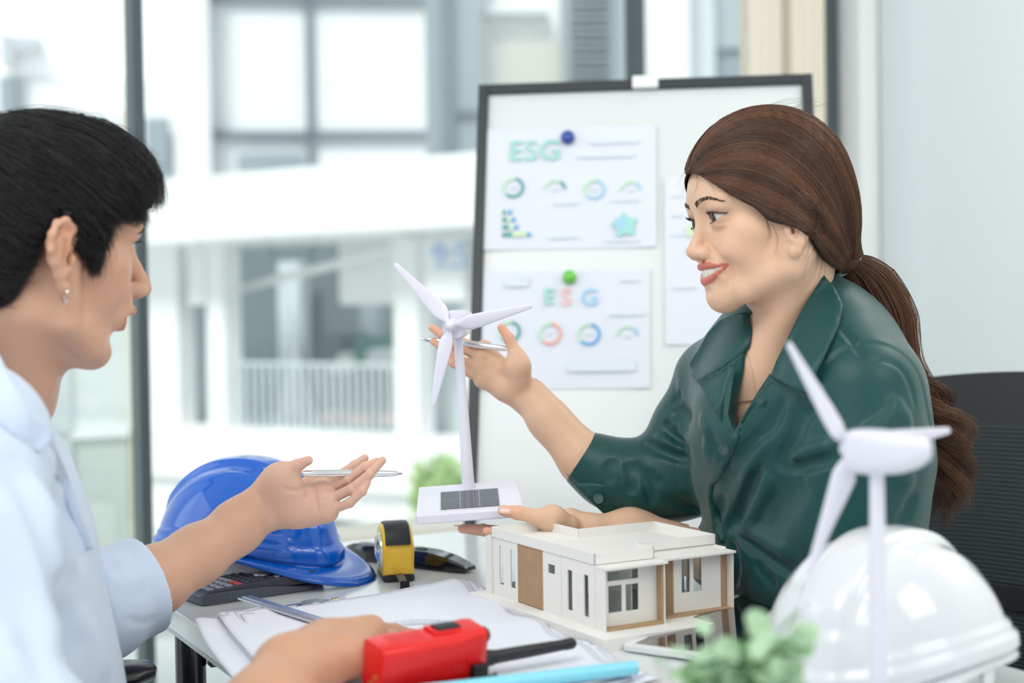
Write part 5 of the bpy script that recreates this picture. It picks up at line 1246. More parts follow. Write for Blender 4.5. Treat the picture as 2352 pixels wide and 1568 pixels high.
FW_, LU, LD = head_field(G, 0.0011, (-0.105, -0.110, -0.260), (0.118, 0.110, 0.135))
wl = lambda p: ixf(MH, p)
# smile folds, cheeks (traced on the surface)
_V, _Q = FW_.mesh(0); _T = bvh(xf(MH, _V), _Q)
def onf(pts): return [tuple(wl(h_)) for h_ in (hit(_T, *p) for p in pts) if h_ is not None]
def both(pts, w_, d_):
    q_ = onf(pts); FW_.groove(q_, w_, d_); FW_.groove([mirror(p) for p in q_], w_, d_)
both([(1627, 560), (1634, 570), (1645, 582), (1657, 594), (1668, 606), (1675, 620), (1678, 636), (1676, 652), (1668, 668)], 0.0060, 0.0034)
both([(1640, 514), (1655, 513), (1668, 507)], 0.0035, 0.0009)
c_ = onf([(1678, 572)])[0]; FW_.push(c_, (0.026, 0.024, 0.024), 0.0038); FW_.push(mirror(c_), (0.026, 0.024, 0.024), 0.0038)
c_ = onf([(1652, 655)])[0]; FW_.push(c_, (0.013, 0.012, 0.013), -0.0014); FW_.push(mirror(c_), (0.013, 0.012, 0.013), -0.0014)
FW_.push((0.0885, 0, -0.0600), (0.010, 0.018, 0.007), -0.0018)
Eear = ear(FW_, (0.010, 0.0660, -0.008), 1, 0.92, 0.16, 0.35); ear(FW_, (0.010, -0.0660, -0.008), -1, 0.92, 0.16, 0.35)
# neck and chest top
nb = wl(P(1815, 830, 1.665)); nb2 = wl(P(1800, 960, 1.70)); nm = (nb + np.array((-0.012, 0, -0.05))) / 2
FW_.chain([(-0.030, 0, -0.030), tuple(nm), tuple(nb)], [0.041, 0.0395, 0.045], k=0.013)
FW_.chain([(-0.010, 0.048, -0.035), tuple(wl(P(1742, 830, 1.632)))], [0.010, 0.008], k=0.03)                 # neck muscle
FW_.chain([(-0.010, -0.048, -0.035), tuple(wl(P(1725, 835, 1.66)))], [0.010, 0.008], k=0.03)
FW_.ell(tuple(wl(P(1800, 935, 1.70))), (0.092, 0.092, 0.092), k=0.06)
head_cuts(FW_, G)
V, Q = FW_.mesh(1)
C = np.tile(np.array((0.76, 0.49, 0.335)), (len(V), 1))
lipd = np.minimum(chain_d(V, LU[0], np.array(LU[1])), chain_d(V, LD[0], np.array(LD[1])))
C = mixc(C, (0.80, 0.42, 0.31), 0.55 * np.exp(-((V[:, 0] - 0.062) ** 2 + (np.abs(V[:, 1]) - 0.040) ** 2 + (V[:, 2] + 0.012) ** 2) / 0.020 ** 2))
C = mixc(C, (0.78, 0.38, 0.28), 0.4 * np.exp(-((V[:, 0] - 0.105) ** 2 + V[:, 1] ** 2 + (V[:, 2] + 0.014) ** 2) / 0.010 ** 2))
C = mixc(C, (0.58, 0.165, 0.13), 1 - sstep(lipd, 0.0004, 0.0014))
eyed = np.sqrt((V[:, 0] - 0.072) ** 2 + (np.abs(V[:, 1]) - 0.033) ** 2 + ((V[:, 2] - 0.022) * 1.3) ** 2)
C = mixc(C, (0.56, 0.30, 0.20), 0.45 * (1 - sstep(eyed, 0.014, 0.022)) * (V[:, 0] > 0.05))
inm = (V[:, 0] < 0.086) & (np.abs(V[:, 1]) < 0.022) & (V[:, 2] < -0.034) & (V[:, 2] > -0.046) & (lipd > 0.0008) & (V[:, 0] > 0.03)
inner = 1 - sstep(np.abs(V[:, 2] + 0.0395) - 0.0045, 0, 0.002)
C[inm] = (0.12, 0.02, 0.02)
wbody = Body(); wbody.add(xf(MH, V), Q, C)
Thead_w = bvh(xf(MH, V), Q)
print('head w', len(V), time.time() - t0)
for s, nm_ in ((1, 'eye'), (-1, 'eye')):
    eyeball(nm_, (G["eye"][0], s * G["eye"][1], G['eye'][2]), G['eye'][3], (1, 0.0 + s * 0.04, -0.06), woman, MH, (0.030, 0.014, 0.009), 0.0062)
    e = G['eye']; ups = []; dns = []
    for t in np.linspace(-0.95, 1.0, 9):
        y = e[1] + 0.001 + t * G['ew']; z = e[2] + G['etilt'] * t + G['eu'] * (1 - t * t) * (1 - 0.12 * t); x = e[0] + math.sqrt(max(1e-6, (e[3] + 0.0012) ** 2 - (y - e[1]) ** 2 - (z - e[2]) ** 2)); ups.append((x, s * y, z))
        z2 = e[2] + G['etilt'] * t - G['el'] * (1 - t * t) * (1 + 0.15 * t); x2 = e[0] + math.sqrt(max(1e-6, (e[3] + 0.0010) ** 2 - (y - e[1]) ** 2 - (z2 - e[2]) ** 2)); dns.append((x2, s * y, z2))
    ups = [(surf_x(FW_, s * abs(y), z + 0.0011) + 0.0002, y, z + 0.0006) for x, y, z in ups]; dns = [(surf_x(FW_, s * abs(y), z - 0.0012), y, z - 0.0006) for x, y, z in dns]
    lashes("upper_lashes", ups[2:], ((0.9, -s * 0.25, 0.15), (0.55, s * 0.8, 0.15)), 0.0048, woman, MH, 44)
    lashes('lower_lashes', dns[2:], ((0.8, -s * 0.2, -0.4), (0.5, s * 0.8, -0.3)), 0.0022, woman, MH, 26, up=-0.3)
    MB().tube([xf(MH, p) - np.array(woman.location) for p in ups + [(ups[-1][0] - 0.003, ups[-1][1] + s * 0.0035, ups[-1][2] + 0.0012)]], [0.0003] + [0.0005] * 8 + [0.0002], 6).build('lash_line', M_lash, woman, smooth=True)
# teeth: upper row on an arc
TX = surf_x(FW_, 0, -0.0305) - 0.0062
for k in range(-5, 6):
    if k == 0: continue
    kk = abs(k) - 0.5; sg_ = 1 if k > 0 else -1; wd = (0.0042, 0.0034, 0.0037, 0.0034, 0.0034)[abs(k) - 1]; yy = sg_ * (0.0, 0.0042)[abs(k)] if abs(k) == 1 else sg_ * (0, 0.0042, 0.0116, 0.0172, 0.0218, 0.0255)[abs(k)]
    xx = TX - 14.0 * yy * yy; hh = (0.0046, 0.0040, 0.0042, 0.0034, 0.0030)[abs(k) - 1]; n = 12
    tx_ = -28.0 * yy; tn = np.array((1, -tx_, 0)); tn = tn / np.linalg.norm(tn); tt_ = np.array((tx_, 1, 0)); tt_ /= np.linalg.norm(tt_); n0 = np.cross(tt_, (0, 0, 1))
    R = []
    for z, s_ in ((-0.0330, 0.9), (-0.0360, 1.0), (-0.0330 - hh * 1.9, 0.95), (-0.0330 - hh * 2.08, 0.75)):
        R.append([tuple(xf(MH, np.array((xx, yy, z)) + tt_ * wd * s_ * math.cos(w) * abs(math.cos(w)) ** -0.3 * 1.0 * (1 if abs(math.cos(w)) > 1e-3 else 0) + np.array((1, 0, 0)) * 0.0022 * s_ * math.sin(w)) - np.array(woman.location)) for w in [2 * PI * (j + 0.5) / n for j in range(n)]])
    MB().rings(R).build('tooth', M_teeth, woman, smooth=True, sharp=0.9)
# eyebrows as fine hairs on the skin
def brow(s):
    path = cr([(0.0, 0.010, 0.0365), (0, 0.020, 0.0400), (0, 0.033, 0.0420), (0, 0.044, 0.0398), (0, 0.0525, 0.0350)], 60); L = []
    for i in range(420):
        u = RNG.uniform(0, 1) ** 0.9; p = path[int(u * 59)]; th = 0.0024 * (1 - u) ** 0.6 + 0.0004; z = p[2] + RNG.uniform(-1, 1) * th; y = s * (p[1] + RNG.normal() * 0.0006)
        q, nn, *_ = Tl.ray_cast(Vector((0.2, y, z)), Vector((-1, 0, 0)))
        if q is None: continue
        q = np.array(q); nn = np.array(nn); nn = nn if nn[0] > 0 else -nn
        d = np.array((0, s * (0.55 + 0.45 * u), 0.75 * (1 - u) ** 1.2 - 0.25 * u)); d -= nn * (d @ nn); d /= np.linalg.norm(d); l = RNG.uniform(0.0025, 0.0042) * (1 - 0.3 * u)
        L.append([q + nn * (0.0001 + 0.0006 * t) + d * l * t for t in (0, 0.33, 0.66, 1)])
    return np.array(L)
Tl = bvh(V, Q)
for s in (1, -1):
    Lb = brow(s); o = strand_mesh('eyebrow', xf(MH, Lb) - np.array(woman.location), 0.00013, np.tile((0.085, 0.045, 0.030), (len(Lb), 1)), M_hair, woman)
# earring
q = xf(MH, Eear(-0.0035, -0.0215, 0.0078)); o = MB().lathe([(0.0002, 0.0), (0.0024, 0.0), (0.0026, 0.0008), (0.0013, 0.0018), (0.0002, 0.0019)], 3).build('ear_stud', mat('crystal', (0.85, 0.87, 0.9), 0.05, metal=0.9), woman)
o.matrix_local = TR(q - np.array(woman.location)) @ Matrix.Rotation(PI / 2, 4, 'X')
body_w = wbody
# ---------------------------------------------------------------- her hair
FC = Field((-0.125, -0.095, -0.09), (0.105, 0.095, 0.15), 0.002)
FC.ell((-0.012, 0, 0.045), (0.084, 0.078, 0.0895)); FC.ell((0.014, 0, 0.050), (0.0775, 0.0715, 0.0815), k=0.02)
FC.ell((-0.050, 0, -0.002), (0.043, 0.062, 0.058), k=0.03); FC.chain([(-0.055, 0, -0.020), (-0.080, 0, -0.046)], [0.045, 0.019], k=0.02)
_g = np.stack(np.meshgrid(*FC.ax, indexing='ij'), -1).reshape(-1, 3); _m = (_g[:, 2] > -0.07)
_v = np.full(len(_g), 1.0, np.float32); _v[_m] = FW_.samp(_g[_m]) - 0.0016; _v = _v.reshape(FC.F.shape); FC.F = smin(FC.F, np.clip(_v, -0.02, 1), 0.014).astype(np.float32)
Vc, Qc = FC.mesh(1); Tcap = bvh(xf(MH, Vc), Qc)
def cap(px, py):
    h_ = hit(Tcap, px, py)
    if h_ is None:
        h_ = P(px, py, 1.63); q = Tcap.find_nearest(Vector(h_)); h_ = np.array(q[0])
    return wl(h_)
hl = [(1579, 400), (1590, 398), (1612, 404), (1640, 421), (1672, 441), (1705, 459), (1735, 472), (1752, 486), (1762, 503), (1790, 512), (1826, 517), (1852, 532), (1872, 562), (1892, 598), (1912, 614)]
HLc = np.array([cap(*p) for p in hl])
poly = [(0.13, 0.085)] + [(HLc[0][0], HLc[0][2])] + [(p[0], p[2]) for p in HLc[1:]] + [(-0.075, -0.066), (-0.09, -0.085), (0.13, -0.12)]
def inpoly(x, z, poly):
    r = np.zeros(len(x), bool)
    for (x0, z0), (x1, z1) in zip(poly, poly[1:] + poly[:1]):
        c = ((z0 > z) != (z1 > z)) & (x < (x1 - x0) * (z - z0) / (z1 - z0 + 1e-12) + x0); r ^= c
    return r
cen = Vc[Qc].mean(1); keep = ~inpoly(cen[:, 0], cen[:, 2], poly)
inset = FC.snap(Vc, np.full(len(Vc), -0.0006))
o = wmesh('hair_base', xf(MH, inset), Qc[keep], mat('hair_under', (0.035, 0.016, 0.010), 0.5, noise=(60, (0.07, 0.03, 0.015), 3)), woman)
guides_px = [[(1579, 398), (1588, 366), (1612, 333), (1648, 298), (1720, 257), (1800, 251), (1872, 285), (1922, 350), (1943, 430), (1954, 520), (1957, 585)],
             [(1583, 398), (1600, 362), (1640, 325), (1700, 292), (1780, 285), (1860, 330), (1910, 400), (1938, 480), (1950, 540), (1953, 592)],
             [(1592, 398), (1630, 362), (1700, 335), (1780, 345), (1850, 395), (1900, 455), (1930, 520), (1945, 560), (1950, 597)],
             [(1602, 400), (1660, 385), (1730, 385), (1800, 415), (1860, 465), (1905, 520), (1932, 565), (1946, 601)],
             [(1620, 408), (1680, 415), (1750, 438), (1815, 470), (1865, 510), (1905, 555), (1930, 585), (1943, 604)],
             [(1642, 422), (1700, 442), (1760, 470), (1815, 495), (1860, 528), (1895, 565), (1920, 592), (1940, 608)],
             [(1672, 441), (1720, 462), (1765, 488), (1812, 508), (1850, 530), (1880, 566), (1908, 598), (1936, 612)],
             [(1705, 459), (1738, 476), (1765, 502), (1800, 513), (1838, 523), (1864, 552), (1888, 592), (1930, 615)]]
Gl = [[cap(*p) for p in g] for g in guides_px]
# the midline guides stay close to the middle plane
Gl[0] = [(p[0], 0.004, p[2]) for p in [(0.0905, 0, 0.0765), (0.083, 0, 0.0905), (0.070, 0, 0.1035), (0.049, 0, 0.1175), (0.007, 0, 0.134), (-0.035, 0, 0.132), (-0.070, 0, 0.111), (-0.091, 0, 0.077), (-0.096, 0, 0.04), (-0.095, 0, -0.0115), (-0.088, 0, -0.046)]]
DK, MD, LT = np.array((0.020, 0.010, 0.008)), np.array((0.10, 0.042, 0.021)), np.array((0.26, 0.115, 0.052))
def colf(sf, lf, n):
    t = np.clip(0.45 + RNG.normal(size=n) * 0.17 + 0.14 * np.sin(sf * 23) + 0.08 * np.sin(sf * 71 + 1), 0, 1)
    t = t * (1 - 0.85 * sstep(sf, 0.80, 0.98))
    C_ = np.where(t[:, None] < 0.5, DK + (MD - DK) * (t * 2)[:, None], MD + (LT - MD) * (t * 2 - 1)[:, None]); return C_
L1, C1 = hair_sheet(FC, Gl, 10000, 26, (0.0000, 0.0028), 0.0006, colf)
Gm = [[(p[0], -p[1], p[2]) for p in (g if gi < 2 else g[1:])] for gi, g in enumerate(Gl)]
L2, C2 = hair_sheet(FC, Gm, 2500, 20, (0.0000, 0.0028), 0.0006, colf)
strand_mesh('hair_strands', xf(MH, L1) - np.array(woman.location), 0.00024, C1, M_hair, woman)
strand_mesh('hair_strands', xf(MH, L2) - np.array(woman.location), 0.00042, C2, M_hair, woman)
# loose fine hairs: crown fly-aways and wisps by temple and nape
fl = []
for i in range(110):
    x = RNG.uniform(-0.06, 0.09); z = 0.135 - ((x + 0.012) / 0.10) ** 2 * 0.055 - 0.002; y = RNG.uniform(-0.03, 0.05); l = RNG.uniform(0.02, 0.055); a0 = RNG.uniform(0.2, 0.6) * (1 if x > 0 else 0.4)
    fl.append([(x - l * t * (1 - 0.3 * t), y + RNG.normal() * 0.001, z + a0 * l * (t - 1.0 * t * t) * 1.4 + 0.002) for t in np.linspace(0, 1, 10)])
for px, py, dx, dy, cv in [(1600, 400, -16, 60, 10), (1583, 398, -14, 70, -8), (1586, 380, -20, 60, -14), (1612, 404, 30, 50, 8), (1640, 422, 50, 40, 8), (1672, 441, 30, 30, 4), (1756, 500, 0, 60, 10), (1758, 505, -12, 80, 14), (1770, 510, -6, 90, 20), (1762, 500, 16, 50, -6), (1860, 545, -20, 70, 6), (1866, 556, -16, 80, 10), (1870, 565, -26, 90, -8), (1880, 580, -24, 80, 6), (1888, 592, -20, 70, 5), (1850, 535, -24, 60, 8), (1892, 600, -14, 90, 6)] * 2:
    dx += RNG.uniform(-8, 8); dy += RNG.uniform(-12, 12); q = []
    for t in np.linspace(0, 1, 10):
        x = px + dx * t + cv * math.sin(t * 3); y = py + dy * t; h_ = hit(Thead_w, x, y, 0.0008)
        if h_ is None: h_ = P(x, y, 1.62 - 0.02)
        q.append(tuple(wl(h_)))
    fl.append(q)
fl = np.array(fl); strand_mesh('loose_hair', xf(MH, fl) - np.array(woman.location), 0.00009, np.tile(MD * 0.8, (len(fl), 1)), M_hair, woman, taper=0.2)
# ponytail
cl = cr([P(1948, 602, 1.66), P(1985, 640, 1.665), P(2025, 710, 1.665), P(2052, 800, 1.66), P(2085, 890, 1.665), P(2130, 970, 1.67), P(2155, 1050, 1.67), P(2165, 1130, 1.67), P(2165, 1215, 1.67)], 44)
wid = np.interp(np.linspace(0, 1, 44), [0, 0.06, 0.16, 0.30, 0.45, 0.58, 0.72, 0.85, 1], [0.011, 0.016, 0.026, 0.029, 0.020, 0.027, 0.032, 0.026, 0.016])
tg = np.gradient(cl, axis=0); tg /= np.linalg.norm(tg, axis=1, keepdims=True); aa = np.cross(tg, (0, 1, 0)); aa /= np.linalg.norm(aa, axis=1, keepdims=True); bb = np.cross(tg, aa)
LP = []; CP = []; ncl = 46
clump = [(RNG.uniform(0, 2 * PI), math.sqrt(RNG.uniform(0, 1)), RNG.uniform(0, 6.28), RNG.uniform(0.75, 1.02), RNG.uniform(0, 1), RNG.uniform(8, 13)) for _ in range(ncl)]
for i in range(5200):
    an, rd, ph, end, tone, fq = clump[i % ncl]; u = np.linspace(0, end * RNG.uniform(0.86, 1.0) if RNG.uniform() < 0.8 else RNG.uniform(0.3, 0.9), 44); ui = u * 43; k = np.clip(ui.astype(int), 0, 42); f = (ui - k)[:, None]
    c = cl[k] * (1 - f) + cl[k + 1] * f; A = aa[k]; Bv = bb[k]; w = wid[k] * (1 - f[:, 0]) + wid[np.minimum(k + 1, 43)] * f[:, 0]
    r1 = rd + RNG.normal() * 0.16; a1 = an + RNG.normal() * 0.22
    cur = sstep(u, 0.38, 0.62) * 0.50; wob = cur * np.sin(u * fq * 2.2 + ph); wob2 = cur * np.cos(u * fq * 2.2 + ph) * 0.8
    x = (r1 * math.cos(a1) * (1 - 0.0 * u) + wob) * w; y = (r1 * math.sin(a1) * 0.75 + wob2) * w
    p = c + A * x[:, None] + Bv * y[:, None] + np.cumsum(RNG.normal(size=(44, 3)), 0) * 0.00012
    LP.append(p); t = np.clip(0.5 * tone + 0.25 + RNG.normal() * 0.16, 0, 1) * (0.75 + 0.25 * math.sin(a1 + 1)); CP.append(DK + (MD - DK) * min(1, t * 2) if t < 0.5 else MD + (LT - MD) * (t * 2 - 1))
strand_mesh('ponytail', np.array(LP) - np.array(woman.location), 0.00034, np.array(CP), M_hair, woman, taper=0.25)
LF = []
for i in range(70):
    k = RNG.integers(2, 38); p0 = cl[k] + aa[k] * wid[k] * RNG.uniform(-1, 1) + bb[k] * wid[k] * RNG.uniform(-0.6, 0.6); d = tg[k] + np.array((RNG.uniform(0.1, 0.9), 0, RNG.uniform(-0.1, 0.7))); d /= np.linalg.norm(d); l = RNG.uniform(0.03, 0.07)
    LF.append([p0 + d * l * t + np.array((-0.2, 0, -0.9)) * l * t * t * RNG.uniform(0.5, 0.8) for t in np.linspace(0, 1, 10)])
strand_mesh('loose_hair', np.array(LF) - np.array(woman.location), 0.00009, np.tile(MD, (len(LF), 1)), M_hair, woman, taper=0.2)
tc = P(1947, 602, 1.66); td = tg[0]; ta = np.cross(td, (0, 1, 0)); ta /= np.linalg.norm(ta); tb = np.cross(td, ta)
MB().tube([tc + 0.0205 * (math.cos(w) * ta + math.sin(w) * tb) - np.array(woman.location) for w in np.linspace(0, 2 * PI, 29)], 0.0032, 8, caps=False).build('hair_tie', mat('mint_elastic', (0.50, 0.80, 0.68), 0.7), woman, smooth=True)
# ---------------------------------------------------------------- her arms and hands
M_green = mat('green_satin', (0.0045, 0.062, 0.058), 0.40, sheen=0.15, spec=0.4, bump=(700, 0.06, 0.0003))
M_greens = mat('green_stitch', (0.006, 0.05, 0.048), 0.6)
SK = np.array((0.76, 0.49, 0.335)); SKt = np.array((0.80, 0.40, 0.28))
def hcol(V, tips, base=SK, tipc=SKt, palm=None):
    C_ = np.tile(base, (len(V), 1)); d = np.min([np.linalg.norm(V - np.array(t), axis=1) for t in tips], axis=0); return mixc(C_, tipc, 0.75 * (1 - sstep(d, 0.006, 0.038)))
# raised right hand behind the turbine
DR = 1.865
W0 = P(1216, 914, DR); cu = P(1345, 1062, 1.84); el = P(1460, 1150, 1.82)
FR = Field(np.minimum(P(960, 1130, 1.80), P(960, 700, 1.80)) - 0.02, P(1480, 700, 1.90) + np.array((0.0, 0.05, 0.03)), 0.0013)
FR.chain([el, cu, P(1262, 968, 1.855), W0], [0.031, 0.028, 0.0215, 0.0195], k=0.01, kj=0.02)
FR.chain([P(1335, 1040, 1.835), P(1258, 955, 1.85), P(1222, 905, DR)], [0.026, 0.019, 0.017], k=0.02)
mc = [P(1112, 800, 1.870), P(1103, 822, 1.862), P(1101, 846, 1.858), P(1108, 872, 1.858)]
fg = [[P(1072, 790, 1.878), P(1044, 772, 1.885), P(1023, 756, 1.888)], [P(1052, 795, 1.858), P(1018, 770, 1.862), P(992, 752, 1.868)],
      [P(1050, 822, 1.852), P(1018, 799, 1.855), P(995, 784, 1.860)], [P(1066, 852, 1.850), P(1040, 834, 1.850), P(1021, 818, 1.853)]]
th = [P(1192, 872, 1.850), P(1186, 812, 1.845), P(1168, 776, 1.845), P(1152, 752, 1.845)]
hand_field(FR, W0, mc, fg, th, (0, -1, 0.1), 0.0060, 0.0115, k=0.003)
for a in ([(1150, 800), (1168, 830), (1190, 865)], [(1095, 850), (1120, 845), (1150, 858), (1178, 885)], [(1108, 820), (1128, 835), (1140, 850)]):
    FR.groove([P(x, y, 1.850) for x, y in a], 0.0075, 0.0016)
for f in fg:
    for j in (0, 1): v = f[j] - f[j + 1]; v /= np.linalg.norm(v); n_ = np.cross(v, (0, 1, 0)); FR.groove([f[j] + n_ * 0.006 + np.array((0, -0.006, 0)), f[j] - n_ * 0.006 + np.array((0, -0.006, 0))], 0.0018, 0.0007)
V, Q = FR.mesh(1); wbody.add(V, Q, hcol(V, [f[-1] for f in fg] + [th[-1]]))
# lower left hand under the base
DL = 1.775
W1 = P(1372, 1222, 1.775)
FLh = Field(P(1030, 1262, 1.66) - np.array((0.0, 0.0, 0.02)), P(1530, 1130, 1.84) + np.array((0.02, 0.03, 0.02)), 0.0013)
FLh.chain([P(1560, 1262, 1.775), P(1450, 1222, 1.785), W1], [0.033, 0.0270, 0.0215], k=0.01, kj=0.02)
mc = [P(1252, 1216, 1.745), P(1250, 1222, 1.765), P(1250, 1226, 1.785), P(1256, 1226, 1.803)]
fg = [[P(1190, 1226, 1.735), P(1150, 1224, 1.735), P(1118, 1220, 1.738)], [P(1170, 1222, 1.765), P(1110, 1216, 1.765), P(1062, 1214, 1.765)],
      [P(1175, 1226, 1.785), P(1120, 1221, 1.787), P(1080, 1217, 1.79)], [P(1190, 1226, 1.805), P(1150, 1222, 1.807), P(1110, 1219, 1.81)]]
th = [P(1300, 1208, 1.745), P(1236, 1188, 1.722), P(1190, 1177, 1.716), P(1155, 1172, 1.718)]
hand_field(FLh, W1, mc, fg, th, (0, 0, 1), 0.0070, 0.0120)
FLh.chain([P(1255, 1188, 1.775), P(1310, 1186, 1.775), W1], [0.007, 0.0105, 0.015], k=0.015)
for k in range(5): FLh.groove([P(1187 + k * 6, 1171, 1.709), P(1192 + k * 6, 1190, 1.708)], 0.0012, 0.0005)
V, Q = FLh.mesh(1); wbody.add(V, Q, hcol(V, [f[-1] for f in fg] + [th[-1]]))
def nail(c, d, n, w, l, parent, m):
    """small domed plate at c, length direction d, normal n"""
    d = np.array(d, float); d /= np.linalg.norm(d); n = np.array(n, float); n -= d * (n @ d); n /= np.linalg.norm(n); b = np.cross(d, n); V = []; Fc = []
    for i in range(7):
        u = i / 6 * 2 - 1
        for j in range(7):
            v = j / 6 * 2 - 1; ww = w * (1 - 0.25 * max(0, u) ** 2 - 0.2 * max(0, -u) ** 2); V.append(c + d * u * l + b * v * ww + n * (-(v * ww) ** 2 * 55 - (u * l) ** 2 * 12) - np.array(parent.location))
    for i in range(6):
        for j in range(6): Fc.append((i * 7 + j, i * 7 + j + 1, i * 7 + j + 8, i * 7 + j + 7))
    o = mesh_obj('fingernail', V, Fc, m, parent); sd = o.modifiers.new('s', 'SOLIDIFY'); sd.thickness = 0.0006; sd.offset = -1; return o
M_nail = mat('nail_polish', (0.80, 0.52, 0.42), 0.15, coat=0.8)
nail(P(1160, 1170, 1.7105), P(1140, 1170, 1.715) - P(1180, 1172, 1.712), np.array((0.0, -0.75, 0.5)), 0.0052, 0.0078, woman, M_nail)
nail(P(1054, 1209, 1.760), (-1, 0, 0.02), (-0.1, -0.1, -1), 0.0045, 0.006, woman, M_nail)
# torso under the shirt, legs: the rest of the one body (low detail, clothed)
f_t = np.array((-0.77, -0.64, 0)); l_t = np.array((0.64, -0.77, 0)); AX = np.array([l_t, f_t, (0, 0, 1)])
FB = Field((0.02, 1.38, 0.40), (0.62, 2.0, 1.12), 0.006)
FB.ell(P(1885, 1090, 1.74), (0.11, 0.062, 0.14), AX); FB.ell(P(1888, 1320, 1.80), (0.12, 0.088, 0.15), AX, k=0.05)
FB.chain([P(1665, 880, 1.80), P(1840, 870, 1.73), P(1975, 900, 1.60)], [0.033, 0.035, 0.036], k=0.03)
FB.chain([P(1975, 900, 1.57), P(1965, 1120, 1.57), P(1860, 1325, 1.625)], [0.042, 0.040, 0.034], k=0.02); FB.chain([P(1860, 1325, 1.625), P(1560, 1262, 1.765)], [0.034, 0.030], k=0.02)
FB.chain([P(1640, 890, 1.80), P(1545, 1100, 1.82), el], [0.038, 0.034, 0.031], k=0.02)
V, Q = FB.mesh(1); wbody.add(V, Q, np.tile(SK, (len(V), 1)))
# ---------------------------------------------------------------- her shirt
FS = Field((0.0, 1.33, 0.56), (0.64, 2.0, 1.16), 0.0024)
FS.ell(P(1846, 1010, 1.685), (0.150, 0.112, 0.20), AX); FS.ell(P(1885, 1320, 1.80), (0.150, 0.112, 0.17), AX, k=0.06)
FS.ell(P(1760, 985, 1.63), (0.085, 0.055, 0.07), AX, k=0.05)
FS.chain([P(1655, 868, 1.795), P(1810, 825, 1.69), P(1900, 830, 1.64), P(1975, 905, 1.575)], [0.047, 0.055, 0.060, 0.060], k=0.05)
# near sleeve
FS.chain([P(1978, 905, 1.575), P(1982, 1060, 1.565), P(1955, 1200, 1.58), P(1885, 1318, 1.62)], [0.060, 0.070, 0.074, 0.070], k=0.035, kj=0.03)
FS.chain([P(1885, 1318, 1.62), P(1800, 1292, 1.66), P(1722, 1288, 1.715), P(1650, 1280, 1.755)], [0.068, 0.056, 0.047, 0.040], k=0.03, kj=0.03)
# far sleeve
FS2 = [P(1640, 885, 1.80), P(1585, 990, 1.815), P(1545, 1095, 1.82), P(1465, 1105, 1.825), P(1395, 1085, 1.835), P(1350, 1058, 1.84)]
FS.chain(FS2, [0.048, 0.044, 0.050, 0.043, 0.037, 0.035], k=0.03, kj=0.03)
V0, Q0 = FS.mesh(0); Ts = bvh(V0, Q0)
c7 = lambda pts: [(1500 + x / 1.849, 720 + y / 1.849) for x, y in pts]; c4 = lambda pts: [(1180 + x / 2.703, 820 + y / 2.703) for x, y in pts]
def fold(tree, F_, pts, w, d):
    q_ = [hit(tree, *p) for p in (cr(np.array(pts), max(4, len(pts) * 2)))]; q_ = [p for p in q_ if p is not None]
    if len(q_) > 1: F_.groove(q_, w, d)
FOLDS = [([(650, 345), (625, 440), (600, 520), (560, 600), (525, 650)], 0.016, 0.009), ([(525, 655), (600, 652), (740, 622), (850, 565)], 0.013, 0.007),
         ([(545, 620), (640, 590), (760, 550)], 0.014, -0.005), ([(462, 650), (420, 745), (372, 850), (345, 925)], 0.015, 0.012), ([(500, 670), (455, 760), (410, 860), (385, 930)], 0.020, -0.008),
         ([(345, 930), (450, 1010), (560, 1082), (640, 1120)], 0.014, 0.010), ([(380, 905), (480, 960), (600, 1030)], 0.018, -0.006), ([(330, 960), (352, 1060), (345, 1160)], 0.012, 0.007), ([(420, 1040), (470, 1110), (530, 1160)], 0.012, 0.006),
         ([(305, 770), (272, 850), (268, 950)], 0.012, 0.007), ([(460, 480), (380, 600), (325, 690), (292, 760)], 0.014, 0.006), ([(560, 350), (500, 470), (420, 560), (350, 620)], 0.015, 0.006),
         ([(500, 500), (420, 620), (370, 720)], 0.016, -0.004), ([(790, 50), (840, 110), (895, 195)], 0.0065, 0.0045), ([(750, 370), (690, 400), (640, 455)], 0.013, 0.005), ([(720, 300), (640, 400)], 0.014, -0.004),
         ([(1050, 350), (1010, 440), (940, 500), (900, 520)], 0.018, -0.006), ([(1060, 400), (1075, 470), (1070, 540)], 0.014, -0.004), ([(900, 205), (990, 200), (1060, 240), (1100, 330), (1118, 430)], 0.006, 0.0022),
         ([(330, 700), (300, 620), (260, 560), (200, 500)], 0.014, 0.004), ([(200, 420), (230, 520), (225, 640)], 0.014, -0.005), ([(400, 780), (350, 860), (310, 930)], 0.012, 0.005), ([(640, 700), (560, 800), (520, 900)], 0.03, 0.004), ([(1110, 760), (1080, 840), (1040, 900)], 0.014, 0.005), ([(1000, 560), (1050, 640), (1090, 760)], 0.02, -0.004)]
for p, w, d in FOLDS: fold(Ts, FS, c7(p), w * 0.85, d * 1.25)
FOLD4 = [([(915, 395), (1000, 480), (1080, 560), (1105, 690)], 0.014, 0.009), ([(805, 525), (870, 560), (1000, 605), (1090, 645)], 0.013, 0.009), ([(745, 645), (780, 720), (845, 830), (850, 930)], 0.012, 0.009), ([(830, 690), (880, 780), (905, 745)], 0.009, 0.006),
         ([(980, 330), (1060, 360), (1110, 372)], 0.012, 0.008), ([(960, 850), (1060, 930), (1150, 955)], 0.012, 0.006), ([(860, 500), (960, 545), (1060, 590)], 0.014, -0.006), ([(960, 420), (1040, 470), (1100, 520)], 0.014, -0.006), ([(700, 640), (735, 760), (720, 860)], 0.012, 0.006), ([(1040, 200), (1010, 290), (1080, 340)], 0.012, 0.006), ([(620, 640), (590, 700), (600, 800)], 0.012, 0.004)]
for p, w, d in FOLD4: fold(Ts, FS, c4(p), w * 0.9, d * 1.2)
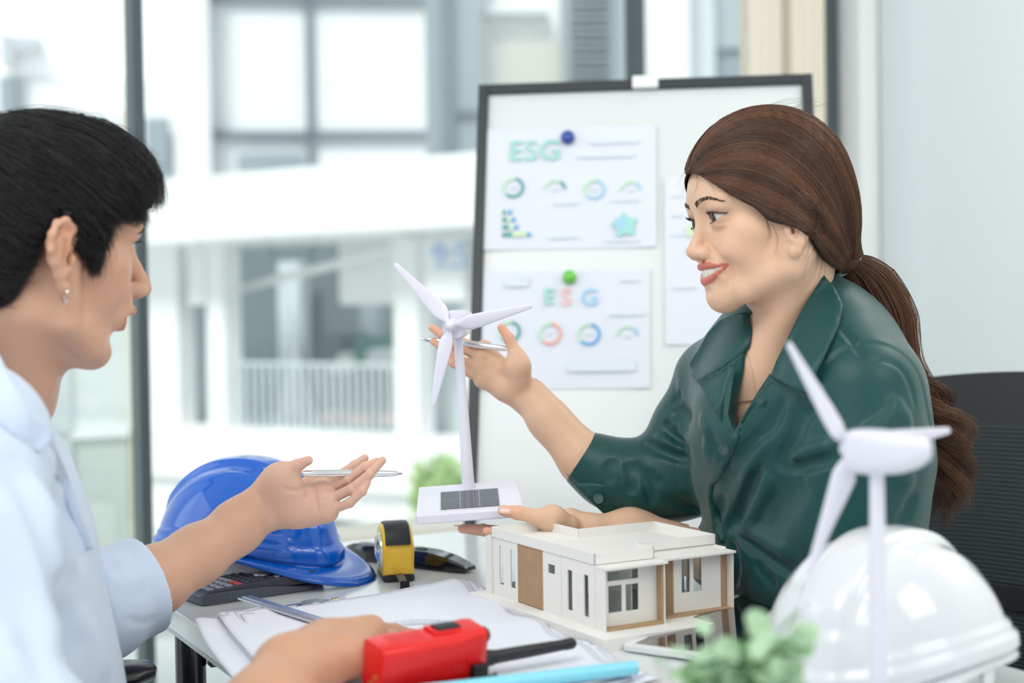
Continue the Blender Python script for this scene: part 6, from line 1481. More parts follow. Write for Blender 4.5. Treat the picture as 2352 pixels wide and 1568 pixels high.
# hollow cuffs
for a, b, r in ((P(1352, 1062, 1.84), P(1290, 1010, 1.855), 0.031),): FS.cone(a, b, r, r * 1.1, op='cut', k=0.002)
V, Q = FS.mesh(2)
# open neck: leave out the cloth over the V
Vpoly = [(1716, 722), (1706, 774), (1688, 839), (1672, 950), (1684, 988), (1706, 972), (1750, 910), (1782, 868), (1800, 800), (1838, 740), (1896, 650), (1860, 560), (1740, 560), (1730, 720)]
cen = V[Q].mean(1); pc2 = px_of(cen); dd = (cen - CAM) @ _F; keep = ~(pin(pc2, Vpoly) & (dd < 1.72))
V = snap_edge(V, Q[keep], Vpoly, 1.75)
sh = wmesh('shirt', V, Q[keep], M_green, woman)
Tn = bvh(np.vstack([V, xf(MH, FW_.mesh(0)[0])]), np.vstack([Q[keep], FW_.mesh(0)[1] + len(V)]))
# collar leaves, lapel and placket
patch('collar', Tn, [(1893, 632), (1918, 662), (1937, 700), (1928, 745), (1900, 806), (1872, 864), (1848, 905), (1808, 884), (1769, 863), (1784, 826), (1806, 782), (1832, 728), (1866, 672)], M_green, woman, step=8, smooth_it=14, offf=lambda x, y: 0.006 + 0.010 * min(1, max(0, (y - 640) / 200)), curve=False)
patch('collar', Tn, [(1718, 716), (1690, 720), (1652, 736), (1626, 764), (1608, 796), (1584, 834), (1588, 862), (1604, 880), (1640, 862), (1690, 828), (1722, 800), (1728, 760)], M_green, woman, step=8, smooth_it=14, off=0.010, curve=False)
patch('lapel', Tn, [(1604, 878), (1650, 852), (1712, 806), (1708, 850), (1694, 920), (1689, 985), (1684, 1018), (1660, 975), (1630, 920)], M_green, woman, step=8, smooth_it=10, off=0.007, curve=False)
patch('lapel', Tn, [(1768, 858), (1790, 878), (1776, 906), (1748, 938), (1718, 962), (1694, 996), (1690, 984), (1704, 960), (1740, 900)], M_green, woman, step=7, smooth_it=30, off=0.008, curve=False)
patch('placket', Tn, [(1684, 985), (1700, 990), (1686, 1040), (1662, 1085), (1642, 1120), (1648, 1165), (1668, 1235), (1650, 1240), (1630, 1165), (1626, 1115), (1650, 1070), (1672, 1030)], M_green, woman, step=8, smooth_it=6, off=0.005, curve=True)
def button(px, py, tree, m, r=0.0055, name='button'):
    h_ = hit(tree, px, py, 0.0018 + (0.006 if name == 'button' else 0)); n_ = -np.array(ray_dir(px, py))
    z = Vector(n_); x = z.orthogonal().normalized(); y = z.cross(x)
    MB().lathe([(0.0003, 0.0004), (r * 0.6, 0.0004), (r * 0.7, 0.0012), (r * 0.95, 0.0014), (r, 0.0007), (r * 0.9, -0.0004), (0.0003, -0.0006)], 20, frame(x, y, z, Vector(h_ - np.array(woman.location)))).build(name, m, woman, smooth=True)
M_btn = mat('shirt_button', (0.02, 0.07, 0.07), 0.25, coat=0.5)
button(1674, 1030, Tn, M_btn); button(1752, 922, Tn, M_btn, 0.005)
# open cuff hanging at the raised sleeve with its button
cf = patch('cuff', Tn, [(1300, 1086), (1322, 1106), (1334, 1108), (1360, 1108), (1402, 1116), (1425, 1146), (1418, 1166), (1424, 1200), (1409, 1202), (1372, 1166), (1330, 1122)], M_green, woman, step=8, smooth_it=20, off=0.006, curve=False)
button(1381, 1137, Tn, mat('cuff_button', (0.05, 0.12, 0.12), 0.3, coat=0.4), 0.0062)
# skirt/trousers and legs
M_trs = mat('navy_trousers', (0.03, 0.045, 0.09), 0.8)
FT = Field((-0.1, 1.25, 0.0), (0.72, 2.15, 0.72), 0.009)
hp = np.array((0.46, 1.82, 0.53))
for s in (-1, 1):
    h0 = hp + l_t * 0.09 * s; kn = h0 + f_t * 0.40 + np.array((0, 0, 0.02)); ft = kn + np.array((0.03, 0.03, -0.46))
    FT.chain([h0, h0 * 0.5 + kn * 0.5, kn], [0.095, 0.085, 0.062], k=0.03); FT.chain([kn, ft], [0.060, 0.045], k=0.02)
FT.ell(hp + np.array((0, 0, 0.03)), (0.17, 0.12, 0.11), AX, k=0.04)
V, Q = FT.mesh(1); wmesh('trousers', V, Q, M_trs, woman)
for s in (-1, 1):
    h0 = hp + l_t * 0.09 * s; ft = h0 + f_t * 0.43 + np.array((0, 0, -0.485)); FX = Field(ft - 0.14, ft + 0.14, 0.004)
    FX.chain([ft, ft + f_t * 0.06 + np.array((0, 0, -0.02)), ft + f_t * 0.12 + np.array((0, 0, -0.025))], [0.035, 0.03, 0.022], k=0.01); V, Q = FX.mesh(0); V[:, 2] = np.maximum(V[:, 2], 0.001); wmesh('shoe', V, Q, M_black, woman)
# her pen
def pen(label, a, b, r, rings):
    a, b = np.array(a), np.array(b); d = b - a; L = np.linalg.norm(d); z = Vector(d / L); x = z.orthogonal().normalized(); y = z.cross(x)
    t = thing('pen', label, 'pen'); t.matrix_world = frame(x, y, z, a)
    MB().lathe([(0.0003, 0), (r * 0.55, 0.0005), (r * 0.8, 0.004), (r, 0.02), (r, L * 0.52)], 20).build('barrel', M_chrome, t, smooth=True, sharp=0.8)
    MB().lathe([(r, L * 0.535), (r * 0.98, L * 0.7), (r * 0.7, L * 0.9), (r * 0.35, L * 0.975), (r * 0.16, L * 0.98), (r * 0.13, L)], 20).build('tip_cone', M_chrome, t, smooth=True, sharp=0.8)
    MB().lathe([(r * 0.9, L * 0.515), (r * 1.12, L * 0.52), (r * 1.12, L * 0.537), (r * 0.9, L * 0.54)], 20).build('gold_ring', mat('gold', (0.8, 0.55, 0.2), 0.2, metal=1.0), t, smooth=True, sharp=0.6)
    return t
pen('silver pen between the fingers of the woman\'s raised hand', P(1168, 801, 1.846), P(961, 777, 1.870), 0.0042, 1)
# ---------------------------------------------------------------- her chair
ch = thing('office_chair', 'black mesh back office chair behind the woman', 'chair', (0.52, 1.88, 0), math.atan2(f_t[1], f_t[0]))
M_mesh = mat('chair_mesh', (0.022, 0.032, 0.036), 0.6); M_cf = mat('chair_frame', (0.010, 0.012, 0.014), 0.45)
bx0 = -0.235   # back panel, local -x is behind her
def backpt(u, v, o=0.0): # u -1..1 across, v 0..1 up
    w = 0.235 * (1 - 0.10 * v ** 3) ; return (bx0 - 0.02 + 0.045 * u * u - 0.05 * (v - 0.4) ** 2 * 2 - o, u * w, 0.50 + 0.488 * v - 0.02 * u * u * v)
def sheet_back(u0, u1, v0, v1, th, nu=16, nv=12):
    R = []; mb = MB()
    for i in range(nv + 1):
        v = v0 + (v1 - v0) * i / nv; a = [backpt(u0 + (u1 - u0) * j / nu, v, 0) for j in range(nu + 1)]; b = [backpt(u0 + (u1 - u0) * j / nu, v, th) for j in range(nu + 1)][::-1]; R.append(a + b)
    return mb.rings(R)
sheet_back(-0.93, 0.93, 0.03, 0.86, 0.003).build('back_mesh', M_mesh, ch, smooth=True, sharp=0.8)
sheet_back(-1, 1, 0.84, 1.0, 0.022).build('top_rail', M_cf, ch, smooth=True, sharp=0.8, bevel=0.004)
sheet_back(-1, -0.92, 0, 0.85, 0.02).build('side_rail', M_cf, ch, bevel=0.003); sheet_back(0.92, 1, 0, 0.85, 0.02).build('side_rail', M_cf, ch, bevel=0.003)
sheet_back(-1, 1, -0.03, 0.05, 0.02).build('lower_rail', M_cf, ch, bevel=0.003); sheet_back(-0.6, 0.6, 0.30, 0.38, -0.006).build('lumbar_bar', M_cf, ch, bevel=0.003)
M_rib = mat('mesh_rib', (0.075, 0.09, 0.095), 0.6)
rib0 = None
for k in range(62):
    v = 0.05 + k * 0.0129
    mb = MB().tube([np.array(backpt(u, v, -0.0012)) for u in np.linspace(-0.92, 0.92, 9)], 0.0009, 4); mb.build('mesh_rib', M_rib, ch)
MB().rings([[(x * s_ + 0.0, y * s_, z) for x, y in rrect(-0.24, -0.25, 0.24, 0.25, 0.09, 5)] for z, s_ in ((0.40, 0.9), (0.415, 0.98), (0.44, 1), (0.465, 0.97), (0.475, 0.85))]).build('seat', M_cf, ch, smooth=True, sharp=0.9)
MB().tube([(-0.2, 0, 0.40), (-0.29, 0, 0.42), (-0.31, 0, 0.52), (-0.29, 0, 0.66)], 0.02, 8).build('back_support', M_cf, ch, smooth=True)
MB().lathe([(0.001, 0.10), (0.03, 0.10), (0.03, 0.25), (0.02, 0.25), (0.02, 0.40), (0.001, 0.40)], 20).build('gas_column', M_cf, ch, smooth=True, sharp=0.6)
def star_base(ch, z=0.0):
    for k in range(5):
        a = k * 2 * PI / 5 + 0.3; MB().tube([(0.02 * math.cos(a), 0.02 * math.sin(a), 0.11), (0.29 * math.cos(a), 0.29 * math.sin(a), 0.075)], [0.022, 0.014], 8).build('base_arm', M_cf, ch, smooth=True)
        MB().lathe([(0.001, -0.02), (0.026, -0.018), (0.028, 0), (0.026, 0.018), (0.001, 0.02)], 16, TR((0.29 * math.cos(a), 0.29 * math.sin(a), 0.0285)) @ RZ(a), axis='y').build('caster', M_cf, ch, smooth=True)
star_base(ch)
# ================================================================ the man
MO = np.array(P(91, 592, 1.42)); MM = pose(R_(36), R_(9), 0.0, MO); wm = lambda p: ixf(MM, p)
man = thing('person', 'black haired man with hoop earring in light blue shirt holding out his palm', 'person', (-0.62, 1.33, 0.0))
GM = dict(w=1.05, fh=(0.0950, 0.055), gon=(0.014, 0.055, -0.062), chin=(0.0790, -0.0870), muz=(0.0765, -0.037, 0.0215), eye=(0.0665, 0.0330, 0.0240, 0.0142), mf=0.046, lz=-0.047, lr=0.046, skc=(-0.006, 0, 0.046), skr=(0.086, 0.077, 0.082),
          nose=[(0.0790, 0.036, 0.0085), (0.0840, 0.024, 0.0078), (0.0965, 0.008, 0.0070), (0.1045, -0.004, 0.0080), (0.1080, -0.0130, 0.0098)], ala=0.0135,
          up=[(0.0, -0.0385, 0.0040, 0.0055), (0.004, -0.0372, 0.0042, 0.0055), (0.012, -0.0390, 0.0037, 0.0045), (0.019, -0.0420, 0.0026, 0.0024), (0.0245, -0.0455, 0.0010, 0.0002)],
          dn=[(0.0, -0.0600, 0.0048, 0.0020), (0.007, -0.0595, 0.0046, 0.0020), (0.014, -0.0575, 0.0040, 0.0032), (0.020, -0.0520, 0.0024, 0.0016), (0.0245, -0.0470, 0.0010, 0.0002)],
          open=[(0.0, -0.0488, 0.0074), (0.008, -0.0485, 0.0068), (0.0155, -0.0478, 0.0050), (0.022, -0.0468, 0.0022)], ew=0.0145, eu=0.0046, el=0.0040, etilt=0.0010)
FM, ULm, LLm = head_field(GM, 0.0013, (-0.105, -0.115, -0.30), (0.128, 0.10, 0.14))
FM.push((0.0850, 0, -0.0700), (0.020, 0.026, 0.018), -0.0065)
for s in (1, -1):
    FM.push((0.066, s * 0.038, -0.030), (0.022, 0.016, 0.026), -0.0015)
    FM.groove([(0.088, s * 0.018, -0.020), (0.083, s * 0.025, -0.032), (0.078, s * 0.030, -0.044)], 0.006, 0.0012)
ce = wm(P(152, 588, 1.35)); EarM = ear(FM, (0.000, -0.0790, -0.004), -1, 1.12, 0.14, 0.46); ear(FM, (0.000, 0.0790, -0.004), 1, 1.18, 0.14, 0.50)
n1, n2 = wm(P(-22, 900, 1.455)), wm(P(-100, 1080, 1.47))
FM.chain([(-0.030, 0, -0.035), tuple((n1 + np.array((-0.024, 0, -0.035))) / 2), tuple(n1), tuple(n2)], [0.060, 0.056, 0.058, 0.058], k=0.026, kj=0.03)
FM.ell((0.014, 0, -0.122), (0.014, 0.013, 0.015), k=0.02)
FM.chain([(-0.026, -0.048, -0.060), tuple(wm(P(20, 950, 1.42)))], [0.012, 0.012], k=0.035)
head_cuts(FM, GM); V, Q = FM.mesh(1)
SM = np.array((0.66, 0.385, 0.265)); C = np.tile(SM, (len(V), 1))
lipd = np.minimum(chain_d(V, ULm[0], np.array(ULm[1])), chain_d(V, LLm[0], np.array(LLm[1])))
C = mixc(C, (0.56, 0.24, 0.19), 1 - sstep(lipd, 0.0004, 0.0016))
C = mixc(C, (0.72, 0.30, 0.17), 0.7 * np.exp(-((V[:, 0] + 0.010) ** 2 + (np.abs(V[:, 1]) - 0.082) ** 2 + (V[:, 2] - 0.012) ** 2) / 0.020 ** 2))
C = mixc(C, (0.66, 0.30, 0.22), 0.35 * np.exp(-((V[:, 0] - 0.062) ** 2 + (np.abs(V[:, 1]) - 0.045) ** 2 + (V[:, 2] + 0.012) ** 2) / 0.024 ** 2))
for c_ in ((0.034, -0.060, -0.078), (0.031, -0.060, -0.083)): pass
mbody = Body(); mbody.add(xf(MM, V), Q, C); Th_m = bvh(xf(MM, V), Q)
for s in (1, -1):
    eyeball('eye', (GM['eye'][0], s * GM['eye'][1], GM['eye'][2]), GM['eye'][3], (1, 0.02 * s, -0.02), man, MM, (0.03, 0.015, 0.01))
    e = GM['eye']; ups = []
    for t in np.linspace(-0.8, 1.0, 8):
        y = s * (e[1] + 0.001 + t * GM['ew']); z = e[2] + GM['eu'] * (1 - t * t); ups.append((surf_x(FM, y, z + 0.0012), y, z + 0.0006))
    lashes('upper_lashes', ups, ((0.95, -s * 0.1, 0.0), (0.7, s * 0.6, 0.0)), 0.0065, man, MM, 34, up=0.4)
for k in range(-3, 4):
    if k == 0: continue
    y = (0.0043, 0.0118, 0.0178)[abs(k) - 1] * np.sign(k); R = []; TXm = 0.0885
    for z, q in ((-0.040, 0.9), (-0.044, 1), (-0.0485, 0.85)): R.append([tuple(xf(MM, np.array((TXm - 16 * y * y + 0.002 * q * math.sin(w), y + 0.0035 * q * math.cos(w), z))) - np.array(man.location)) for w in [2 * PI * j / 10 for j in range(10)]])
    MB().rings(R).build('tooth', M_teeth, man, smooth=True, sharp=0.9)
# brows
Tl = bvh(V, Q); _w = woman
for s in (1, -1):
    Lb = brow(s); Lb = Lb[:, :, :] if len(Lb) else Lb
    if len(Lb): strand_mesh('eyebrow', xf(MM, Lb) - np.array(man.location), 0.00018, np.tile((0.02, 0.016, 0.015), (len(Lb), 1)), M_hairb, man)
# hoop earring
q = xf(MM, EarM(-0.0025, -0.0310, 0.0060)); MB().tube([q + 0.0070 * (math.cos(w) * np.array((0.55, -0.75, 0.1)) + math.sin(w) * np.array((0, 0.1, 1))) - np.array(man.location) for w in np.linspace(0.3, 2 * PI - 0.6, 24)], 0.0013, 8).build('hoop_earring', mat('silver_hoop', (0.85, 0.85, 0.86), 0.2, metal=0.9), man, smooth=True)
# ---------------------------------------------------------------- his hair
FH = Field((-0.13, -0.105, -0.10), (0.13, 0.105, 0.16), 0.0022)
FH.ell((-0.006, 0, 0.050), (0.091, 0.0815, 0.0850)); FH.ell((0.036, 0, 0.072), (0.068, 0.068, 0.059), k=0.03); FH.ell((-0.045, 0, 0.0), (0.050, 0.066, 0.060), k=0.03)
_g = np.stack(np.meshgrid(*FH.ax, indexing='ij'), -1).reshape(-1, 3)
_m = (_g[:, 2] > -0.09); _v = np.full(len(_g), 1.0, np.float32); _v[_m] = FM.samp(_g[_m]) - 0.002
_eb = (np.abs(_g[:, 1]) > 0.070) & (_g[:, 0] > -0.055) & (_g[:, 0] < 0.02) & (_g[:, 2] < 0.034); _v[_eb] = 1
FH.F = smin(FH.F, np.clip(_v.reshape(FH.F.shape), -0.02, 1), 0.003).astype(np.float32)
Vh, Qh = FH.mesh(1); Thc = bvh(xf(MM, Vh), Qh)
def capm(px, py):
    h_ = hit(Thc, px, py)
    if h_ is None: q = Thc.find_nearest(Vector(P(px, py, 1.40))); h_ = np.array(q[0])
    return wm(h_)
gm = [[(-30, 268), (20, 264), (100, 264), (190, 284), (260, 318), (320, 362), (355, 410), (371, 458)], [(-40, 285), (20, 285), (100, 300), (180, 325), (250, 370), (315, 430), (352, 490)],
      [(-50, 300), (10, 308), (85, 330), (165, 365), (235, 420), (290, 470), (318, 504)], [(-50, 320), (0, 335), (70, 365), (140, 410), (205, 460), (250, 495), (268, 508)], [(-50, 345), (-5, 362), (55, 400), (115, 440), (170, 480), (205, 525), (226, 570), (218, 606)],
      [(-55, 370), (-10, 395), (40, 430), (90, 470), (140, 500), (178, 540), (205, 590), (206, 614)], [(-60, 400), (-20, 430), (25, 465), (65, 495), (105, 512), (150, 522), (172, 548)], [(-65, 430), (-30, 465), (5, 500), (40, 522), (75, 535), (104, 540)],
      [(-70, 460), (-40, 500), (-8, 535), (25, 560), (55, 575), (82, 572)], [(-80, 490), (-55, 540), (-25, 580), (5, 605), (40, 618), (64, 606)], [(-90, 520), (-70, 580), (-45, 625), (-15, 650), (20, 660), (48, 658)], [(-95, 560), (-80, 620), (-60, 660), (-30, 680), (-5, 690), (12, 684)]]
Gh = [[capm(*p) for p in g] for g in gm]
Gh += [[(-0.070, -0.030, 0.110), (-0.088, -0.034, 0.080), (-0.096, -0.036, 0.045), (-0.098, -0.036, 0.010), (-0.090, -0.034, -0.030), (-0.078, -0.030, -0.062)], [(-0.072, 0.002, 0.112), (-0.090, 0.002, 0.082), (-0.098, 0.002, 0.045), (-0.099, 0.002, 0.010), (-0.092, 0.002, -0.030), (-0.080, 0.002, -0.064)]]
Gh[0] = [(p, 0.002, z) for p, z in [(-0.070, 0.112), (-0.045, 0.131), (-0.010, 0.1385), (0.029, 0.1375), (0.057, 0.1305), (0.082, 0.118), (0.1025, 0.101), (0.1135, 0.083)]]
DKM = np.array((0.006, 0.006, 0.007))
def colm(sf, lf, n): t = RNG.uniform(0, 1, n)[:, None] ** 2; return DKM * (1 - t) + np.array((0.028, 0.027, 0.028)) * t
Lh, Ch = hair_sheet(FH, Gh, 9500, 18, (-0.001, 0.0105), 0.0026, colm, u0j=0.62)
Lh += np.cumsum(RNG.normal(size=Lh.shape), 1) * 0.0006
Ghm = [[(p[0], -p[1], p[2]) for p in g] for g in Gh]; Lh2, Ch2 = hair_sheet(FH, Ghm, 4000, 14, (-0.001, 0.0075), 0.0016, colm, u0j=0.55)
strand_mesh('hair_strands', xf(MM, Lh) - np.array(man.location), 0.00036, Ch, M_hairb, man, taper=0.25); strand_mesh('hair_strands', xf(MM, Lh2) - np.array(man.location), 0.00045, Ch2, M_hairb, man, taper=0.25)
hm = [(373, 452), (366, 482), (350, 494), (318, 500), (270, 503), (236, 503), (228, 515), (226, 560), (214, 596), (204, 600), (184, 556), (165, 530), (140, 512), (108, 532), (84, 568), (66, 600), (52, 655), (12, 682)]
Hc_ = np.array([capm(*p) for p in hm]); polym = [(0.14, Hc_[0][2])] + [(p[0], p[2]) for p in Hc_] + [(-0.09, -0.06), (-0.10, -0.12), (0.14, -0.12)]
cen = Vh[Qh].mean(1); keep = ~inpoly(cen[:, 0], cen[:, 2], polym); ins = FH.snap(Vh, np.full(len(Vh), -0.0008))
wmesh('hair_base', xf(MM, ins), Qh[keep], mat('hair_black_under', (0.010, 0.010, 0.011), 0.6), man)
fl = []
for i in range(70):
    x = RNG.uniform(-0.05, 0.105); z = 0.139 - max(0, (x - 0.02) / 0.095) ** 2 * 0.052; l = RNG.uniform(0.02, 0.045); y = RNG.uniform(-0.045, 0.03); z -= (y / 0.1) ** 2 * 0.06
    fl.append([(x + l * t * 0.9, y - 0.2 * l * t, z + RNG.uniform(0.3, 0.7) * l * (t - 1.3 * t * t) * 0.5 + 0.001) for t in np.linspace(0, 1, 8)])
fl = np.array(fl); strand_mesh('loose_hair', xf(MM, fl) - np.array(man.location), 0.00011, np.tile(DKM, (len(fl), 1)), M_hairb, man, taper=0.2)
# ---------------------------------------------------------------- his left hand, held out palm up
DM = 1.72; Wm = P(604, 1172, 1.715)
FA = Field(np.minimum(P(240, 1490, 1.50), P(240, 1030, 1.50)) - 0.02, P(920, 1010, 1.78) + np.array((0.0, 0.03, 0.02)), 0.0013)
FA.chain([P(230, 1400, 1.55), P(352, 1335, 1.60), P(455, 1272, 1.65), P(545, 1215, 1.69), Wm], [0.038, 0.0335, 0.0285, 0.0240, 0.0215], k=0.01, kj=0.03)
FA.chain([P(540, 1190, 1.685), P(600, 1150, 1.705), P(640, 1118, 1.71)], [0.018, 0.0185, 0.019], k=0.02)
mc = [P(730, 1108, 1.735), P(742, 1128, 1.715), P(750, 1150, 1.705), P(752, 1174, 1.702)]
fg = [[P(782, 1090, 1.745), P(815, 1068, 1.750), P(838, 1052, 1.752)], [P(800, 1100, 1.705), P(840, 1072, 1.703), P(866, 1060, 1.710)], [P(808, 1122, 1.695), P(848, 1090, 1.693), P(878, 1057, 1.698)], [P(803, 1155, 1.692), P(832, 1128, 1.690), P(844, 1108, 1.692)]]
th = [P(622, 1118, 1.705), P(655, 1080, 1.695), P(684, 1068, 1.692), P(708, 1057, 1.690)]
pn = np.array((0.05, -0.9, 0.35)); hand_field(FA, Wm, mc, fg, th, pn, 0.0061, 0.0140, k=0.003)
FA.ell(P(650, 1125, 1.695), (0.026, 0.014, 0.022), k=0.014); FA.ell(P(690, 1175, 1.705), (0.030, 0.013, 0.017), k=0.014)
Vt, Qt = FA.mesh(0); Ta = bvh(Vt, Qt)
for a, w, d in (([(700, 1090), (706, 1105), (700, 1118), (682, 1127), (660, 1124), (640, 1116)], 0.0050, 0.0017), ([(706, 1118), (708, 1135), (700, 1150)], 0.0040, 0.0010), ([(725, 1120), (722, 1140), (728, 1160), (733, 1185)], 0.0042, 0.0011), ([(735, 1125), (750, 1120), (760, 1128)], 0.0036, 0.0008), ([(735, 1148), (750, 1146)], 0.0030, 0.0006),
                ([(592, 1125), (600, 1150), (606, 1180)], 0.005, 0.0009), ([(795, 1155), (803, 1165)], 0.0030, 0.0008), ([(806, 1112), (816, 1126)], 0.0030, 0.0008), ([(797, 1090), (803, 1102)], 0.003, 0.0008), ([(838, 1080), (848, 1096)], 0.003, 0.0008), ([(825, 1125), (833, 1138)], 0.003, 0.0008), ([(684, 1056), (688, 1076)], 0.003, 0.0007)):
    q_ = [hit(Ta, *p) for p in cr(np.array(a), max(4, 2 * len(a)))]; q_ = [p for p in q_ if p is not None]
    if len(q_) > 1: FA.groove(q_, w, d)
V, Q = FA.mesh(1); SMp = np.array((0.74, 0.47, 0.36))
C = hcol(V, [f[-1] for f in fg] + [th[-1]], SM, np.array((0.76, 0.44, 0.34))); pw = sstep((px_of(V)[:, 0]), 560, 660); C = mixc(C, SMp, 0.7 * pw); mbody.add(V, Q, C)
pen('silver pen with gold ring lying across the man\'s open palm', P(694, 1087, 1.690), P(928, 1087, 1.722), 0.0046, 1)
# ---------------------------------------------------------------- his right hand resting on the sheet
FRm = Field(np.array((-0.42, 1.02, 0.60)), np.array((-0.055, 1.56, 0.86)), 0.0018)
W2 = P(664, 1540, 1.275)
FRm.chain([P(500, 1930, 1.06), P(560, 1780, 1.15), P(610, 1650, 1.215), W2], [0.038, 0.034, 0.031, 0.029], k=0.01, kj=0.05)
mc = [P(852, 1446, 1.395), P(846, 1462, 1.362), P(834, 1482, 1.330), P(812, 1508, 1.300)]
fg = [[P(905, 1450, 1.435), P(945, 1462, 1.455), P(970, 1474, 1.465)], [P(900, 1466, 1.395), P(940, 1490, 1.405), P(962, 1510, 1.405)], [P(888, 1490, 1.355), P(925, 1520, 1.362), P(940, 1545, 1.358)], [P(858, 1525, 1.312), P(885, 1552, 1.316), P(895, 1575, 1.310)]]
th = [P(710, 1505, 1.320), P(790, 1500, 1.385), P(850, 1500, 1.415), P(885, 1498, 1.435)]
hand_field(FRm, W2, mc, fg, th, (0, 0, -1), 0.0082, 0.0155, k=0.006)
FRm.chain([W2, P(750, 1476, 1.335), P(846, 1456, 1.36)], [0.024, 0.021, 0.013], k=0.02); FRm.chain([W2, P(740, 1512, 1.295), P(815, 1508, 1.305)], [0.024, 0.021, 0.013], k=0.02)
V, Q = FRm.mesh(2); mbody.add(V, Q, np.tile(SM * np.array((0.92, 0.86, 0.80)), (len(V), 1)))  # skin of this hand darkened and browned for the shade it rests in
# torso under the clothes
f_m = np.array((0.87, 0.49, 0)); l_m = np.array((-0.49, 0.87, 0)); AM = np.array([l_m, f_m, (0, 0, 1)])
FB = Field((-0.85, 1.0, 0.40), (-0.25, 1.75, 1.15), 0.008)
FB.ell(P(-150, 1230, 1.40), (0.13, 0.085, 0.14), AM); FB.ell(P(-60, 1560, 1.38), (0.13, 0.10, 0.16), AM, k=0.05)
FB.chain([P(-90, 1030, 1.255), P(-60, 1500, 1.12), P(260, 1930, 1.02), P(500, 1930, 1.06)], [0.045, 0.042, 0.040, 0.038], k=0.03); FB.chain([P(-60, 1060, 1.56), P(60, 1400, 1.52), P(230, 1400, 1.55)], [0.045, 0.042, 0.040], k=0.03)
V, Q = FB.mesh(1); mbody.add(V, Q, np.tile(SM, (len(V), 1))); mbody.build('body', M_skin_m, man)
# ---------------------------------------------------------------- his shirt
M_lb = mat('light_blue_cotton', (0.56, 0.67, 0.84), 0.8, sheen=0.2, bump=(1500, 0.12, 0.0003), noise=(900, (0.66, 0.76, 0.89), 2))
FT_ = Field((-0.95, 0.88, 0.50), (-0.20, 1.80, 1.16), 0.0038)
FT_.chain([P(-85, 935, 1.46), P(-125, 1010, 1.45)], [0.062, 0.080], k=0.03)
FT_.ell(P(-140, 1195, 1.40), (0.175, 0.118, 0.17), AM, k=0.04); FT_.ell(P(-62, 1440, 1.385), (0.165, 0.120, 0.19), AM, k=0.06); FT_.ell(P(-40, 1700, 1.38), (0.17, 0.13, 0.15), AM, k=0.06)
FT_.chain([P(-90, 1045, 1.25), P(-185, 960, 1.45), P(-115, 1055, 1.56)], [0.070, 0.075, 0.068], k=0.04)
FT_.chain([P(-90, 1015, 1.25), P(-60, 1300, 1.16), P(-40, 1600, 1.09), P(200, 1900, 1.03), P(460, 1930, 1.055)], [0.068, 0.062, 0.060, 0.054, 0.050], k=0.04, kj=0.03)
FT_.chain([P(-110, 1030, 1.56), P(0, 1230, 1.53), P(120, 1385, 1.52)], [0.068, 0.066, 0.062], k=0.04)
V0, Q0 = FT_.mesh(0); Tsm = bvh(V0, Q0)
for p, w, d in (([(0, 1040), (60, 1120), (110, 1250), (150, 1400)], 0.022, 0.008), ([(0, 1150), (40, 1300), (70, 1450), (85, 1560)], 0.028, 0.010), ([(150, 1120), (170, 1230), (200, 1310)], 0.014, 0.008), ([(60, 1080), (130, 1200), (170, 1330)], 0.022, -0.006), ([(120, 1300), (150, 1450), (160, 1560)], 0.025, 0.006), ([(20, 1420), (40, 1500), (50, 1560)], 0.02, -0.006), ([(180, 1400), (220, 1480), (240, 1560)], 0.02, -0.005)): fold(Tsm, FT_, p, w, d)
V, Q = FT_.mesh(2); Tn2 = bvh(V, Q); pcn = px_of(V[Q].mean(1)); wmesh('shirt', V, Q, M_lb, man)
# rolled sleeve on the far arm
FU = Field(P(120, 1540, 1.45) - 0.06, P(400, 1230, 1.68) + 0.06, 0.0021)
FU.chain([P(120, 1385, 1.52), P(215, 1392, 1.55), P(235, 1388, 1.565)], [0.062, 0.060, 0.058], k=0.02)
axd = P(400, 1315, 1.625) - P(215, 1392, 1.560)
FU.chain([P(215, 1392, 1.560), P(420, 1307, 1.632)], [0.0575, 0.0540], k=0.004)
FU.half(P(343, 1362, 1.602), axd)
FU.cone(P(262, 1372, 1.576), P(470, 1287, 1.648), 0.0440, 0.0505, op='cut', k=0.002)
Vu, Qu = FU.mesh(0); Tu = bvh(Vu, Qu)
for p, w, d in (([(215, 1290), (240, 1300), (262, 1280)], 0.010, 0.006), ([(232, 1310), (236, 1370), (262, 1450)], 0.009, 0.004), ([(250, 1330), (300, 1330), (340, 1300)], 0.02, -0.003), ([(280, 1420), (330, 1430), (360, 1420)], 0.008, 0.0015), ([(262, 1280), (266, 1300), (262, 1320)], 0.007, 0.004)): fold(Tu, FU, p, w, d)
V, Q = FU.mesh(3); wmesh('rolled_sleeve', V, Q, M_lb, man)
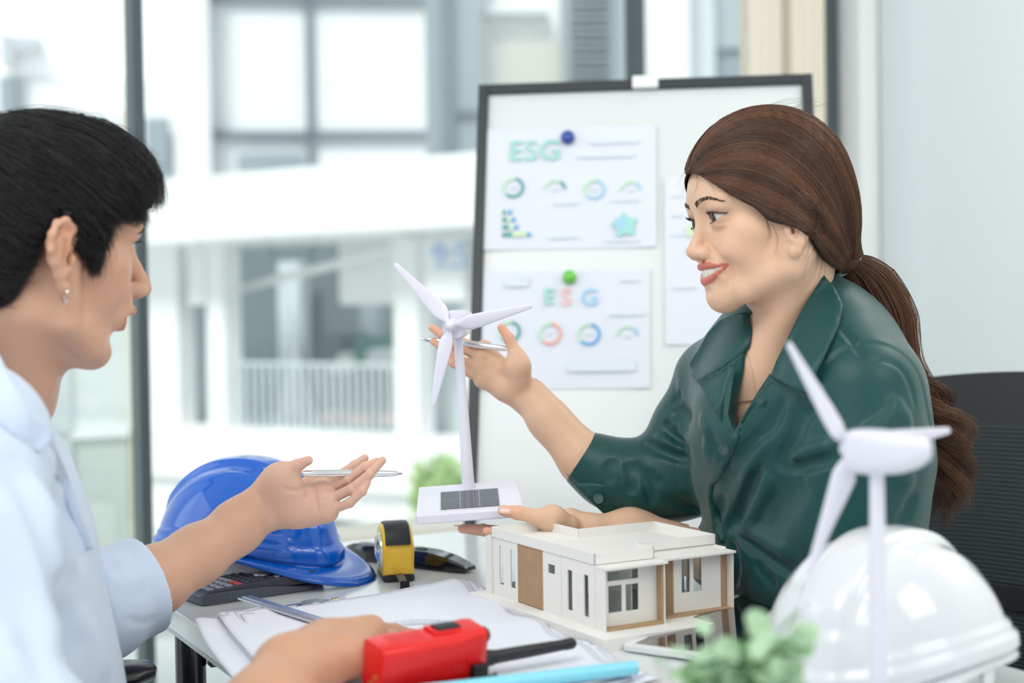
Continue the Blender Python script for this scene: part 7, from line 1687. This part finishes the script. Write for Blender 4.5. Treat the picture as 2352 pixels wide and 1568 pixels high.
# collar
nk = bvh(np.vstack([V0, xf(MM, FM.mesh(0)[0])]), np.vstack([Q0, FM.mesh(0)[1] + len(V0)]))
patch('collar', nk, [(-60, 740), (0, 815), (30, 880), (62, 936), (78, 958), (102, 974), (120, 992), (117, 1012), (90, 1040), (40, 1010), (-20, 960), (-80, 900)], M_lb, man, step=9, smooth_it=30, off=0.012, curve=False)
patch('placket', nk, [(92, 1000), (118, 1005), (140, 1052), (166, 1115), (192, 1195), (214, 1262), (190, 1262), (160, 1180), (130, 1100), (105, 1050)], M_lb, man, step=9, smooth_it=12, off=0.004, curve=False)
M_trm = mat('grey_trousers', (0.06, 0.065, 0.075), 0.8)
FT2 = Field((-0.85, 0.85, 0.0), (0.1, 1.85, 0.72), 0.011); hpm = np.array((-0.60, 1.31, 0.52))
for s in (-1, 1):
    h0 = hpm + l_m * 0.10 * s; kn = h0 + f_m * 0.43; ft = kn + np.array((-0.05, -0.02, -0.44)); FT2.chain([h0, kn], [0.10, 0.068], k=0.03); FT2.chain([kn, ft], [0.066, 0.05], k=0.02)
FT2.ell(hpm + np.array((0, 0, 0.04)), (0.18, 0.13, 0.11), AM, k=0.04); V, Q = FT2.mesh(1); wmesh('trousers', V, Q, M_trm, man)
for s in (-1, 1):
    ft = hpm + l_m * 0.10 * s + f_m * 0.40 + np.array((-0.02, 0, -0.48)); FX = Field(ft - 0.16, ft + 0.16, 0.005)
    FX.chain([ft, ft + f_m * 0.07 + np.array((0, 0, -0.01)), ft + f_m * 0.14 + np.array((0, 0, -0.015))], [0.042, 0.036, 0.026], k=0.01); V, Q = FX.mesh(0); V[:, 2] = np.maximum(V[:, 2], 0.001); wmesh('shoe', V, Q, M_black, man)
# his chair
c2 = thing('office_chair', 'black office chair under the man, its padded armrest showing below his sleeve', 'chair', (-0.62, 1.29, 0), math.atan2(f_m[1], f_m[0]))
MB().rings([[(x * s_, y * s_, z) for x, y in rrect(-0.24, -0.25, 0.25, 0.25, 0.09, 5)] for z, s_ in ((0.37, 0.9), (0.385, 0.98), (0.40, 1), (0.415, 0.97), (0.425, 0.85))]).build('seat', M_cf, c2, smooth=True, sharp=0.9)
sheet_back(-0.93, 0.93, 0.0, 1.0, 0.02).build('backrest', M_cf, c2, smooth=True, sharp=0.8)
MB().lathe([(0.001, 0.10), (0.03, 0.10), (0.03, 0.25), (0.02, 0.25), (0.02, 0.37), (0.001, 0.37)], 20).build('gas_column', M_cf, c2, smooth=True, sharp=0.6)
MB().tube([(-0.2, 0, 0.38), (-0.29, 0, 0.40), (-0.30, 0, 0.60)], 0.02, 8).build('back_support', M_cf, c2, smooth=True); star_base(c2)
Ci = (TR((-0.62, 1.29, 0)) @ RZ(math.atan2(f_m[1], f_m[0]))).inverted(); tipp = Ci @ Vector(P(357, 1536, 1.60))
for s, tz in ((1, tipp[2]), (-1, 0.60)):
    yv = tipp[1] * s if s > 0 else -0.27; R = []
    for x, w, h in ((tipp[0], 0.006, 0.004), (tipp[0] - 0.006, 0.022, 0.010), (tipp[0] - 0.03, 0.036, 0.013), (tipp[0] - 0.14, 0.042, 0.014), (tipp[0] - 0.23, 0.036, 0.012), (tipp[0] - 0.245, 0.012, 0.005)): R.append([(x, yv + w * math.cos(a), tz + h * math.sin(a)) for a in [2 * PI * k / 16 for k in range(16)]])
    MB().rings([r[::-1] for r in R]).build('armrest', mat('armrest_black', (0.010, 0.012, 0.015), 0.3, coat=0.3), c2, smooth=True)
    MB().tube([(tipp[0] - 0.13, yv, tz - 0.01), (tipp[0] - 0.13, yv, 0.42), (tipp[0] - 0.13, s * 0.2, 0.37)], 0.016, 8).build('armrest_post', M_cf, c2, smooth=True)
body_w.build('body', M_skin_w, woman)
for o in bpy.data.objects:
    if o.type == 'MESH' and o.name.split('.')[0] in ('loose_hair', 'hair_strands', 'ponytail', 'eyebrow', 'upper_lashes', 'lower_lashes', 'scale_marks', 'degree_marks', 'cell_lines'): o['kind'] = 'stuff'
bpy.context.view_layer.update()
